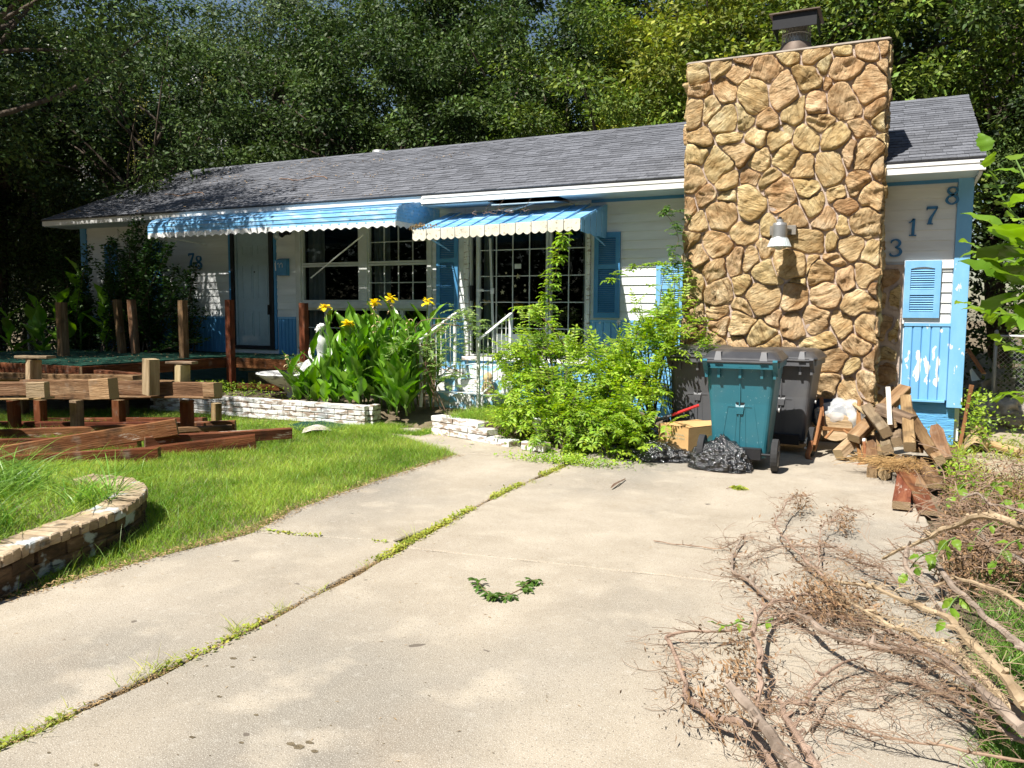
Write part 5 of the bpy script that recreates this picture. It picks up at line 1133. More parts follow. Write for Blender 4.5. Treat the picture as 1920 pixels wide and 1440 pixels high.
for k in range(9):
    q = Vector((p.x+k*.09-.2, 9.45+.1*math.sin(k), 2.66+.02)); mb.tube(smoothpath([q, q+Vector((.05, -.05, .06)), q+Vector((.02+.1*math.sin(k*2), -.10, .03)), q+Vector((.12, -.16, .09*(k % 3)))], 3), .0035, 4)
tag(mb.build('vine_twigs', m_twig), 'dry curly vine twigs on top of the patio awning', 'twigs')
n = 120; c_ = np.array([PX0+.1, 9.22, 2.55]); P = c_+rng.normal(size=(n, 3))*[.10, .05, .018]; cloud_obj('leaf_clump', P, unit(n), unit(n), rng.uniform(.03, .05, n), m_litter, .5, kind='stuff', label='clump of dry leaves at the left corner of the patio awning', cat='leaf litter')

# ================================================================= DISMANTLED LUMBER, left foreground
G2 = 'dismantled deck timbers stacked on the lawn'
def lum(name, label, p, q, a, b, m, **k): return beam(name, p, q, a, b, m, label=label, cat='timber', group=G2, chamf=.006, **k)
lum('timber_beam', 'long red stained beam at the back of the raised frame, ending at the upright pale post', w(-60, 687, 6.9), w(272, 714, 6.9), .10, .18, w_redp)
lum('timber_beam', 'thin dark red beam half hidden behind the capped post', w(-60, 700, 7.1), w(120, 712, 7.0), .06, .06, w_red)
lum('plank', 'flat brown plank lying just behind the raised frame', w(-60, 708, 6.5), w(330, 716, 6.7), .14, .03, w_brown)
lum('timber_beam', 'thick brown frame beam with nail holes and a pale cut end block', w(45, 729, 5.85), w(178, 731, 5.82), .09, .215, w_brown)
lum('timber_block', 'pale cut block at the right end of the thick frame beam', w(176, 730, 5.76), w(213, 728, 5.76), .12, .22, w_tan)
lum('timber_beam', 'tan frame beam at the left edge of the photo, nearest of the raised timbers', w(-80, 731, 5.2), w(56, 729, 5.25), .07, .135, w_brown)
lum('timber_block', 'pale squared block capping the end of the left frame beam', w(54, 731, 5.22), w(88, 731, 5.3), .10, .16, w_pale)
lum('plank', 'thin plank under the left frame beam, spanning to the block', w(-80, 748, 5.2), w(90, 746, 5.3), .16, .02, w_tan)
lum('timber_beam', 'tan frame beam between the two upright pale posts on the right half', w(214, 727, 6.2), w(392, 730, 6.25), .08, .15, w_brown)
lum('plank', 'thin plank under the right half of the raised frame', w(213, 743, 6.15), w(408, 745, 6.2), .14, .022, w_brown)
lum('timber_block', 'small end block on the right tip of the raised frame', w(388, 731, 6.18), w(409, 731, 6.18), .12, .15, w_tan)
lum('timber_post', 'pale upright post with a flat cap board, leftmost on the raised frame', w(63, 714, 5.95), w(63, 674, 5.95), .14, .13, w_pale, up_hint=(.3, 1, 0), seg=2)
lum('cap_board', 'flat weathered cap board on the leftmost upright post', w(36, 669, 5.92), w(96, 670, 5.97), .13, .032, w_grey)
lum('timber_post', 'tall pale split post standing in the middle of the raised frame', w(283, 740, 6.05), w(283, 673, 6.05), .17, .12, w_pale, up_hint=(.3, 1, 0), seg=2)
lum('timber_post', 'short pale post with a small cap, right of the tall split post', w(342, 722, 6.35), w(342, 684, 6.35), .13, .12, w_pale, up_hint=(.3, 1, 0), seg=2)
lum('cap_board', 'small flat cap on the short pale post', w(316, 680, 6.33), w(365, 680, 6.36), .10, .03, w_grey)
lum('plank', 'wide brown board lying between the long red beam and the frame', w(-60, 706, 6.6), w(262, 713, 6.7), .20, .12, w_brown)
lum('plank', 'long dark board filling the back of the ground layer', w(-60, 803, 6.0), w(388, 806, 6.7), .12, .17, w_red)
lum('plank', 'broad dark board under the slanting plank', w(-60, 848, 4.95), w(262, 842, 5.7), .10, .26, w_red)
lum('plank', 'brown board behind the left frame beam', w(-80, 722, 5.7), w(60, 722, 5.75), .16, .07, w_brown)
for (px, Y, lb) in ((25, 6.0, 'dark support post under the far left of the raised frame'), (75, 6.3, 'dark support post under the capped post'), (143, 6.1, 'grey support post under the middle of the thick beam'), (222, 6.5, 'shade-darkened support under the pale cut block'), (350, 6.4, 'dark support hidden under the right half of the frame')):
    a_ = w(px, 750, Y); lum('support_post', lb, (a_.x, Y, 0), (a_.x, Y, a_.z), .12, .10, w_grey if px == 143 else w_red, up_hint=(0, 1, 0), seg=2)  # most supports get darker wood, the frame's shade put into their colour
lum('timber_beam', 'dark straight beam on the grass behind the pile, under the raised frame', w(-60, 791, 6.55), w(385, 791, 6.9), .09, .10, w_red)
lum('timber_beam', 'long red and brown beam lying flat behind the slanting plank', w(-60, 822, 5.3), w(442, 802, 6.9), .10, .17, w_redp)
lum('plank', 'long weathered plank slanting up to the right with a split grey end', w(-60, 862, 4.6), w(332, 800, 5.75), .06, .165, w_redp)
lum('timber_beam', 'reddish beam end nearest the lawn, pointing right toward the brick border', w(271, 829, 5.55), g(546, 812, .09), .085, .115, w_redp, roll=.05)
lum('timber_beam', 'dark base beam lying in the tall grass below the slanting plank', w(-60, 882, 4.45), w(300, 862, 5.35), .09, .24, w_red)
lum('timber_beam', 'dark base beam continuing right under the reddish beam', w(250, 860, 5.45), g(480, 832, .06), .09, .2, w_red)
lum('timber_post', 'short square post end standing up right of the slanting plank', (g(406, 800).x, g(406, 800).y, 0), w(406, 756, g(406, 800).y), .095, .095, w_tan, up_hint=(.2, 1, 0), seg=2)
lum('plank', 'brown plank end showing between the short post and the slanting plank', w(330, 806, 6.2), w(435, 801, 6.6), .1, .05, w_brown)
sheet('green_mat', (g(560, 808, .015), g(690, 800, .015), g(640, 788, .02), g(540, 795, .02)), m_green, 'piece of green outdoor carpet lying on the lawn before the brick border', 'mat', curl=.01)
sheet('white_rag', (g(565, 812, .03), g(625, 806, .03), g(620, 800, .03), g(570, 803, .03)), m_tarp2, 'small white rag on the green carpet piece', 'rag', curl=.03)

# ================================================================= BRICK BORDERS
m_brickw = mat('painted_brick', [(.3, (.62, .61, .58)), (.7, (.78, .77, .74))], scale=6, coord='World', rough=.75, bump=.6, bscale=30, bdist=.012, objr=.06)
overlay(m_brickw, (.26, .18, .12), scale=11, lo=.51, hi=.58, stretch=(.6, 1, 2.2), amount=.85); overlay(m_brickw, (.40, .52, .60), scale=3, lo=.55, hi=.75, amount=.6)
m_brick = mat('weathered_brick', [(.3, (.27, .19, .115)), (.55, (.42, .325, .215)), (.7, (.52, .43, .31))], scale=7, coord='World', rough=.9, bump=.9, bscale=34, bdist=.014, objr=.2, stretch=(1, 1, 2.5))
overlay(m_brick, (.50, .55, .56), scale=5, lo=.58, hi=.63, stretch=(1, 1, 1.5), amount=.85); overlay(m_brick, (.05, .04, .03), scale=14, lo=.58, hi=.68, stretch=(.6, .6, 3), amount=.7)
m_brickd = mat('shade_and_stain_brick', [(.3, (.07, .045, .028)), (.55, (.15, .095, .055)), (.7, (.24, .165, .10))], scale=7, coord='World', rough=.95, bump=1., bscale=30, bdist=.02, objr=.3, stretch=(1, 1, 2.5))  # side courses: base colour darkened to carry the wall face's shade, plus stains
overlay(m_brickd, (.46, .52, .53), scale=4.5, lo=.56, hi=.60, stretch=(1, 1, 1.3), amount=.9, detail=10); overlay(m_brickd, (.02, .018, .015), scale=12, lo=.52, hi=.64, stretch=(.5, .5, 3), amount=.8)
def brick(parent, c, dirv, L_, W_, H_, m, name='brick', j=.004):
    d = Vector(dirv).normalized(); y = Vector((0, 0, 1)).cross(d).normalized(); z = d.cross(y)
    M_ = Matrix((d, y, z)).transposed().to_4x4(); M_ = Matrix.Translation(Vector(c)+Vector([random.uniform(-j, j) for _ in range(3)])) @ M_ @ Matrix.Rotation(random.uniform(-.015, .015), 4, 'Z')
    mb = MB(); l, w_, h = L_/2, W_/2, H_/2; e = .007; vs = []
    ch_ = lambda v: v+random.uniform(-.004, .004)
    for zz, ins in ((-h, e), (-h+e, 0), (h-e, 0), (h, e)): vs += [(ch_(-l+ins), ch_(-w_+ins), zz), (ch_(l-ins), ch_(-w_+ins), zz), (ch_(l-ins), ch_(w_-ins), zz), (ch_(-l+ins), ch_(w_-ins), zz)]
    mb.add(vs, [(0, 3, 2, 1), (12, 13, 14, 15)]+[(j_*4+k, j_*4+(k+1) % 4, j_*4+4+(k+1) % 4, j_*4+4+k) for j_ in range(3) for k in range(4)])
    o = mb.build(name, m, None, M=M_); attach(o, parent); return o
bwll = thing('brick_border', 'straight low border of white painted bricks left of the cannas', 'brick border', (-7.6, 8.1, 0))
core = MB(); core.box(-9.55, -5.87, 8.085, 8.19, -.03, .225); core.build('mortar', m_mortar, bwll)
for r_ in range(4):
    x = -9.6+(r_ % 2)*.10; z = .03+r_*.067
    while x < -5.9:
        L_ = .205; x2 = min(x+L_, -5.855); brick(bwll, ((x+x2)/2, 8.12, z), (1, 0, 0), x2-x-.008, .105, .060, m_brickw, j=.002); x += L_
for r_ in range(4): brick(bwll, (-5.85, 8.24, .03+r_*.067), (0, 1, 0), .18, .10, .06, m_brickw)
bwr = thing('brick_border', 'crumbling stepped border of white painted blocks below the front steps', 'brick border', (-4.3, 8.1, 0))
pL, pR = g(818, 812), g(990, 842); dd = (pR-pL).normalized()
core = MB(); core.box(0, .78, .05, .12, -.03, .17, Matrix.Translation(pL) @ Matrix.Rotation(math.atan2(dd.y, dd.x), 4, 'Z')); core.build('mortar', m_mortar, bwr)
for r_, (n0, xo, h, ln) in enumerate(((6, 0, .075, 1.3), (4, .0, .065, .95), (3, .0, .065, .80))):
    x = 0
    while x < ln-.03:
        L_ = random.choice((.26, .32, .38)); x2 = min(x+L_, ln); brick(bwr, pL+dd*((x+x2)/2)+Vector((0, .02, .035+r_*.073)), dd, x2-x-.008, .17, h, m_brickw, name='block', j=.006); x = x2
for (px, py, lb) in ((1000, 840, 1),): brick(bwr, g(px, py, .04)+Vector((0, .08, 0)), (1, -.2, 0), .28, .14, .09, m_brickw, name='block', j=.01)
# curved planter
pl_ = thing('curved_planter', 'curved low planter wall of weathered bricks with flaking white paint in the left foreground', 'planter', (-4.6, 3.0, 0))
OP = smoothpath([(-3.70, 1.0, 0), (-3.82, 1.7, 0), (-3.91, 2.36, 0), (-4.02, 2.64, 0), (-4.09, 2.91, 0), (-4.17, 3.20, 0), (-4.30, 3.47, 0), (-4.54, 3.77, 0), (-4.82, 3.93, 0), (-5.06, 3.98, 0), (-5.30, 3.93, 0)], 10)
# fit is for the outer top edge at z=.33
cum = [0]
for a_, b_ in zip(OP, OP[1:]): cum.append(cum[-1]+(b_-a_).length)
def pathat(s):
    s = max(0, min(s, cum[-1]-1e-4)); i = max(j for j in range(len(cum)) if cum[j] <= s); i = min(i, len(OP)-2); t = (s-cum[i])/(cum[i+1]-cum[i]); p = OP[i].lerp(OP[i+1], t); d = (OP[i+1]-OP[i]).normalized(); return p, d
TOTAL = cum[-1]; IN = lambda d: Vector((-d.y, d.x, 0))
s = 0; HT = .215
while s < TOTAL-.05:      # top course of headers
    p, d = pathat(s+.037); brick(pl_, p+IN(d)*.10+Vector((0, 0, HT-.032)), IN(d), .20, .066, .062, m_brick, j=.003); s += .074
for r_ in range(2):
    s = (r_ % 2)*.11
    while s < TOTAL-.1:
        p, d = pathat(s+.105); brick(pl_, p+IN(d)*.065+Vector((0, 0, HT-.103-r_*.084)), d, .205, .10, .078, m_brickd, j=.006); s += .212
mm = MB(); n = 60; vs = []
for i in range(n+1):
    p, d = pathat(TOTAL*i/n); q1 = p+IN(d)*.045; q2 = p+IN(d)*.185
    vs += [(q1.x, q1.y, -.03), (q1.x, q1.y, HT-.012), (q2.x, q2.y, HT-.012), (q2.x, q2.y, -.03)]
mm.add(vs, [(i*4+k, (i+1)*4+k, (i+1)*4+k+1, i*4+k+1) for i in range(n) for k in range(3)]+[(0, 1, 2, 3), (n*4+3, n*4+2, n*4+1, n*4)]); mm.build('mortar', m_dirt, pl_)
inner = [pathat(TOTAL*i/30)[0]+IN(pathat(TOTAL*i/30)[1])*.17 for i in range(31)]+[Vector((-5.9, 3.5, 0)), Vector((-6.2, 2.2, 0)), Vector((-5.8, .8, 0))]
so_ = MB(); so_.add([(p.x, p.y, .155) for p in inner], [tuple(range(len(inner)))]); so_.build('planter_soil', m_dirt, pl_)

# ================================================================= STEPS, RAILS, STATUE
m_stepp = mat('painted_concrete_step', [(.3, (.62, .64, .62)), (.7, (.76, .77, .75))], scale=5, coord='World', rough=.8, bump=.5, bscale=40)
overlay(m_stepp, (.22, .50, .72), scale=8, lo=.52, hi=.56, amount=.9); overlay(m_stepp, (.40, .30, .20), scale=14, lo=.60, hi=.66, amount=.7)
stp = thing('front_steps', 'peeling blue and white concrete steps up to the patio door', 'steps', (-4.95, 9.3, .2))
for (y0, z1_, x0, x1) in ((8.98, .37, -5.5, -4.42), (9.3, .54, -5.45, -4.42), (9.62, .70, -5.4, -4.0)):
    mb = MB(); mb.box(x0, x1, y0, Yw-.03, .1 if y0 < 9 else z1_-.17, z1_-.003); bevel(mb.build('step', m_stepp, stp), .012, 2)
mb = MB(); mb.box(-4.419, -3.95, 9.3, Yw-.03, .1, .68); mb.build('side_block', m_found, stp)
m_rail = mat('white_painted_iron', [(.3, (.66, .67, .65)), (.7, (.80, .80, .78))], scale=8, coord='World', rough=.5, bump=.2); overlay(m_rail, (.30, .16, .08), scale=20, lo=.64, hi=.7, amount=.7)
def railing(label, x, y0, zb0, zt0, y1, zb1, zt1, nb=6):
    t = thing('stair_railing', label, 'railing', (x, y0, zb0), 'white iron stair railings by the front steps')
    for (y, a, b) in ((y0, zb0, zt0), (y1, zb1, zt1)): mb = MB(); mb.box(x-.017, x+.017, y-.017, y+.017, a, b); mb.build('newel_post', m_rail, t)
    beam('handrail', (x, y0-.03, zt0-.01), (x, y1+.02, zt1+.01), .042, .018, m_rail, parent=t, warp=0)
    beam('bottom_rail', (x, y0+.018, zb0+.17), (x, y1-.018, zb1+.17), .03, .012, m_rail, parent=t, warp=0)
    for i in range(nb):
        f = (i+1)/(nb+1); y = y0+(y1-y0)*f; a = zb0+.18+(zb1-zb0)*f; b = zt0-.02+(zt1-zt0)*f; mb = MB(); vs = []; n = 14
        for k in range(n+1):
            an = k/n*5; z = a+(b-a)*k/n; vs += [(x+.008*math.cos(an+j*math.pi/2), y+.008*math.sin(an+j*math.pi/2), z) for j in range(4)]
        mb.add(vs, [(k*4+j, k*4+(j+1) % 4, k*4+4+(j+1) % 4, k*4+4+j) for k in range(n) for j in range(4)]); mb.build('twisted_baluster', m_rail, t)
railing('white iron railing standing free at the right side of the steps', -4.58, 8.65, .21, 1.08, 9.55, .54, 1.40)
railing('white iron railing at the left side of the steps, overgrown by cannas and rose', -5.42, 8.68, .21, 1.08, 9.55, .54, 1.40)
# plaster figures on the steps
m_plaster = mat('white_plaster', [(.3, (.66, .66, .64)), (.7, (.80, .80, .78))], scale=11, coord='World', rough=.85, bump=.9, bscale=55, bdist=.012)
overlay(m_plaster, (.08, .07, .06), scale=9, lo=.58, hi=.68, amount=.75)
m_statue = mat('white_statue_plaster', [(.3, (.72, .72, .70)), (.7, (.82, .82, .80))], scale=6, coord='World', rough=.75, bump=.25, bscale=60, bdist=.004); overlay(m_statue, (.35, .34, .31), scale=7, lo=.60, hi=.78, amount=.6)
m_tanp = flat('tan_plaster', (.50, .38, .20), rough=.8, bump=.3)
def skinfig(name, verts, edges, radii, m, M, parent=None, sub=2):
    me = bpy.data.meshes.new(name); me.from_pydata(verts, edges, []); o = bpy.data.objects.new(name, me); C.objects.link(o)
    md = o.modifiers.new('s', 'SKIN'); sv = me.skin_vertices[0].data
    for v, r_ in zip(sv, radii): v.radius = (r_, r_) if not isinstance(r_, tuple) else r_
    sv[0].use_root = True
    md.use_smooth_shade = True; sd = o.modifiers.new('d', 'SUBSURF'); sd.levels = sub; sd.render_levels = sub
    dg = bpy.context.evaluated_depsgraph_get(); me2 = bpy.data.meshes.new_from_object(o.evaluated_get(dg)); bpy.data.objects.remove(o)
    me2.materials.clear(); me2.materials.append(m); me2.polygons.foreach_set('use_smooth', [True]*len(me2.polygons)); o = bpy.data.objects.new(name, me2); C.objects.link(o); o.matrix_basis = M
    if parent: attach(o, parent)
    return o
# fountain: scalloped shell basin on a pedestal, with a rocky seat
fb = w(555, 712, 8.9); fc = Vector((-7.72, 8.95, 0))
ft = thing('shell_fountain', 'white stained shell-shaped fountain basin beside the cannas', 'fountain', fc)
mb = MB(); mb.lathe([(.20, .0), (.18, .05), (.12, .14), (.10, .24), (.16, .32), (.34, .42), (.46, .505), (.50, .535), (.495, .55), (.465, .54), (.42, .50), (.30, .44), (.10, .41), (0, .405)], 48, fc, fr=lambda a, j: 1+(.05*abs(math.sin(a*4.5)) if 5 <= j <= 11 else 0)); mb.build('basin', m_plaster, ft, smooth=True)
heap_c = fc+Vector((.36, .05, .40)); hh = heap("rock_seat", heap_c, .20, .20, .24, m_statue, 3.3, None, None); attach(hh, ft)
# seated nude figure on the rock, turned to the left, legs drawn to the basin
hip = w(603, 684, 8.95)
s_ = .93
V = {'pel': (0, 0, 0), 'wst': (.005, .0, .11), 'rib': (0, .01, .21), 'che': (-.005, .0, .29), 'nek': (-.005, -.0, .37), 'nk2': (-.012, -.005, .40), 'hd0': (-.02, -.01, .435), 'hd1': (-.022, -.01, .49), 'hd2': (-.012, -.005, .52),
     'sl': (-.075, -.06, .315), 'el': (-.10, -.13, .17), 'wl': (-.03, -.19, .05), 'hl': (.01, -.22, .01), 'sr': (.065, .06, .315), 'er': (.14, .07, .18), 'wr': (.17, .02, .05), 'hr': (.18, .0, .01),
     'hpl': (-.035, -.06, -.02), 'knl': (-.22, -.12, -.045), 'anl': (-.30, -.10, -.24), 'ftl': (-.37, -.11, -.265), 'hpr': (-.02, .05, -.02), 'knr': (-.22, .02, .045), 'anr': (-.35, .0, -.14), 'ftr': (-.42, -.01, -.16)}
rad = {'pel': .085, 'wst': .058, 'rib': .07, 'che': .075, 'nek': .035, 'nk2': .026, 'hd0': .042, 'hd1': .052, 'hd2': .045, 'sl': .032, 'el': .024, 'wl': .016, 'hl': .018, 'sr': .032, 'er': .024, 'wr': .016, 'hr': .018, 'hpl': .066, 'knl': .043, 'anl': .022, 'ftl': .02, 'hpr': .066, 'knr': .043, 'anr': .022, 'ftr': .02}
E_ = [('pel', 'wst'), ('wst', 'rib'), ('rib', 'che'), ('che', 'nek'), ('nek', 'nk2'), ('nk2', 'hd0'), ('hd0', 'hd1'), ('hd1', 'hd2'), ('che', 'sl'), ('sl', 'el'), ('el', 'wl'), ('wl', 'hl'), ('che', 'sr'), ('sr', 'er'), ('er', 'wr'), ('wr', 'hr'), ('pel', 'hpl'), ('hpl', 'knl'), ('knl', 'anl'), ('anl', 'ftl'), ('pel', 'hpr'), ('hpr', 'knr'), ('knr', 'anr'), ('anr', 'ftr')]
ks = list(V); stt = thing('statue', 'white plaster statue of a seated nude woman on the fountain rock, half behind canna leaves', 'statue', hip)
bdy = skinfig('body', [V[k] for k in ks], [(ks.index(a), ks.index(b)) for a, b in E_], [rad[k] for k in ks], m_statue, Matrix.Translation(hip) @ Matrix.Rotation(R(8), 4, 'Z') @ Matrix.Scale(s_*1.12, 4), stt)
hd = Matrix.Translation(hip) @ Matrix.Rotation(R(8), 4, 'Z') @ Matrix.Scale(s_*1.12, 4)
def blob(name, c, r3, m, parent, seed=0, amp=.1):
    b = bmesh.new(); bmesh.ops.create_icosphere(b, subdivisions=3, radius=1)
    for v in b.verts: p = v.co; f = 1+amp*noise.noise(p*5+Vector((seed, 0, 0))); v.co = Vector((p.x*r3[0]*f+c[0], p.y*r3[1]*f+c[1], p.z*r3[2]*f+c[2]))
    me = bpy.data.meshes.new(name); b.to_mesh(me); b.free(); me.materials.append(m); me.polygons.foreach_set('use_smooth', [True]*len(me.polygons)); o = bpy.data.objects.new(name, me); C.objects.link(o); o.matrix_basis = hd; attach(o, parent); return o
blob('hair', (.004, .0, .505), (.056, .056, .05), m_statue, stt, 2, .35); blob('nose', (-.072, -.022, .472), (.012, .009, .014), m_statue, stt); blob('chin', (-.048, -.016, .435), (.018, .018, .014), m_statue, stt)
blob('bosom', (-.062, -.035, .262), (.034, .034, .034), m_statue, stt, 0, .02); blob('bosom', (-.045, .04, .262), (.034, .034, .034), m_statue, stt, 0, .02)
blob('fish_tail', (-.28, .10, -.02), (.16, .05, .04), m_statue, stt, 4, .2)
# small figures / pots on and by the steps
p = w(915, 722, 9.2)
mb = MB(); mb.lathe([(.0, 0), (.06, .0), (.085, .05), (.09, .09), (.06, .15), (.05, .17), (.065, .19), (.06, .22), (.03, .27), (0, .28)], 16, Vector((p.x, 9.2, .37)), fr=lambda a, j: 1+.15*math.sin(a*2+j)); o = mb.build('plaster_figure', m_tanp, smooth=True); tag(o, 'small tan plaster animal figure on the lowest front step', 'figurine')
mb = MB(); mb.lathe([(.05, 0), (.06, .02), (.04, .06), (.035, .13), (.07, .19), (.12, .24), (.125, .26), (.10, .255), (.05, .2)], 20, Vector((p.x+.17, 9.35, .54)), fr=lambda a, j: 1+.07*math.cos(a*6)); o = mb.build('plaster_stool', m_statue, smooth=True); tag(o, 'white plaster pedestal bowl on the middle front step', 'pedestal')
urn = lambda x, y, z, s, lb: tag(MB().lathe([(.09*s, 0), (.10*s, .02*s), (.05*s, .06*s), (.045*s, .12*s), (.09*s, .18*s), (.15*s, .27*s), (.16*s, .34*s), (.19*s, .37*s), (.185*s, .39*s), (.15*s, .38*s), (.12*s, .33*s), (0, .32*s)], 28, Vector((x, y, z)), fr=lambda a, j: 1+.05*math.cos(a*10)*(4 <= j <= 9)).build('garden_urn', m_plaster, smooth=True), lb, 'urn', 'white urns swallowed by the bush')
urn(-3.5, 8.35, .15, .95, 'white plaster urn, upper one showing through the bush'); urn(-3.35, 7.85, -.02, .85, 'white plaster urn, lower one at the foot of the bush')

# ================================================================= VEGETATION
f_grass = foliage('lawn_grass', (.13, .25, .022), (.38, .50, .085), scale=1.3, island=.4, hue=.03, trans=.4, rough=.5)
f_grassl = foliage('long_grass', (.10, .21, .03), (.24, .40, .075), scale=3, island=.35, hue=.015, trans=.35, rough=.4, spec=.4)
f_weed = foliage('weed_green', (.22, .28, .035), (.48, .50, .09), scale=5, island=.3, hue=.03, trans=.35)
f_dry = foliage('dry_grass', (.30, .24, .10), (.46, .38, .18), scale=5, island=.3, hue=.01, trans=.2)
f_canna = foliage('canna_leaf', (.055, .15, .018), (.12, .27, .03), scale=2, island=.22, hue=.012, trans=.3, rough=.32, spec=.5)
f_bush = foliage('bush_leaf', (.17, .29, .022), (.38, .52, .06), scale=2.4, island=.3, hue=.02, trans=.38, rough=.42, spec=.35)
f_rose = foliage('rose_leaf', (.15, .25, .06), (.32, .43, .13), scale=3, island=.3, hue=.02, trans=.3, rough=.45)
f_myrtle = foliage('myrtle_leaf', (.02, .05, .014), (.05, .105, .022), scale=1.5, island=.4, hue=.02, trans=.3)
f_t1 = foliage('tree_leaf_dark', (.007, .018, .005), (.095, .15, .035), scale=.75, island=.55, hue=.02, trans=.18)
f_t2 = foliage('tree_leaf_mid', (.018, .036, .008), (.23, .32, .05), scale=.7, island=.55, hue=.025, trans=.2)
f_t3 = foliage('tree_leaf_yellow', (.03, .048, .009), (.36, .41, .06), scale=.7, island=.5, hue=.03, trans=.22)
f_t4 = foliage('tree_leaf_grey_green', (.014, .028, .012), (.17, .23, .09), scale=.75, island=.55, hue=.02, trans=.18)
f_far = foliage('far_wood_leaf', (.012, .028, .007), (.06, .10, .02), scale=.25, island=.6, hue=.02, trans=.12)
f_wilt = foliage('wilting_leaf', (.05, .11, .02), (.12, .21, .04), 4, .3, rough=.4)
f_sap = foliage('sapling_leaf', (.13, .24, .025), (.24, .38, .05), scale=3, island=.2, hue=.015, trans=.45, rough=.4)
m_bark = mat('bark', [(.3, (.045, .032, .022)), (.7, (.13, .10, .075))], scale=4, stretch=(3, 3, .6), coord='World', rough=.95, bump=.8, bscale=12, bdist=.03)
m_stem = mat('green_stem', [(.3, (.08, .15, .03)), (.7, (.16, .24, .06))], scale=6, coord='World', rough=.6)
m_yel = mat('yellow_petal', [(.3, (.85, .60, .01)), (.7, (.95, .80, .04))], scale=20, coord='World', rough=.5, trans=.25, bump=0)
m_wilt = mat('withered_petal', [(.3, (.42, .27, .12)), (.7, (.70, .55, .34))], scale=12, coord='World', rough=.8, bump=0, trans=.15)

def inpoly(P, poly):
    x, y = P[:, 0], P[:, 1]; r = np.zeros(len(P), bool); n = len(poly); j = n-1
    for i in range(n):
        xi, yi = poly[i][:2]; xj, yj = poly[j][:2]
        c = ((yi > y) != (yj > y)) & (x < (xj-xi)*(y-yi)/((yj-yi) if yj != yi else 1e-9)+xi); r ^= c; j = i
    return r
def grass(name, P, h, wd, bend, m, seg=2, kind='stuff', label=None, cat='grass', spread=.5, parent=None):
    """P (n,3) roots, h heights; every blade is its own curved strip"""
    n = len(P); a = rng.uniform(0, 2*math.pi, n); D = np.stack([np.cos(a), np.sin(a), np.zeros(n)], 1); a2 = rng.uniform(0, 2*math.pi, n); Sd = np.stack([np.cos(a2), np.sin(a2), np.zeros(n)], 1)
    lean = rng.uniform(.05, spread, n)[:, None]; V = []
    for k in range(seg+1):
        t = k/seg; c = P+D*(h[:, None]*(lean*t+bend[:, None]*t*t)); c = c+np.array([0, 0, 1.])*(h[:, None]*(t-.45*bend[:, None]*t**2.2)); wk = wd[:, None]*(1-.55*t)*.5
        if k == seg: V.append(c[:, None, :])
        else: V.append(np.stack([c-Sd*wk, c+Sd*wk], 1))
    V = np.concatenate(V, 1); kv = V.shape[1]; tf = []
    for k in range(seg-1): tf += [(2*k, 2*k+1, 2*k+3), (2*k, 2*k+3, 2*k+2)]
    tf.append((2*seg-2, 2*seg-1, 2*seg)); Fc = (np.array(tf)[None]+np.arange(n)[:, None, None]*kv).reshape(-1, 3)
    me = fast_mesh(name, V.reshape(-1, 3), Fc); me.materials.append(m); o = bpy.data.objects.new(name, me); C.objects.link(o)
    if parent: attach(o, parent)
    return tag(o, label, cat if not parent else None, kind=kind)
def nz2(P, s, o=0): return np.array([noise.noise(Vector((x*s, y*s, o))) for x, y in P[:, :2]])
LAWN = [(-4.6, 0), (-3.93, 1.6), (-3.90, 2.34), (-3.79, 3.2), (-3.68, 3.85), (-3.84, 4.45), (-3.88, 5.6), (-3.86, 6.9), (-4.4, 7.3), (-5.2, 7.75), (-5.95, 8.05), (-9.6, 8.0), (-12, 6.5), (-12, 5), (-7.5, 3.5), (-6, 1)]
outer = [tuple(p[:2]) for p in OP]; plan = outer+[(-6.2, 3.8), (-6.6, 2), (-6, .6)]
P = np.stack([rng.uniform(-12, -3.5, 460000), rng.uniform(0, 8.1, 460000), np.full(460000, -.02)], 1)
P = P[inpoly(P, LAWN) & ~inpoly(P, plan)]
# lean density with distance from the lens and drop blades under the pile
dist = np.hypot(P[:, 0], P[:, 1]); P = P[rng.random(len(P)) < np.clip(1.5-dist*.085, .45, 1)]
edge = np.clip((-3.84-P[:, 0])/.25, 0.25, 1)
hh = rng.uniform(.035, .095, len(P))*(1+.45*nz2(P, 1.4))*edge**.5
grass('lawn_grass', P, hh, rng.uniform(.003, .0055, len(P)), rng.uniform(.1, .8, len(P)), f_grass, 2, label='bright green lawn between the curved planter, the walk and the lumber')
m = rng.random(len(P)) < .012; Q = P[m]; grass('tall_lawn_stalks', Q, rng.uniform(.12, .22, len(Q)), rng.uniform(.002, .0035, len(Q)), rng.uniform(.2, .7, len(Q)), f_grassl, 3, label='scattered taller seed stalks in the lawn')
m = rng.random(len(P)) < .07; Q = P[m]; grass('dry_lawn_blades', Q, rng.uniform(.03, .08, len(Q)), rng.uniform(.002, .004, len(Q)), rng.uniform(.4, 1.2, len(Q)), f_dry, 2, label='dry straw-coloured blades mixed into the lawn')
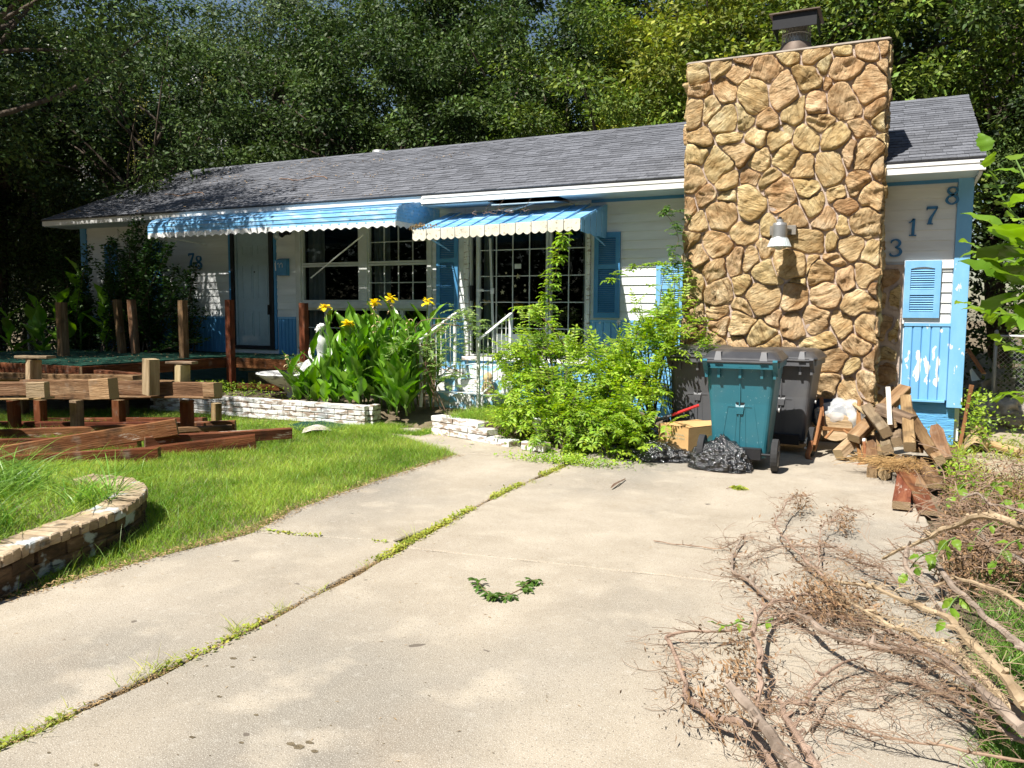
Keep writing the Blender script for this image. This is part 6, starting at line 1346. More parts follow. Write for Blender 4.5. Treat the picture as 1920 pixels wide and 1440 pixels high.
# soil strip of thatch at the lawn's edge
# planter grass
n = 21000; P = np.stack([rng.uniform(-6.3, -3.6, n), rng.uniform(.8, 4.0, n), np.full(n, .145)], 1); P = P[inpoly(P, [tuple(p[:2]) for p in inner])]
grass('planter_grass', P, rng.uniform(.06, .15, len(P)), rng.uniform(.004, .007, len(P)), rng.uniform(.3, .9, len(P)), f_grass, 3, label='thick green grass filling the curved brick planter')
n = 5500; P = np.stack([rng.uniform(-6.3, -4.5, n), rng.uniform(1.6, 4.1, n), np.full(n, .145)], 1); P = P[inpoly(P, [tuple(p[:2]) for p in inner])]
P = P[nz2(P, 1.5, 4) > -.12]
grass('long_planter_grass', P, rng.uniform(.18, .50, len(P)), rng.uniform(.007, .013, len(P)), rng.uniform(.5, 1.3, len(P)), f_grassl, 6, label='long arching grass blades in the planter in front of the lumber', spread=.7)
# grass tufts in the slab joint
tp = [(0, 1400), (60, 1375), (110, 1350), (240, 1280), (292, 1255), (330, 1240), (440, 1185), (520, 1145), (600, 1108), (690, 1060), (775, 1010), (840, 985), (940, 930), (1000, 905), (1040, 885)]
rs = np.random.default_rng(5); Pl = []; Hl = []
for (px, py) in tp:
    c = g(px, py); k = rs.integers(14, 60); Pl.append(np.array(c)[None]+rs.normal(size=(k, 3))*[.02, .035, 0]); Hl.append(rs.uniform(.025, .09, k)*(1.3 if px in (775, 240, 292, 440) else .8))
P = np.concatenate(Pl); P[:, 2] = -.02; hh = np.concatenate(Hl); grass('joint_grass', P, hh, rng.uniform(.0025, .005, len(P)), rng.uniform(.2, .9, len(P)), f_weed, 3, label='yellow-green grass tufts growing in the driveway joint', spread=.9)
Pl = []
for (a, b) in zip(cr[1:], cr[2:]):
    L_ = math.hypot(b[0]-a[0], b[1]-a[1]); k = int(L_*(1100 if a[1] > 3 else 420)); t = rs.random(k); Pl.append(np.stack([a[0]+(b[0]-a[0])*t+rs.normal(size=k)*.020-.004, a[1]+(b[1]-a[1])*t, rs.uniform(-.02, .018, k)], 1))
t = rs.random(260); Pl.append(np.stack([-2.76-t*.95, 4.04-.16*t+rs.normal(size=260)*.008, rs.uniform(-.01, .008, 260)], 1)); P = np.concatenate(Pl); P = P[nz2(P, 2.2, 7) > -.1]; n = len(P)
Fd = unit(n); Fd[:, 2] = abs(Fd[:, 2])*.5; Nn = np.tile([0, 0, 1.], (n, 1))+unit(n)*.4; cloud_obj('joint_weeds', P, Fd, Nn, rng.uniform(.012, .03, n), f_weed, .55, kind='stuff', label='low creeping weeds lining the driveway joint', cat='weeds')
n = 6000; t = rs.random(n); i0 = rs.integers(1, len(cr)-1, n); A_ = np.array(cr); P = np.stack([A_[i0, 0]+(A_[i0+1-(i0 == len(cr)-1), 0]-A_[i0, 0])*t+rs.normal(size=n)*.017, A_[i0, 1]+(A_[np.minimum(i0+1, len(cr)-1), 1]-A_[i0, 1])*t, rs.uniform(-.015, .005, n)], 1)
Fd = unit(n); Fd[:, 2] *= .1; cloud_obj('joint_debris', P, Fd, np.tile([0, 0, 1.], (n, 1))+unit(n)*.3, rng.uniform(.008, .02, n), m_litter, .3, kind='stuff', label='dry brown debris caught in the driveway joint', cat='debris')
# lawn edge thatch
n = 3500; t = rs.random(n); LE = np.array([(-3.95, 1.4), (-3.90, 2.34), (-3.79, 3.2), (-3.70, 3.85), (-3.83, 4.45), (-3.87, 5.6), (-3.87, 6.9)]); i0 = rs.integers(0, len(LE)-1, n); P = np.zeros((n, 3)); P[:, :2] = LE[i0]+(LE[i0+1]-LE[i0])*t[:, None]; P[:, 0] += rs.normal(size=n)*.035; P[:, 2] = rs.uniform(0, .02, n)
Fd = unit(n); Fd[:, 2] *= .3; cloud_obj('lawn_edge_thatch', P, Fd, np.tile([0, 0, 1.], (n, 1))+unit(n)*.5, rng.uniform(.01, .035, n), m_litter, .22, kind='stuff', label='brown thatch along the edge of the lawn', cat='thatch')
# weeds round the raised bed and bush foot
def weedpatch(label, c, r, n, size, m, h=.1, cat='weeds'):
    P = np.array(c)[None]+rng.normal(size=(n, 3))*[r[0], r[1], 0]; P[:, 2] += rng.random(n)*h; Fd = unit(n); Fd[:, 2] = abs(Fd[:, 2])*.6; cloud_obj('weed_patch', P, Fd, np.tile([0, -.3, 1.], (n, 1))+unit(n)*.5, rng.uniform(.5, 1.2, n)*size, m, .5, kind='stuff', label=label, cat=cat)
weedpatch('low weeds spilling onto the concrete in front of the bush', g(1060, 868), (.28, .08), 1100, .035, f_bush, .06)
weedpatch('weeds at the foot of the straight brick border', g(480, 800), (1.2, .08), 900, .03, f_grass, .05)
weedpatch('dark leafy weeds under the deck edge behind the brick border', (-8.6, 8.45, .2), (.6, .12), 900, .045, f_bush, .22)
weedpatch('creeping green weeds along the white block border', g(930, 825), (.5, .05), 350, .035, f_weed, .05)
n = 9000; P = np.stack([rng.uniform(-4.6, -3.3, n), rng.uniform(7.9, 9.6, n), np.full(n, .19)], 1); grass('bed_grass', P, rng.uniform(.06, .17, n), rng.uniform(.004, .007, n), rng.uniform(.2, .9, n), f_grass, 3, label='bright grass on the raised bed right of the steps')
n = 12000; P = np.stack([rng.uniform(-6.0, -4.85, n), rng.uniform(7.75, 8.5, n), np.full(n, -.01)], 1); P = P[nz2(P, 3) > -.1]; n = len(P); grass('gap_grass', P, rng.uniform(.03, .1, n), rng.uniform(.003, .006, n), rng.uniform(.2, .9, n), f_grass, 2, label='grass tuft between the straight border and the walk')

# ---- cannas, every leaf an object
def canna_leaf(seed, L_=.44, W_=.088):
    r = random.Random(seed); n = 8; vs = []; bendk = r.uniform(.05, .65); tw = r.uniform(-.5, .5)
    prof = [.12, .55, .86, 1., .97, .82, .58, .28, .02]
    x = y = 0; ang = 0; P_ = []
    for i in range(n+1):
        P_.append((y, x)); ang = bendk*(i/n)**1.5*1.3; y += math.cos(ang)*L_/n; x -= math.sin(ang)*L_/n
    for i, (yy, zz) in enumerate(P_):
        wd_ = W_*prof[i]; fold = .45; t_ = tw*i/n; rip = .012*math.sin(i*1.9+seed)
        for sx in (-1, -.5, 0, .5, 1):
            X = sx*wd_*.9; Z = abs(sx)*wd_*fold+rip*abs(sx)*sx; vs.append((X*math.cos(t_)-Z*math.sin(t_), yy, zz+X*math.sin(t_)+Z*math.cos(t_)))
    fs = [(i*5+k, i*5+k+1, (i+1)*5+k+1, (i+1)*5+k) for i in range(n) for k in range(4)]
    me = bpy.data.meshes.new('leaf'); me.from_pydata(vs, [], fs); me.materials.append(f_cannao); me.polygons.foreach_set('use_smooth', [True]*len(fs)); return me
f_cannao = mat('canna_leaf_surface', [(.35, (.08, .20, .016)), (.65, (.19, .38, .035))], scale=2, detail=3, coord='World', objr=.2, hue=.01, trans=.28, rough=.32, spec=.5, bump=.25, bscale=8, bdist=.01)
CL = [canna_leaf(i) for i in range(7)]
m_flw = [(.80, .50, .01)]
def petals(c, r_, n, seed, m, parent, name='flower', droop=.3):
    rs_ = random.Random(seed); mb = MB()
    for k in range(n):
        a = 2*math.pi*k/n+rs_.uniform(-.3, .3); el = rs_.uniform(-.3, .9); L2 = r_*rs_.uniform(.7, 1.15); d = Vector((math.cos(a)*math.cos(el), math.sin(a)*math.cos(el), math.sin(el))); s = d.cross(Vector((0, 0, 1))).normalized(); u = s.cross(d)
        pts = []
        for t, wd_ in ((0, .08), (.35, .42), (.7, .5), (1, .18)):
            q = Vector(c)+d*L2*t-Vector((0, 0, droop*L2*t*t)); e_ = s*wd_*L2*.5; cu = u*(.12*L2*math.sin(t*3+k)); pts += [q-e_+cu, q+u*.04*L2, q+e_+cu]
        mb.add(pts, [(j*3+i, j*3+i+1, j*3+i+4, j*3+i+3) for j in range(3) for i in range(2)])
    return mb.build(name, m, parent, smooth=True)
def canna(label, x, y, h, nl, seed, flower=None, z0=.18, group='canna plants in the clump beside the steps'):
    r = random.Random(seed); t = thing('canna_plant', label, 'plant', (x, y, z0), group)
    lx, ly = r.uniform(-.12, .12), r.uniform(-.12, .05); top = Vector((x+lx*h, y+ly*h, z0+h))
    pth = [Vector((x, y, z0-.03)).lerp(top, k/4)+Vector((.01*math.sin(k*2+seed), 0, 0)) for k in range(5)]
    mb = MB(); mb.tube(pth, [.013, .012, .010, .008, .006], 6); mb.build('stem', m_stem, t, smooth=True)
    a = r.uniform(0, 6.28)
    for i in range(nl):
        f = .12+.82*i/max(nl-1, 1); b_ = Vector((x, y, z0)).lerp(top, f*(.86 if flower else .95)); a += 2.6+r.uniform(-.4, .4); el = R(r.uniform(58, 82) if f > .4 else r.uniform(35, 70)); s_ = r.uniform(.75, 1.15)*(1.05-.25*f)
        M_ = Matrix.Translation(b_) @ Matrix.Rotation(a, 4, 'Z') @ Matrix.Rotation(el, 4, 'X') @ Matrix.Rotation(r.uniform(-.6, .6), 4, 'Y') @ Matrix.Scale(s_, 4)
        o = bpy.data.objects.new('leaf', CL[r.randrange(7)]); C.objects.link(o); o.matrix_basis = M_; attach(o, t)
    if flower:
        fl_ = top+Vector((0, 0, .05)); mb = MB(); mb.tube([top-Vector((0, 0, .03)), fl_], .005, 5); mb.build('flower_stalk', m_stem, t)
        if flower in ('yellow', 'both'):
            for k in range(2): petals(fl_+Vector((r.uniform(-.03, .03), r.uniform(-.03, .03), -.02*k)), .105, 7, seed+k, m_yel, t)
        if flower in ('wilt', 'both'):
            for k in range(4): petals(top+Vector((r.uniform(-.04, .04), r.uniform(-.04, .04), -.04*k+(.05 if flower == 'wilt' else 0))), .04, 4, seed*3+k, m_wilt, t, 'withered_flower', .8)
    return t
ORD = ['first', 'second', 'third', 'fourth', 'fifth', 'sixth', 'seventh', 'eighth', 'ninth', 'tenth', 'eleventh', 'twelfth']
k = 0
for row, (Y0, h0, h1, x0, x1, nn, rn) in enumerate(((8.30, .24, .72, -7.1, -5.95, 9, 'front row behind the brick border'), (8.48, .6, .85, -6.55, -5.35, 9, 'second row of the clump'), (8.72, .85, 1.05, -6.5, -5.45, 9, 'middle row of the clump'), (9.05, .95, 1.15, -6.9, -5.5, 9, 'fourth row, behind the statue'), (9.4, 1.05, 1.22, -7.15, -5.6, 8, 'back row against the window'), (8.25, .35, .5, -5.75, -5.3, 3, 'gap between the two white borders'))):
    for i in range(nn):
        f_ = i/(nn-1); hh_ = h0+(h1-h0)*f_ if row == 0 else random.uniform(h0, h1)
        x = x0+(x1-x0)*(i+.5)/nn+random.uniform(-.06, .06); canna('non-flowering canna, %s from the left in the %s' % (ORD[i], rn), x, Y0+random.uniform(-.06, .06), hh_, 9 if row else 7, 100+k); k += 1
for px, py, Y, fl_, lb in ((629, 575, 8.9, 'yellow', 'canna with small yellow flower left of the big pair of blooms'), (688, 568, 8.75, 'both', 'canna with large yellow bloom above many withered petals'), (655, 606, 8.55, 'yellow', 'canna with low yellow bloom just right of the statue'), (750, 560, 8.9, 'both', 'canna with yellow flower on a tall stalk in front of the right window'), (808, 565, 8.8, 'yellow', 'rightmost canna with a single bright yellow flower'),
                          (592, 645, 8.5, 'wilt', 'canna with withered cream flowers in front of the statue'), (552, 668, 8.45, 'wilt', 'leftmost canna with withered flowers over the fountain basin'), (612, 590, 9.0, 'wilt', 'canna stalk with dry seed pods behind the statue'), (775, 600, 8.7, 'wilt', 'canna with brown seed head right of the tall yellow one'), (715, 605, 8.6, 'wilt', 'canna with dried petals between the yellow flowers')):
    p = w(px, py, Y); canna(lb, p.x, Y, p.z-.22, 5 if fl_ != 'wilt' or px > 600 else 4, px, fl_)
n = 260; P = np.array(w(555, 690, 8.75))[None]+rng.normal(size=(n, 3))*[.05, .05, .08]; cloud_obj('basin_weed', P, unit(n), unit(n), rng.uniform(.02, .05, n), f_rose, .3, kind='stuff', label='feathery weed growing in the fountain basin', cat='weeds')

# ---- compound-leaf shrub
LEAF6 = (np.array([(0, 0, 0), (.5, .35, .09), (.38, .72, .05), (0, 1, -.10), (-.38, .72, .05), (-.5, .35, .09), (0, .5, -.01)]), np.array([(0, 1, 6), (1, 2, 6), (2, 3, 6), (3, 4, 6), (4, 5, 6), (5, 0, 6)]))
class Fronds:
    def __init__(s): s.P = []; s.F = []; s.N = []; s.S = []; s.st = MB()
    def frond(s, b, d, L_, n, sz, droop=.8, r=random):
        b = Vector(b); d = Vector(d).normalized(); pts = [b.copy()]; q = b.copy(); side = d.cross(Vector((0, 0, 1)))
        if side.length < .05: side = Vector((1, 0, 0))
        side.normalize(); K = max(n//2, 2)
        for k in range(K+1):
            q = q+d*(L_/(K+1)); d = (d+Vector((0, 0, -droop/(K+1)))).normalized(); pts.append(q.copy()); up_ = side.cross(d)
            for sg in ((1, -1) if k < K else (0,)):
                f = (d*.55+side*sg*.95+up_*r.uniform(-.15, .2)-Vector((0, 0, .15))) if sg else d
                s.P.append(tuple(q)); s.F.append(tuple(f)); s.N.append(tuple(up_+Vector((r.uniform(-.4, .4), r.uniform(-.4, .4), r.uniform(-.2, .4))))); s.S.append(sz*r.uniform(.75, 1.15))
        if len(s.st.v) < 60000: s.st.tube(pts[::2]+[pts[-1]], .0025, 3, False)
    def build(s, m, parent, asp=.42, nm='foliage'):
        cloud_obj(nm, np.array(s.P), np.array(s.F), np.array(s.N), np.array(s.S), m, asp, parent, tmpl=LEAF6)
        tag(s.st.build('stems', m_stem, parent), kind='stuff')
def cane(fr, b, tip, nf, fl, nl, sz, m_, r=random, wood=None, rad=.008, up=.25, start=.35):
    b, tip = Vector(b), Vector(tip); mid = b.lerp(tip, .55)+Vector((0, 0, (tip-b).length*up)); P_ = smoothpath([b, mid, tip], 6)
    if wood: wood.tube(P_, [rad*(1-.7*i/len(P_)) for i in range(len(P_))], 5)
    for i in range(nf):
        t = start+(1-start)*(i+r.random())/nf; j = min(int(t*(len(P_)-1)), len(P_)-2); q = P_[j].lerp(P_[j+1], t*(len(P_)-1)-j); d = (P_[j+1]-P_[j]).normalized(); a = r.uniform(0, 6.28)
        s_ = d.cross(Vector((0, 0, 1))).normalized(); dd_ = d*.5+s_*math.cos(a)+s_.cross(d)*math.sin(a)*.6+Vector((0, -.15, .35)); fr.frond(q, dd_, fl*r.uniform(.7, 1.2), nl, sz, r=r)
    fr.frond(tip, (P_[-1]-P_[-2])+Vector((0, 0, .05)), fl, nl, sz, r=r)
bush = thing('overgrown_bush', 'big bright green bush with drooping compound leaves left of the bins', 'bush', (-2.9, 8.1, 0))
fr_ = Fronds(); wd_ = MB(); rb = random.Random(4)
topx = [940, 985, 1040, 1100, 1150, 1200, 1240, 1280, 1315]; topy = [665, 612, 630, 612, 640, 590, 560, 540, 640]
roots = [(-3.3, 8.2, .1), (-2.85, 8.3, .1), (-2.5, 8.1, 0), (-2.4, 8.7, .1), (-3.1, 7.7, 0), (-2.2, 8.9, .05)]
for i in range(188):
    px = rb.uniform(945, 1262); ty = np.interp(px, topx, topy); by = np.interp(px, [955, 1000, 1090, 1180, 1205, 1235, 1262], [790, 835, 850, 835, 800, 700, 640]); f = rb.random()**1.15; py = ty+20+(by-ty)*f
    Y = np.interp(py, [540, 700, 860], [9.2, 8.3, 7.45])+rb.uniform(-.3, .45); p = w(px, py, Y); b = min(roots, key=lambda q: (Vector(q)-p).length+rb.random()*.6); cane(fr_, b, p, 7, .23, 11, .064, None, rb, wd_, .007, start=.5)
for (px, py, Y) in ((925, 668, 8.6), (940, 655, 8.4), (985, 600, 8.9), (1000, 595, 8.9), (1245, 520, 9.3), (1262, 505, 9.4), (1275, 515, 9.4), (1285, 560, 9.2), (1300, 600, 8.9), (1315, 640, 8.7), (1320, 655, 8.5), (1190, 575, 9.0), (960, 740, 8.0), (940, 760, 8.1), (1200, 845, 7.3), (1175, 855, 7.3), (1000, 845, 7.6), (960, 660, 8.6)):
    p = w(px, py, Y); b = min(roots, key=lambda q: (Vector(q)-p).length); cane(fr_, b, p, 9, .2, 11, .055, None, rb, wd_, .007)
# the yellow-green fountain of fronds in the middle front
for i in range(26):
    c = w(1150+rb.uniform(-20, 20), 775, 7.75); a = rb.uniform(0, 6.28); tip = c+Vector((math.cos(a)*rb.uniform(.2, .5), math.sin(a)*.3-.1, rb.uniform(-.35, -.05))); cane(fr_, c+Vector((0, .1, -.1)), tip, 3, .24, 13, .06, None, rb, None, .005, up=.35)
fr_.build(f_bush, bush); wd_.build('woody_canes', m_bark, bush)
def vine(name, label, pts, sz, m, n_per=26, fl=.09, nl=5, cat='vine', seed=1, rad=.006):
    t = thing(name, label, cat, pts[0]); f2 = Fronds(); r = random.Random(seed); P_ = smoothpath(pts, 8); mb = MB(); mb.tube(P_, rad, 5); mb.build('stem', m_twig, t)
    L_ = sum((b-a).length for a, b in zip(P_, P_[1:])); n = int(L_*n_per)
    for i in range(n):
        j = r.randrange(len(P_)-1); q = P_[j].lerp(P_[j+1], r.random()); a = r.uniform(0, 6.28); f2.frond(q, (math.cos(a), -abs(math.sin(a))*.7, r.uniform(-.3, .6)), fl*r.uniform(.6, 1.3), nl, sz, .5, r)
    f2.build(m, t); return t
vine('climbing_vine', 'leafy vine climbing the middle of the patio door to the awning', [w(1045, 660, 8.8), w(1035, 600, 8.95), w(1030, 560, 9.0), w(1042, 510, 9.0), w(1048, 470, 9.05), w(1058, 440, 9.08)], .07, f_bush, 90, .11, 5, seed=2)
vine('hanging_vine', 'thin vine strand with heart leaves hanging beside the chimney under the eave', [w(1300, 415, 9.6), w(1275, 398, 9.5), w(1245, 392, 9.5), w(1262, 420, 9.45), w(1272, 450, 9.4), w(1262, 480, 9.4), w(1285, 500, 9.4)], .065, f_wilt, 40, .07, 3, seed=3, rad=.003)
vine('hanging_vine', 'arching vine spray of dark leaves crossing the siding right of the shutter', [w(1290, 505, 9.4), w(1250, 498, 9.4), w(1215, 497, 9.3), w(1180, 503, 9.3), w(1150, 522, 9.2), w(1140, 525, 9.2)], .06, f_bush, 46, .07, 3, seed=4, rad=.003)
vine('bush_shoot', 'arching shoot of the bush reaching across the patio door', [w(1060, 650, 8.6), w(1030, 610, 8.7), w(1000, 580, 8.7), w(975, 575, 8.7)], .055, f_bush, 40, .12, 7, seed=6, cat='shoot')
rose = thing('rambling_rose', 'grey-green rambling rose over the left stair railing beside the cannas', 'rose bush', (-5.3, 8.6, .2)); f2 = Fronds(); wd2 = MB(); rb = random.Random(9)
for (px, py, Y, k) in ((880, 600, 8.5, 18), (900, 615, 8.5, 10), (860, 610, 8.5, 12), (840, 625, 8.5, 10), (815, 640, 8.5, 12), (790, 650, 8.5, 10), (735, 655, 8.45, 16), (760, 640, 8.45, 10), (820, 670, 8.5, 8), (850, 700, 8.5, 12), (880, 705, 8.5, 10), (910, 665, 8.6, 5), (870, 650, 8.5, 8), (730, 690, 8.45, 8), (800, 690, 8.5, 5)):
    for i in range(k): p = w(px+rb.gauss(0, 14), py+rb.gauss(0, 11), Y+rb.gauss(0, .12)); a = rb.uniform(0, 6.28); f2.frond(p, (math.cos(a), math.sin(a)*.6-.2, rb.uniform(-.2, .6)), .13, 7, .042, .5, rb); f2.frond(p+Vector((rb.gauss(0, .08), 0, rb.gauss(0, .06))), (-math.cos(a), math.sin(a)*.6-.2, rb.uniform(-.2, .6)), .13, 7, .042, .5, rb)
    if k < 10: continue
    p = w(px, py, Y); wd2.tube(smoothpath([(-5.35+rb.uniform(-.3, .3), 8.65, .2), (-5.35+rb.uniform(-.2, .2), 8.6, p.z*.7+.3), p], 5), .005, 4)
f2.build(f_rose, rose, .5); wd2.build('canes', m_twig, rose)

# ---- tall myrtle shrub in front of the left wall, stems with small round leaves
def stemshrub(name, label, specs, m, sz, per, parent=None, cat='shrub', rad=.06, lean=.0):
    t = thing(name, label, cat, specs[0][0]); P, Fd, Nn, S = [], [], [], []; mb = MB()
    for (b, tp_) in specs:
        b, tp_ = Vector(b), Vector(tp_); Q = smoothpath([b, b.lerp(tp_, .5)+Vector((random.uniform(-.1, .1), random.uniform(-.1, .1), 0)), tp_], 6); mb.tube(Q, [.012*(1-.75*i/len(Q)) for i in range(len(Q))], 5); L_ = (tp_-b).length
        for i in range(int(L_*per)):
            f = random.uniform(.15, 1)*(len(Q)-1.001); j = int(f); q = Q[j].lerp(Q[j+1], f-j); rr = rad*(1.5-f/len(Q)); a = random.uniform(0, 6.28); d = Vector((math.cos(a), math.sin(a), random.uniform(-.1, .8)))
            P.append(tuple(q+d*rr*random.random())); Fd.append(tuple(d)); Nn.append((random.gauss(0, .5), random.gauss(0, .5), 1)); S.append(sz*random.uniform(.7, 1.2))
    cloud_obj('foliage', np.array(P), np.array(Fd), np.array(Nn), np.array(S), m, .75, t, tmpl=LEAF6); mb.build('stems', m_bark, t); return t
specs = []
for i in range(72):
    px = random.gauss(252, 47); py = random.uniform(395, 590)+abs(px-258)*.9; Y = random.uniform(9.1, 9.8); tp_ = w(px, py, Y); specs.append(((-11.6+random.gauss(0, .35), 9.5+random.gauss(0, .15), DZ), tp_))
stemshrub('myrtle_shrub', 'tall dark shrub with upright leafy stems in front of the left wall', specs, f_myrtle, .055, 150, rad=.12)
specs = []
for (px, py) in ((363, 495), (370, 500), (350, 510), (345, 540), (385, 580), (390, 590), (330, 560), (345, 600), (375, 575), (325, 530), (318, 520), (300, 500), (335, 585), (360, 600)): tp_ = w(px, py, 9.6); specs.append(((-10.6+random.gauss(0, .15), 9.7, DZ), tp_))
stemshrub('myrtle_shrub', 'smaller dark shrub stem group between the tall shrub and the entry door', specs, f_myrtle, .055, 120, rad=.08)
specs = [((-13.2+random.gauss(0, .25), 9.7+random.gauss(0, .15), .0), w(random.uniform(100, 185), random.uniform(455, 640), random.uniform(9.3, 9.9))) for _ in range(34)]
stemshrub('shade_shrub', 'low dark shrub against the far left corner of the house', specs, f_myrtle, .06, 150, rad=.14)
# large-leaved plants at far left
for i, (px, py, Y, h, lb) in enumerate(((85, 640, 9.0, 1.1, 'large-leaved shade plant at the far left beside the fence'), (150, 600, 9.4, 1.5, 'tallest large-leaved shade plant left of the deck shrub'), (60, 600, 9.8, 1.4, 'large-leaved shade plant behind the far left deck post'), (200, 640, 9.3, 1.0, 'low large-leaved plant beside the pair of deck posts'), (125, 620, 8.9, .9, 'large-leaved plant directly right of the dark post'), (25, 630, 9.6, 1.2, 'leftmost large-leaved plant under the trees'))):
    p = w(px, py, Y); t = canna(lb, p.x, Y, h, 9, 300+i, None, .2 if p.x < -13.2 else DZ, group='large-leaved shade plants left of the deck')
    t.scale = (1.45, 1.45, 1.0)

# ---- trees
def crown_mesh(name, seed, RX, RY, RZ, ncl, per, size, m, flat_=.5, clr=.74, hole=.0):
    r = np.random.default_rng(seed); c = []
    while len(c) < ncl:
        p = r.uniform(-1, 1, 3); d = np.linalg.norm(p)
        if .25 < d < 1 and r.random() < .35+.65*d: 
            if noise.noise(Vector(tuple(p*2.6+seed))) > -.05+hole: c.append(p)
    c = np.array(c); cen = c*[RX, RY, RZ]; n = ncl*per
    cr_ = r.uniform(.6, 1.25, ncl)*clr; U = r.normal(size=(n, 3)); U /= np.linalg.norm(U, axis=1, keepdims=True); rad = r.random(n)**.45
    idx = np.repeat(np.arange(ncl), per); P = cen[idx]+U*(rad*cr_[idx])[:, None]*[1, 1, flat_]
    Fd = U*[1, 1, .4]+r.normal(size=(n, 3))*.5+[0, 0, -.25]; Nn = U*.6+r.normal(size=(n, 3))*.45+[0, 0, .75]; S = size*r.uniform(.6, 1.3, n)
    V, Fc = leaf_cloud(P, Fd, Nn, S, .52); me = fast_mesh(name, V, Fc); me.materials.append(m); return me, cen
def trunk_mesh(seed, H0, cen, cz, r0=.22, nb=34):
    rs_ = random.Random(seed); mb = MB(); tp_ = Vector((rs_.uniform(-.6, .6), rs_.uniform(-.5, .5), cz+.5)); P_ = smoothpath([(0, 0, -.2), (rs_.uniform(-.3, .3), rs_.uniform(-.3, .3), cz*.4), (rs_.uniform(-.5, .5), rs_.uniform(-.5, .5), cz*.75), tp_], 5)
    mb.tube(P_, [r0*(1-.75*i/len(P_)) for i in range(len(P_))], 9)
    for k in range(nb):
        c = Vector(cen[rs_.randrange(len(cen))])+Vector((0, 0, cz)); j = rs_.randrange(len(P_)//3, len(P_)); b = P_[j]
        if c.z < b.z-.5: continue
        mid = b.lerp(c, .5)+Vector((rs_.uniform(-.4, .4), rs_.uniform(-.4, .4), rs_.uniform(-.2, .4))); Q = smoothpath([b, mid, c], 4); mb.tube(Q, [r0*.36*(1-.85*i/len(Q)) for i in range(len(Q))], 5)
    me = bpy.data.meshes.new('trunk'); me.from_pydata(mb.v, [], mb.f); me.materials.append(m_bark); me.polygons.foreach_set('use_smooth', [True]*len(mb.f)); return me
TV = []
for i, (RX_, RY_, RZ_, ncl, per, sz, m) in enumerate(((3.0, 2.6, 3.6, 150, 290, .115, f_t1), (3.0, 2.8, 3.2, 160, 280, .11, f_t2), (3.4, 2.8, 3.0, 170, 270, .12, f_t3), (2.6, 2.5, 3.4, 150, 270, .10, f_t4), (3.2, 3.0, 3.8, 150, 290, .12, f_t1))):
    me, cen = crown_mesh('crown', 20+i, RX_, RY_, RZ_, ncl, per, sz, m); TV.append((me, cen))
TRK = {}
def tree(label, x, y, cz, var, s=1.0, rz=0, nm='tree', group='trees behind and beside the house', mat_=None, r0=.2, sz=1.):
    t = thing(nm, label, 'tree', (x, y, 0), group); me, cen = TV[var]
    if mat_:
        me = me.copy(); me.materials.clear(); me.materials.append(mat_)
    o = bpy.data.objects.new('crown', me); C.objects.link(o); o.matrix_basis = Matrix.Translation((x, y, cz)) @ Matrix.Rotation(rz, 4, 'Z') @ Matrix.Diagonal((s, s, s*sz, 1)); attach(o, t)
    key = (var, round(cz/s, 1)); 
    if key not in TRK: TRK[key] = trunk_mesh(var*7+int(cz), 0, cen, cz/s, r0)
    o = bpy.data.objects.new('trunk', TRK[key]); C.objects.link(o); o.matrix_basis = Matrix.Translation((x, y, 0)) @ Matrix.Rotation(rz, 4, 'Z') @ Matrix.Diagonal((s, s, s, 1)); attach(o, t); return t
spec = [(-26, 17, 5.2, 0, 1.1, 'dark tree at the far left behind the blossoming one'), (-22, 18.5, 5.5, 4, 1.15, 'dark dense tree left of the house roof'), (-18.5, 17.5, 5.0, 0, 1.05, 'dark tree rising over the left end of the roof'), (-15.5, 19.5, 6.0, 0, 1.1, 'dark tree behind the left quarter of the ridge'),
        (-12.0, 18.0, 5.0, 4, 1.0, 'mid green tree behind the ridge, second from its left end'), (-9.0, 20, 5.8, 4, 1.1, 'dark tree behind the ridge with a visible trunk near the small roof vent'), (-6.2, 18.5, 5.2, 1, 1.05, 'bright green tree behind the middle of the ridge'), (-3.6, 19, 6.0, 2, 1.05, 'yellow-green tree behind the ridge left of the chimney'),
        (-1.0, 18.2, 5.6, 1, 1.1, 'green tree directly behind the chimney'), (2.0, 18.5, 6.2, 4, 1.1, 'dark green tree behind the roof right of the chimney'), (4.8, 16.5, 5.2, 0, 1.05, 'dark tree at the right edge beyond the gable'), (3.2, 15.0, 3.6, 4, .62, 'low dark tree behind the chain link gate'), (6.8, 19, 6, 1, 1.1, 'green tree at the far right of the photo'),
        (-34, 24, 8.5, 0, 1.5, 'tall dark background tree at far left'), (-28, 26, 9, 4, 1.5, 'tall dark background tree second from the left'), (-22, 25, 9.5, 3, 1.5, 'tall grey-green background tree left of centre'), (-16.5, 27, 10, 0, 1.55, 'tall dark background tree left of centre'), (-11, 25.5, 9.5, 4, 1.5, 'tall dark background tree at centre left'), (-6, 27, 10, 1, 1.5, 'tall mid green background tree at centre'),
        (-1, 26, 9.5, 3, 1.6, 'tall grey-green background tree behind the chimney'), (4, 27, 10, 1, 1.5, 'tall mid green background tree right of the chimney'), (9, 25, 9.5, 0, 1.5, 'tall dark background tree at the right'), (14, 28, 10, 1, 1.6, 'tall background tree beyond the right edge')]
for i, (x, y, cz, v, s, lb) in enumerate(spec): tree(lb, x, y, cz, v, s, i*1.7)
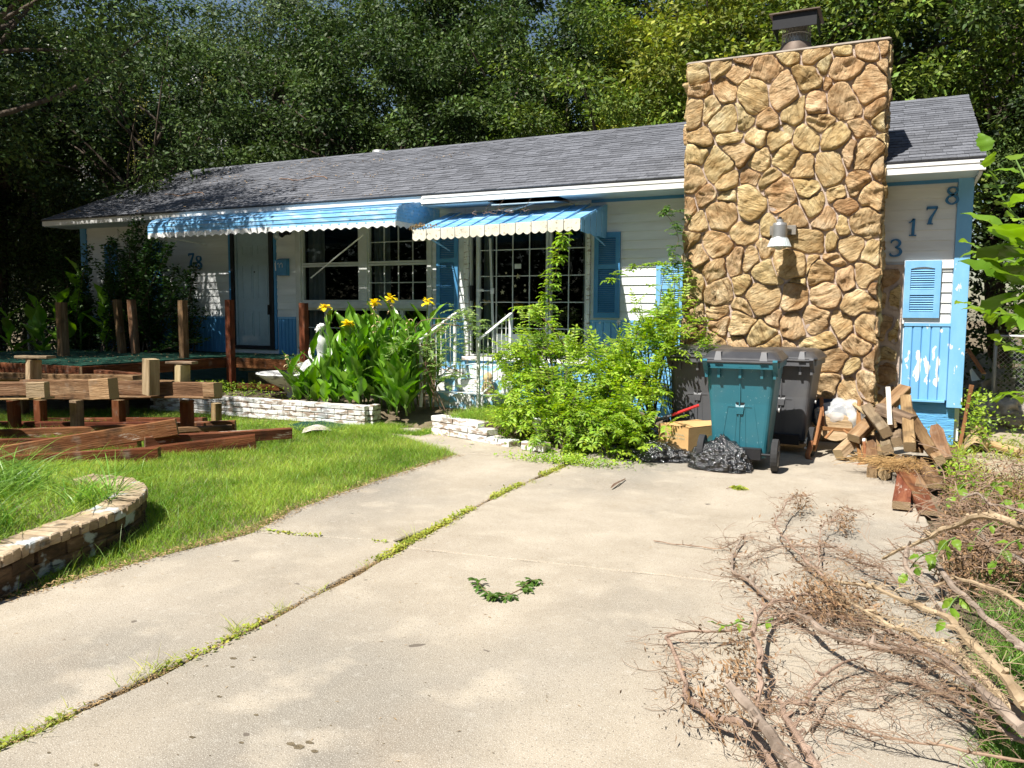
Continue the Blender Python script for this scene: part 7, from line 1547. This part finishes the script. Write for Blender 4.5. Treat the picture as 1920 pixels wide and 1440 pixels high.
# near trees at the left that shade the deck and the left of the house
me, cen = crown_mesh('crown', 61, 4.1, 3.5, 2.6, 330, 150, .085, f_t1, .5, .6); TV.append((me, cen))
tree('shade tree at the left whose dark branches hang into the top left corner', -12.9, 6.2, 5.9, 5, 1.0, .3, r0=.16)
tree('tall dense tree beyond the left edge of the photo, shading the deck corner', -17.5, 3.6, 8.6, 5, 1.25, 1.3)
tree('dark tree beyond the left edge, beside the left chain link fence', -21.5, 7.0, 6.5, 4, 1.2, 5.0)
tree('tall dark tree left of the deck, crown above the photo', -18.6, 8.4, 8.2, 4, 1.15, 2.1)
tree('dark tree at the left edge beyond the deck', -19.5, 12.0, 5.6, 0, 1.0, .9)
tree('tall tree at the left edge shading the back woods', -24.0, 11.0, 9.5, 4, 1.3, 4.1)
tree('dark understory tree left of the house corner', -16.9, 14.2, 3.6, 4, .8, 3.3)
# blossoming crape myrtle
me, cen = crown_mesh('crown', 71, 2.3, 2.2, 2.3, 170, 120, .09, f_t1, .55, .5); TV.append((me, cen))
t = tree('crape myrtle with pale blossoms at the upper left behind the house corner', -14.6, 12.3, 4.7, 6, 1.15, .4, nm='crape_myrtle', group=None, r0=.08)
m_blos = mat('pale_blossom', [(.3, (.6, .58, .5)), (.7, (.78, .77, .70))], scale=8, coord='World', rough=.8, bump=0); f_pod = foliage('seed_pod', (.22, .24, .05), (.36, .34, .10), 3, .3)
rr2 = np.random.default_rng(3)
for k in range(22):
    c = cen[rr2.integers(len(cen))]*1.05; n = 55; P = np.array([-14.6, 12.3, 4.7])+c+[0, -.3, .15]+rr2.normal(size=(n, 3))*[.08, .08, .14]; cloud_obj('blossom', P, unit(n), unit(n), np.full(n, .035), m_blos if k % 2 else f_pod, .9, t)
# low thickets
def thicket(label, c, r3, n, sz, m, cat='thicket'):
    P = rng.uniform(-1, 1, (n*2, 3)); P = P[np.linalg.norm(P, axis=1) < 1]; q = np.array([noise.noise(Vector(tuple(p*3+c[0]))) for p in P]); P = P[q > -.15]; P = P*r3+np.array(c); P[:, 2] = np.maximum(P[:, 2], .02); n = len(P)
    return cloud_obj('thicket', P, unit(n)*[1, 1, .5], unit(n)*.7+[0, -.2, .6], rng.uniform(.6, 1.2, n)*sz, m, .55, kind='stuff', label=label, cat=cat)
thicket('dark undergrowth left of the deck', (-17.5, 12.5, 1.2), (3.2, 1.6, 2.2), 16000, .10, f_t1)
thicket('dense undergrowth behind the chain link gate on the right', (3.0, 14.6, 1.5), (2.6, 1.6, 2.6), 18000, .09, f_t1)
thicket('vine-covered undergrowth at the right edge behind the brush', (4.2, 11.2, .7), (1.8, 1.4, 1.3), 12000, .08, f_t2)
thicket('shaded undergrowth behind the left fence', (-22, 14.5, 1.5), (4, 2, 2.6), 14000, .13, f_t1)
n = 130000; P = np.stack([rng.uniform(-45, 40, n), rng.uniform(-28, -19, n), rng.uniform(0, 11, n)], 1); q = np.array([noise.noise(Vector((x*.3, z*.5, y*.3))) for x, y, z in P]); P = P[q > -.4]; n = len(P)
cloud_obj('added_reflection_trees', P, unit(n), unit(n)*.7+[0, .3, .5], rng.uniform(.25, .5, n), f_far, .6, kind='stuff', label='unseen foliage bank added behind the camera to darken the window reflections', cat='woods')  # unseen bank of leaves added to darken reflections and block sky light
for i, (x, y, cz, v, s_) in enumerate(((9.5, 1.5, 5, 0, 1.2), (10.5, 7.5, 5.5, 4, 1.3), (8.2, 12.5, 5.0, 0, 1.1))): tree(('broad dark tree added beyond the right edge to cut ambient light, nearest the camera', 'broad dark tree added beyond the right edge to cut ambient light, beside the brush', 'broad dark tree added beyond the right edge to cut ambient light, behind the gate')[i], x, y, cz, v, s_, i*2.)  # unseen crowns added on the right to reduce ambient light
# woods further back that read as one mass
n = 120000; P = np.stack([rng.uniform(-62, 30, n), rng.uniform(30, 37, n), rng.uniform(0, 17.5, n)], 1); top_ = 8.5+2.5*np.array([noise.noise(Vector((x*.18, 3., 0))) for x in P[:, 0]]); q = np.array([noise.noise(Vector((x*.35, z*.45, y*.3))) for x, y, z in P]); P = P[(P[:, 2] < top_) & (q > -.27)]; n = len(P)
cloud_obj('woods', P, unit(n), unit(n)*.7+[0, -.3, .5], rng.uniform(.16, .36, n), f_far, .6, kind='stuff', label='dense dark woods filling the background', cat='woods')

# ---- brush pile and fallen branches on the driveway
m_peel = mat('peeled_branch', [(.3, (.24, .165, .095)), (.7, (.48, .37, .235))], scale=8, coord='World', rough=.75, bump=.3, bscale=40)
m_redb = mat('reddish_branch', [(.3, (.21, .135, .095)), (.7, (.43, .31, .235))], scale=11, coord='World', rough=.85, bump=.9, bscale=60, bdist=.012)
m_greyb = mat('grey_brown_branch', [(.3, (.16, .12, .09)), (.7, (.39, .31, .245))], scale=7, coord='World', rough=.8, bump=.4, bscale=50)
m_tw = mat('red_brown_twig', [(.3, (.17, .105, .07)), (.7, (.37, .26, .18))], scale=9, coord='World', rough=.8, bump=0)
m_dryl = mat('curled_dry_leaf', [(.3, (.13, .07, .035)), (.7, (.30, .19, .10))], scale=12, island=.4, rough=.85, bump=0)
def twigs(mb, path, n, ln, r0, rs_, spread=1., up=.25, zmin=.004):
    for i in range(n):
        f = rs_.random()*(len(path)-1.01); j = int(f); q = path[j].lerp(path[j+1], f-j); d = (path[j+1]-path[j]).normalized(); a = rs_.choice((-1, 1))*rs_.uniform(.3, 1.2)*spread
        d = Matrix.Rotation(a, 3, 'Z') @ d; d.z = rs_.uniform(-.2, up); L_ = ln*rs_.uniform(.3, 1.2); K = 9; pts = []; cur = rs_.uniform(-.5, .5); vz = 0
        for k in range(K):
            pts.append(q.copy()); q = q+d*(L_/K); d = (Matrix.Rotation(cur+rs_.uniform(-.3, .3), 3, 'Z') @ d); d.z += rs_.uniform(-.22, .16); d.normalize()
            if q.z < zmin: q.z = zmin; d.z = abs(d.z)*.4
        mb.tube(pts, [r0*(1-.6*k/K) for k in range(K)], 3, False)
        if rs_.random() < .55:
            for s in (2, 4, 5):
                b = pts[s]; d2 = Matrix.Rotation(rs_.choice((-1, 1))*.8, 3, 'Z') @ (pts[min(s+1, K-1)]-pts[s]).normalized(); mb.tube([b, b+d2*L_*.14+Vector((0, 0, .012)), b+d2*L_*.24+Vector((0, 0, rs_.uniform(-.01, .03)))], r0*.5, 3, False)
def branch(label, pts, r0, r1, m, ntw, tl, seed, leaf=0, tm=None, twr=.0018):
    """pts: (photo x, photo y, height) of the branch's axis"""
    rs_ = random.Random(seed); A_ = [g(1200+x/2.571, 880+y/2.571, max(z, .012)) for x, y, z in pts]; P_ = smoothpath(A_, 9)
    P_ = [p+Vector((noise.noise(p*9), noise.noise(p*9+Vector((5, 0, 0))), noise.noise(p*9+Vector((0, 5, 0)))))*.014 for p in P_]
    t = thing('fallen_branch', label, 'branch', A_[0], 'cut branches on the driveway'); mb = MB(); n = len(P_); mb.tube(P_, [.72*(r0+(r1-r0)*i/n)*(1+.4*noise.noise(P_[i]*26)) for i in range(n)], 7); [mb.tube([P_[j_], P_[j_]+Vector((rs_.gauss(0, 1), rs_.gauss(0, 1), rs_.uniform(0, 1.2))).normalized()*rs_.uniform(.02, .045)], [.45*r0, .3*r0], 5) for j_ in [rs_.randrange(n) for _ in range(9)]]
    mb.build('limb', m, t, smooth=False)
    tb = MB(); twigs(tb, P_, ntw, tl, twr, rs_); o = tb.build('twigs', tm or m_tw, t); o['kind'] = 'stuff'
    if leaf: 
        c = np.array([tuple(P_[rs_.randrange(n)]) for _ in range(leaf)])+rng.normal(size=(leaf, 3))*[.06, .06, .02]; c[:, 2] = np.maximum(c[:, 2], .01); o = cloud_obj('dry_leaves', c, unit(leaf), unit(leaf), rng.uniform(.015, .035, leaf), m_dryl, .35, t); o['kind'] = 'stuff'
    return t
branch('reddish limb curving round the left end of the brush, nearest the camera', [(540, 765, .05), (400, 783, .06), (250, 785, .06), (170, 790, .05), (125, 812, .04), (150, 850, .04), (180, 930, .03), (210, 1000, .03), (240, 1100, .04), (340, 1180, .06), (480, 1225, .10), (570, 1300, .14), (660, 1440, .2)], .006, .019, m_redb, 75, .26, 1, 60)
branch('upright reddish limb crossing the middle of the near brush', [(560, 1200, .05), (560, 1120, .06), (575, 1000, .10), (580, 900, .14), (545, 760, .16), (600, 665, .12), (700, 630, .10), (800, 600, .08), (900, 640, .08)], .019, .008, m_redb, 60, .26, 2, 50)
branch('cut grey branch with a sawn pale end pointing away from the camera', [(430, 1028, .26), (510, 1120, .28), (600, 1250, .32), (690, 1370, .36), (760, 1450, .4)], .021, .024, m_greyb, 18, .2, 3)
branch('hooked reddish limb at the bottom of the brush', [(850, 1450, .12), (770, 1310, .10), (700, 1200, .08), (685, 1140, .07), (720, 1118, .06), (790, 1125, .05), (850, 1040, .05), (900, 980, .06), (1060, 900, .08)], .017, .006, m_redb, 50, .24, 4, 30)
branch('longest grey-brown limb running from the lower right to the far tip of the brush', [(1860, 1250, .22), (1700, 1120, .22), (1600, 1030, .22), (1440, 905, .20), (1350, 885, .18), (1120, 850, .15), (960, 815, .12), (760, 700, .07), (620, 620, .04), (520, 540, .03), (450, 490, .02), (450, 400, .03), (500, 320, .04)], .026, .007, m_greyb, 150, .30, 5, 120)
branch('peeled tan limb with torn end, upper one of the long pair', [(1860, 1130, .30), (1760, 1010, .30), (1690, 930, .30), (1600, 850, .28), (1480, 720, .24), (1360, 670, .22), (1240, 620, .20), (1080, 560, .16), (900, 530, .10)], .028, .008, m_peel, 60, .28, 6, tm=m_peel)
branch('peeled tan limb, lower one of the long pair', [(1860, 1200, .22), (1640, 1000, .22), (1500, 870, .20), (1330, 800, .18), (1200, 740, .15), (1000, 640, .10), (880, 600, .07)], .020, .006, m_peel, 70, .28, 7, tm=m_peel)
branch('thick tan branch arching high over the right side of the brush', [(1870, 300, .52), (1780, 252, .56), (1700, 232, .57), (1620, 232, .55), (1520, 262, .48), (1420, 310, .40), (1350, 345, .34), (1250, 395, .26), (1170, 425, .2)], .024, .010, m_peel, 16, .3, 8)
branch('dark forked branch dropping from the arching one', [(1300, 370, .30), (1278, 440, .26), (1310, 510, .22), (1360, 570, .16), (1420, 650, .10), (1450, 720, .05)], .017, .012, m_greyb, 30, .25, 9)
branch('grey wavy branch running down the right side of the brush', [(1320, 395, .14), (1380, 402, .16), (1440, 470, .18), (1500, 560, .20), (1580, 625, .20), (1650, 700, .20), (1760, 790, .20), (1860, 870, .22)], .017, .020, m_greyb, 40, .3, 10)
branch('thin tan branch arching between the two grey ones on the right', [(1410, 560, .14), (1500, 525, .20), (1620, 550, .24), (1760, 610, .26), (1870, 680, .26)], .010, .015, m_peel, 25, .3, 11)
branch('orange-red shoot curling up at the far end of the brush', [(1020, 650, .04), (930, 560, .05), (860, 500, .06), (780, 420, .08), (700, 330, .10), (655, 265, .11), (680, 205, .12), (730, 140, .12), (790, 125, .08)], .012, .004, m_redb, 110, .24, 12, 90)
branch('second red shoot with drooping dry tassels at the far end', [(860, 500, .05), (860, 400, .07), (880, 270, .10), (930, 240, .10), (980, 200, .10), (1020, 190, .08)], .006, .003, m_redb, 70, .22, 13, 130)
branch('grey-brown branch in the upper right of the brush', [(1540, 150, .3), (1620, 120, .32), (1680, 160, .32), (1760, 180, .3), (1870, 210, .28)], .009, .013, m_greyb, 25, .3, 14)
branch('grey forked branch below the arch at the right edge', [(1640, 300, .25), (1690, 380, .24), (1760, 400, .24), (1870, 450, .24)], .010, .016, m_greyb, 30, .3, 15)
branch('bare purple-brown limb lying between the red shoots and the tan pair', [(1300, 580, .12), (1180, 480, .10), (1060, 440, .08), (940, 380, .07), (700, 370, .05), (520, 420, .04)], .012, .004, m_greyb, 120, .28, 16, 100)
branch('low red-brown limb under the long pair, fanning out twigs', [(1550, 1000, .1), (1350, 860, .09), (1180, 780, .08), (1000, 720, .06), (830, 690, .04), (650, 720, .03)], .012, .004, m_redb, 130, .28, 17, 120)
branch('thin bare whip running along the bottom right of the photo', [(1870, 1420, .1), (1500, 1340, .08), (1200, 1290, .05), (1000, 1240, .03), (860, 1220, .02)], .007, .003, m_tw, 40, .26, 18)
branch('spreading bare limb at the bottom right behind the whip', [(1870, 1330, .15), (1640, 1180, .14), (1450, 1080, .10), (1250, 1000, .08), (1100, 1130, .04)], .012, .004, m_greyb, 90, .30, 19)
branch('forked dark limb lying flat in the open middle of the brush', [(830, 1260, .01), (880, 1170, .012), (940, 1100, .014), (1020, 1050, .02), (1190, 1020, .03)], .007, .004, m_greyb, 14, .2, 20)
branch('long thin bare twig reaching left onto the clean concrete', [(65, 342, .01), (180, 362, .012), (300, 372, .015), (400, 380, .02), (470, 340, .03)], .005, .004, m_tw, 5, .08, 21)
# clumps of dried leaves hanging in the brush
for i, (x, y, sx, sy, k, lb) in enumerate(((470, 900, .06, .11, 380, 'dense tuft of curled brown leaves at the left of the brush'), (860, 600, .13, .10, 560, 'brown dry leaf mass in the centre of the brush'), (400, 1120, .10, .06, 260, 'rust-brown dry sprays on the curved left limb'), (960, 640, .10, .08, 700, 'dry leaf mass under the peeled limbs'), (760, 160, .05, .05, 160, 'small dry tassel at the far tip of the brush'), (985, 250, .03, .05, 160, 'dark dry seed cluster at the far right tip of the brush'))):
    c = g(1200+x/2.571, 880+y/2.571, .09); P = np.array(c)[None]+rng.normal(size=(k, 3))*[sx, sy*1.4, .04]; P[:, 2] = np.maximum(P[:, 2], .01); d = np.array([.5, -.8, -.2])[None]+rng.normal(size=(k, 3))*.45; cloud_obj('dry_leaf_clump', P, d, unit(k), rng.uniform(.018, .045, k), m_dryl, .25, kind='stuff', label=lb, cat='dry leaves')
# dense brush and weeds at the right edge
mb = MB(); rs_ = random.Random(31)
for i in range(330):
    px, py = rs_.uniform(1765, 1960), rs_.uniform(905, 1120); c = g(px, py, 0); a = rs_.uniform(0, 6.28); p0 = c+Vector((0, 0, rs_.uniform(.01, .28))); P_ = [p0]; d = Vector((math.cos(a), math.sin(a), rs_.uniform(-.2, .4)))
    for k in range(6): P_.append(P_[-1]+d*.06); d = (d+Vector((rs_.gauss(0, .35), rs_.gauss(0, .35), rs_.gauss(0, .25)-.05))).normalized(); P_[-1].z = max(P_[-1].z, .005)
    mb.tube(P_, rs_.uniform(.0018, .004), 3, False)
tag(mb.build('brush_tangle', m_tw), 'tangle of dry brown brush along the right edge', 'brush', kind='stuff')
k = 5200; px = rng.uniform(1760, 1960, k); py = rng.uniform(900, 1130, k); P = np.array([tuple(g(a, b, 0)) for a, b in zip(px, py)]); P[:, 2] = rng.uniform(.01, .28, k)*(.5+.5*rng.random(k)); cloud_obj('brush_leaves', P, unit(k), unit(k), rng.uniform(.02, .045, k), m_dryl, .35, kind='stuff', label='dry curled leaves caught in the brush at the right edge', cat='dry leaves')
def leafspray(name, label, pts, sz, n, m, seed, cat='foliage', asp=.62, down=.3, group=None, stem=m_stem):
    """a shoot with broad leaves, each leaf an object"""
    r = random.Random(seed); t = thing(name, label, cat, pts[0], group); P_ = smoothpath(pts, 5); mb = MB(); mb.tube(P_, [.005*(1-.6*i/len(P_)) for i in range(len(P_))], 5); mb.build('stem', stem, t)
    for i in range(n):
        f = (i+.5)/n*(len(P_)-1.01); j = int(f); q = P_[j].lerp(P_[j+1], f-j); d = (P_[j+1]-P_[j]).normalized(); sd = d.cross(Vector((0, 0, 1))).normalized(); u = (sd*(1 if i % 2 else -1)*r.uniform(.6, 1)+d*.5+Vector((0, 0, r.uniform(-down, .25)))).normalized()
        if i == n-1: u = d
        nrm = Vector((r.gauss(0, .35), -.35+r.gauss(0, .35), 1)); s_ = u.cross(nrm).normalized(); nrm = s_.cross(u); M_ = Matrix((s_, u, nrm)).transposed().to_4x4(); k = sz*r.uniform(.7, 1.15)
        o = bpy.data.objects.new('leaf', BL[r.randrange(3)]); C.objects.link(o); o.matrix_basis = Matrix.Translation(q+u*.012) @ M_ @ Matrix.Diagonal((k*asp/.62, k, k, 1)); attach(o, t)
        if m is not BL_m: pass
    return t
def broadleaf(seed):
    r = random.Random(seed); vs = []; n = 8; prof = [.05, .55, .85, .95, .90, .74, .52, .26, .0]
    for i in range(n+1):
        y = i/n; z = -.25*y*y+.03*math.sin(i*2+seed)
        for sx in (-1, -.5, 0, .5, 1): ser = (.04 if i % 2 else -.02)*(abs(sx) == 1); vs.append((sx*(prof[i]*.42+ser*(0 < i < n)), y-(.08*abs(sx) if i == 1 else 0), z+abs(sx)*.10*prof[i]+.015*math.sin(i*3+sx*4)))
    fs = [(i*5+k, i*5+k+1, (i+1)*5+k+1, (i+1)*5+k) for i in range(n) for k in range(4)]; me = bpy.data.meshes.new('leaf'); me.from_pydata(vs, [], fs); me.materials.append(f_sapo); me.polygons.foreach_set('use_smooth', [True]*len(fs)); return me
f_sapo = mat('broad_leaf_surface', [(.35, (.12, .23, .02)), (.65, (.24, .38, .045))], scale=3, detail=3, coord='World', objr=.22, hue=.012, trans=.42, rough=.4, spec=.35, bump=.3, bscale=14, bdist=.01)
BL = [broadleaf(i) for i in range(3)]; BL_m = f_sapo
# the sapling reaching in from the right edge
SG = 'broad-leaved shoots of the sapling at the right edge'
for i, (pts, sz, n, lb) in enumerate(((((1935, 430, 3.6), (1895, 395, 3.6), (1865, 340, 3.6), (1850, 285, 3.6)), .075, 13, 'highest sapling shoot, pointing up beside the gable'), (((1945, 500, 3.4), (1900, 490, 3.4), (1860, 480, 3.5), (1822, 458, 3.6)), .07, 11, 'sapling shoot reaching left across the corner board'), (((1940, 590, 3.4), (1900, 590, 3.4), (1860, 585, 3.4), (1815, 570, 3.5)), .075, 11, 'sapling shoot reaching left at the height of the small shutter'),
                                   (((1990, 560, 2.6), (1960, 500, 2.6), (1925, 470, 2.6), (1895, 445, 2.6)), .15, 9, 'large bright sapling leaves hanging at the right edge'), (((1975, 640, 2.6), (1945, 590, 2.6), (1915, 550, 2.6), (1890, 530, 2.6)), .14, 8, 'second cluster of large sapling leaves, just below the brightest'), (((1950, 380, 3.0), (1925, 340, 3.0), (1905, 300, 3.1)), .08, 7, 'short sapling shoot at the upper right edge'),
                                   (((1950, 680, 3.4), (1915, 660, 3.4), (1880, 640, 3.4)), .07, 7, 'low sapling shoot in front of the chain link gate'), (((1945, 740, 4.2), (1905, 735, 4.4), (1875, 745, 4.6)), .08, 8, 'leafy shoot at the right edge above the rags'))):
    leafspray('sapling_shoot', lb, [w(*p) for p in pts], sz, n, BL_m, 50+i, 'shoot', group=SG, down=.5)
for i, (x, y, z, n, sz, lb) in enumerate(((1520, 330, .3, 8, .10, 'drooping wilted leaves under the arching branch'), (1400, 400, .25, 6, .09, 'narrow wilted leaf spray left of the drooping ones'), (1560, 600, .2, 6, .09, 'wilted green leaves low in the brush'), (1600, 60, .3, 7, .10, 'broad dark leaves in the brush beside the boards'), (1760, 60, .3, 8, .10, 'cluster of broad leaves at the upper right of the brush'), (1830, 340, .3, 6, .09, 'bright leaf pair under the arch at the right edge'), (1700, 260, .3, 5, .08, 'single green leaf group just below the top of the arch'), (1840, 150, .28, 7, .09, 'leaf cluster at the right edge above the arch'), (500, 720, .12, 4, .05, 'four small green leaves on the curved left limb'), (640, 720, .10, 3, .05, 'small green leaf beside the upright limb'))):
    c = g(1200+x/2.571, 880+y/2.571, z); r = random.Random(i); a = r.uniform(2.5, 4); n = max(3, int(n*.7)); sz *= .8; leafspray('leafy_twig', lb, [c, c+Vector((math.cos(a)*.06, -.06, -.02)), c+Vector((math.cos(a)*.12, -.12, -.10 if z > .15 else .01))], sz, n, BL_m, 80+i, 'leaves', asp=.5, down=.9, group='green leaves left in the brush')
n = 7000; px = rng.uniform(1760, 1990, n); py = rng.uniform(1060, 1460, n); k = px > 1840-(py-1060)*-.05+rng.normal(size=n)*25; P = np.array([tuple(g(a, b, 0)) for a, b in zip(px[k], py[k])]); P = P[P[:, 0] > .28]; P[:, 2] = -.03; n = len(P)
grass('verge_grass', P, rng.uniform(.04, .13, n), rng.uniform(.003, .006, n), rng.uniform(.2, .9, n), f_grassl, 3, label='grass growing beside the driveway under the brush at right')
n = 2500; px = rng.uniform(1785, 1960, n); py = rng.uniform(830, 940, n); P = np.array([tuple(g(a, b, 0)) for a, b in zip(px, py)]); P = P[nz2(P, 2.5, 1) > .0]; P[:, 2] = -.02; n = len(P); grass('side_weeds', P, rng.uniform(.05, .2, n), rng.uniform(.005, .01, n), rng.uniform(.3, 1, n), f_weed, 3, label='sparse weeds on the sandy path beside the house', cat='weeds')
weedpatch('leafy weeds against the right end of the foundation', (.86, 10.0, 0), (.08, .3), 500, .06, f_bush, .6)
weedpatch('weeds between the board pile and the sandy path', g(1795, 900), (.07, .5), 900, .045, f_bush, .15)
weedpatch('ground ivy at the right edge of the yard', (2.6, 9.4, 0), (.9, .8), 3500, .06, f_t2, .35)
# leafy garland and little twigs lying on the slab
vine('leafy_strand', 'curved strand of green leaves lying alone on the concrete', [g(893, 1085, .02), g(905, 1103, .02), g(925, 1116, .02), g(950, 1116, .02), g(975, 1105, .02), g(990, 1092, .02), g(1006, 1086, .02)], .042, f_wilt, 40, .03, 3, seed=14, cat='leaf strand', rad=.003)
vine('leaf_sprig', 'small green leaf sprig on the concrete below the black bags', [g(1362, 916, .01), g(1378, 912, .01), g(1388, 916, .01)], .05, f_weed, 50, .03, 3, seed=13, cat='leaf sprig', rad=.003)
mb = MB(); q = [g(1146, 914, .02), g(1158, 905, .03), g(1172, 898, .012)]; mb.tube(q, .006, 4); mb.tube([q[0], g(1150, 908, .03), g(1162, 902, .02)], .005, 4); tag(mb.build('twig', m_twig), 'small dark twig on the concrete in front of the bush', 'twig')
n = 500; P = np.stack([rng.uniform(-3.8, .2, n), rng.uniform(2, 9, n), np.full(n, .003)], 1); Fd = unit(n); Fd[:, 2] = 0; o = cloud_obj('slab_litter', P, Fd, np.tile([0, 0, 1.], (n, 1))+unit(n)*.15, rng.uniform(.006, .028, n), m_litter, .18, kind='stuff', label='tiny bits of leaf and bark on the concrete', cat='litter')
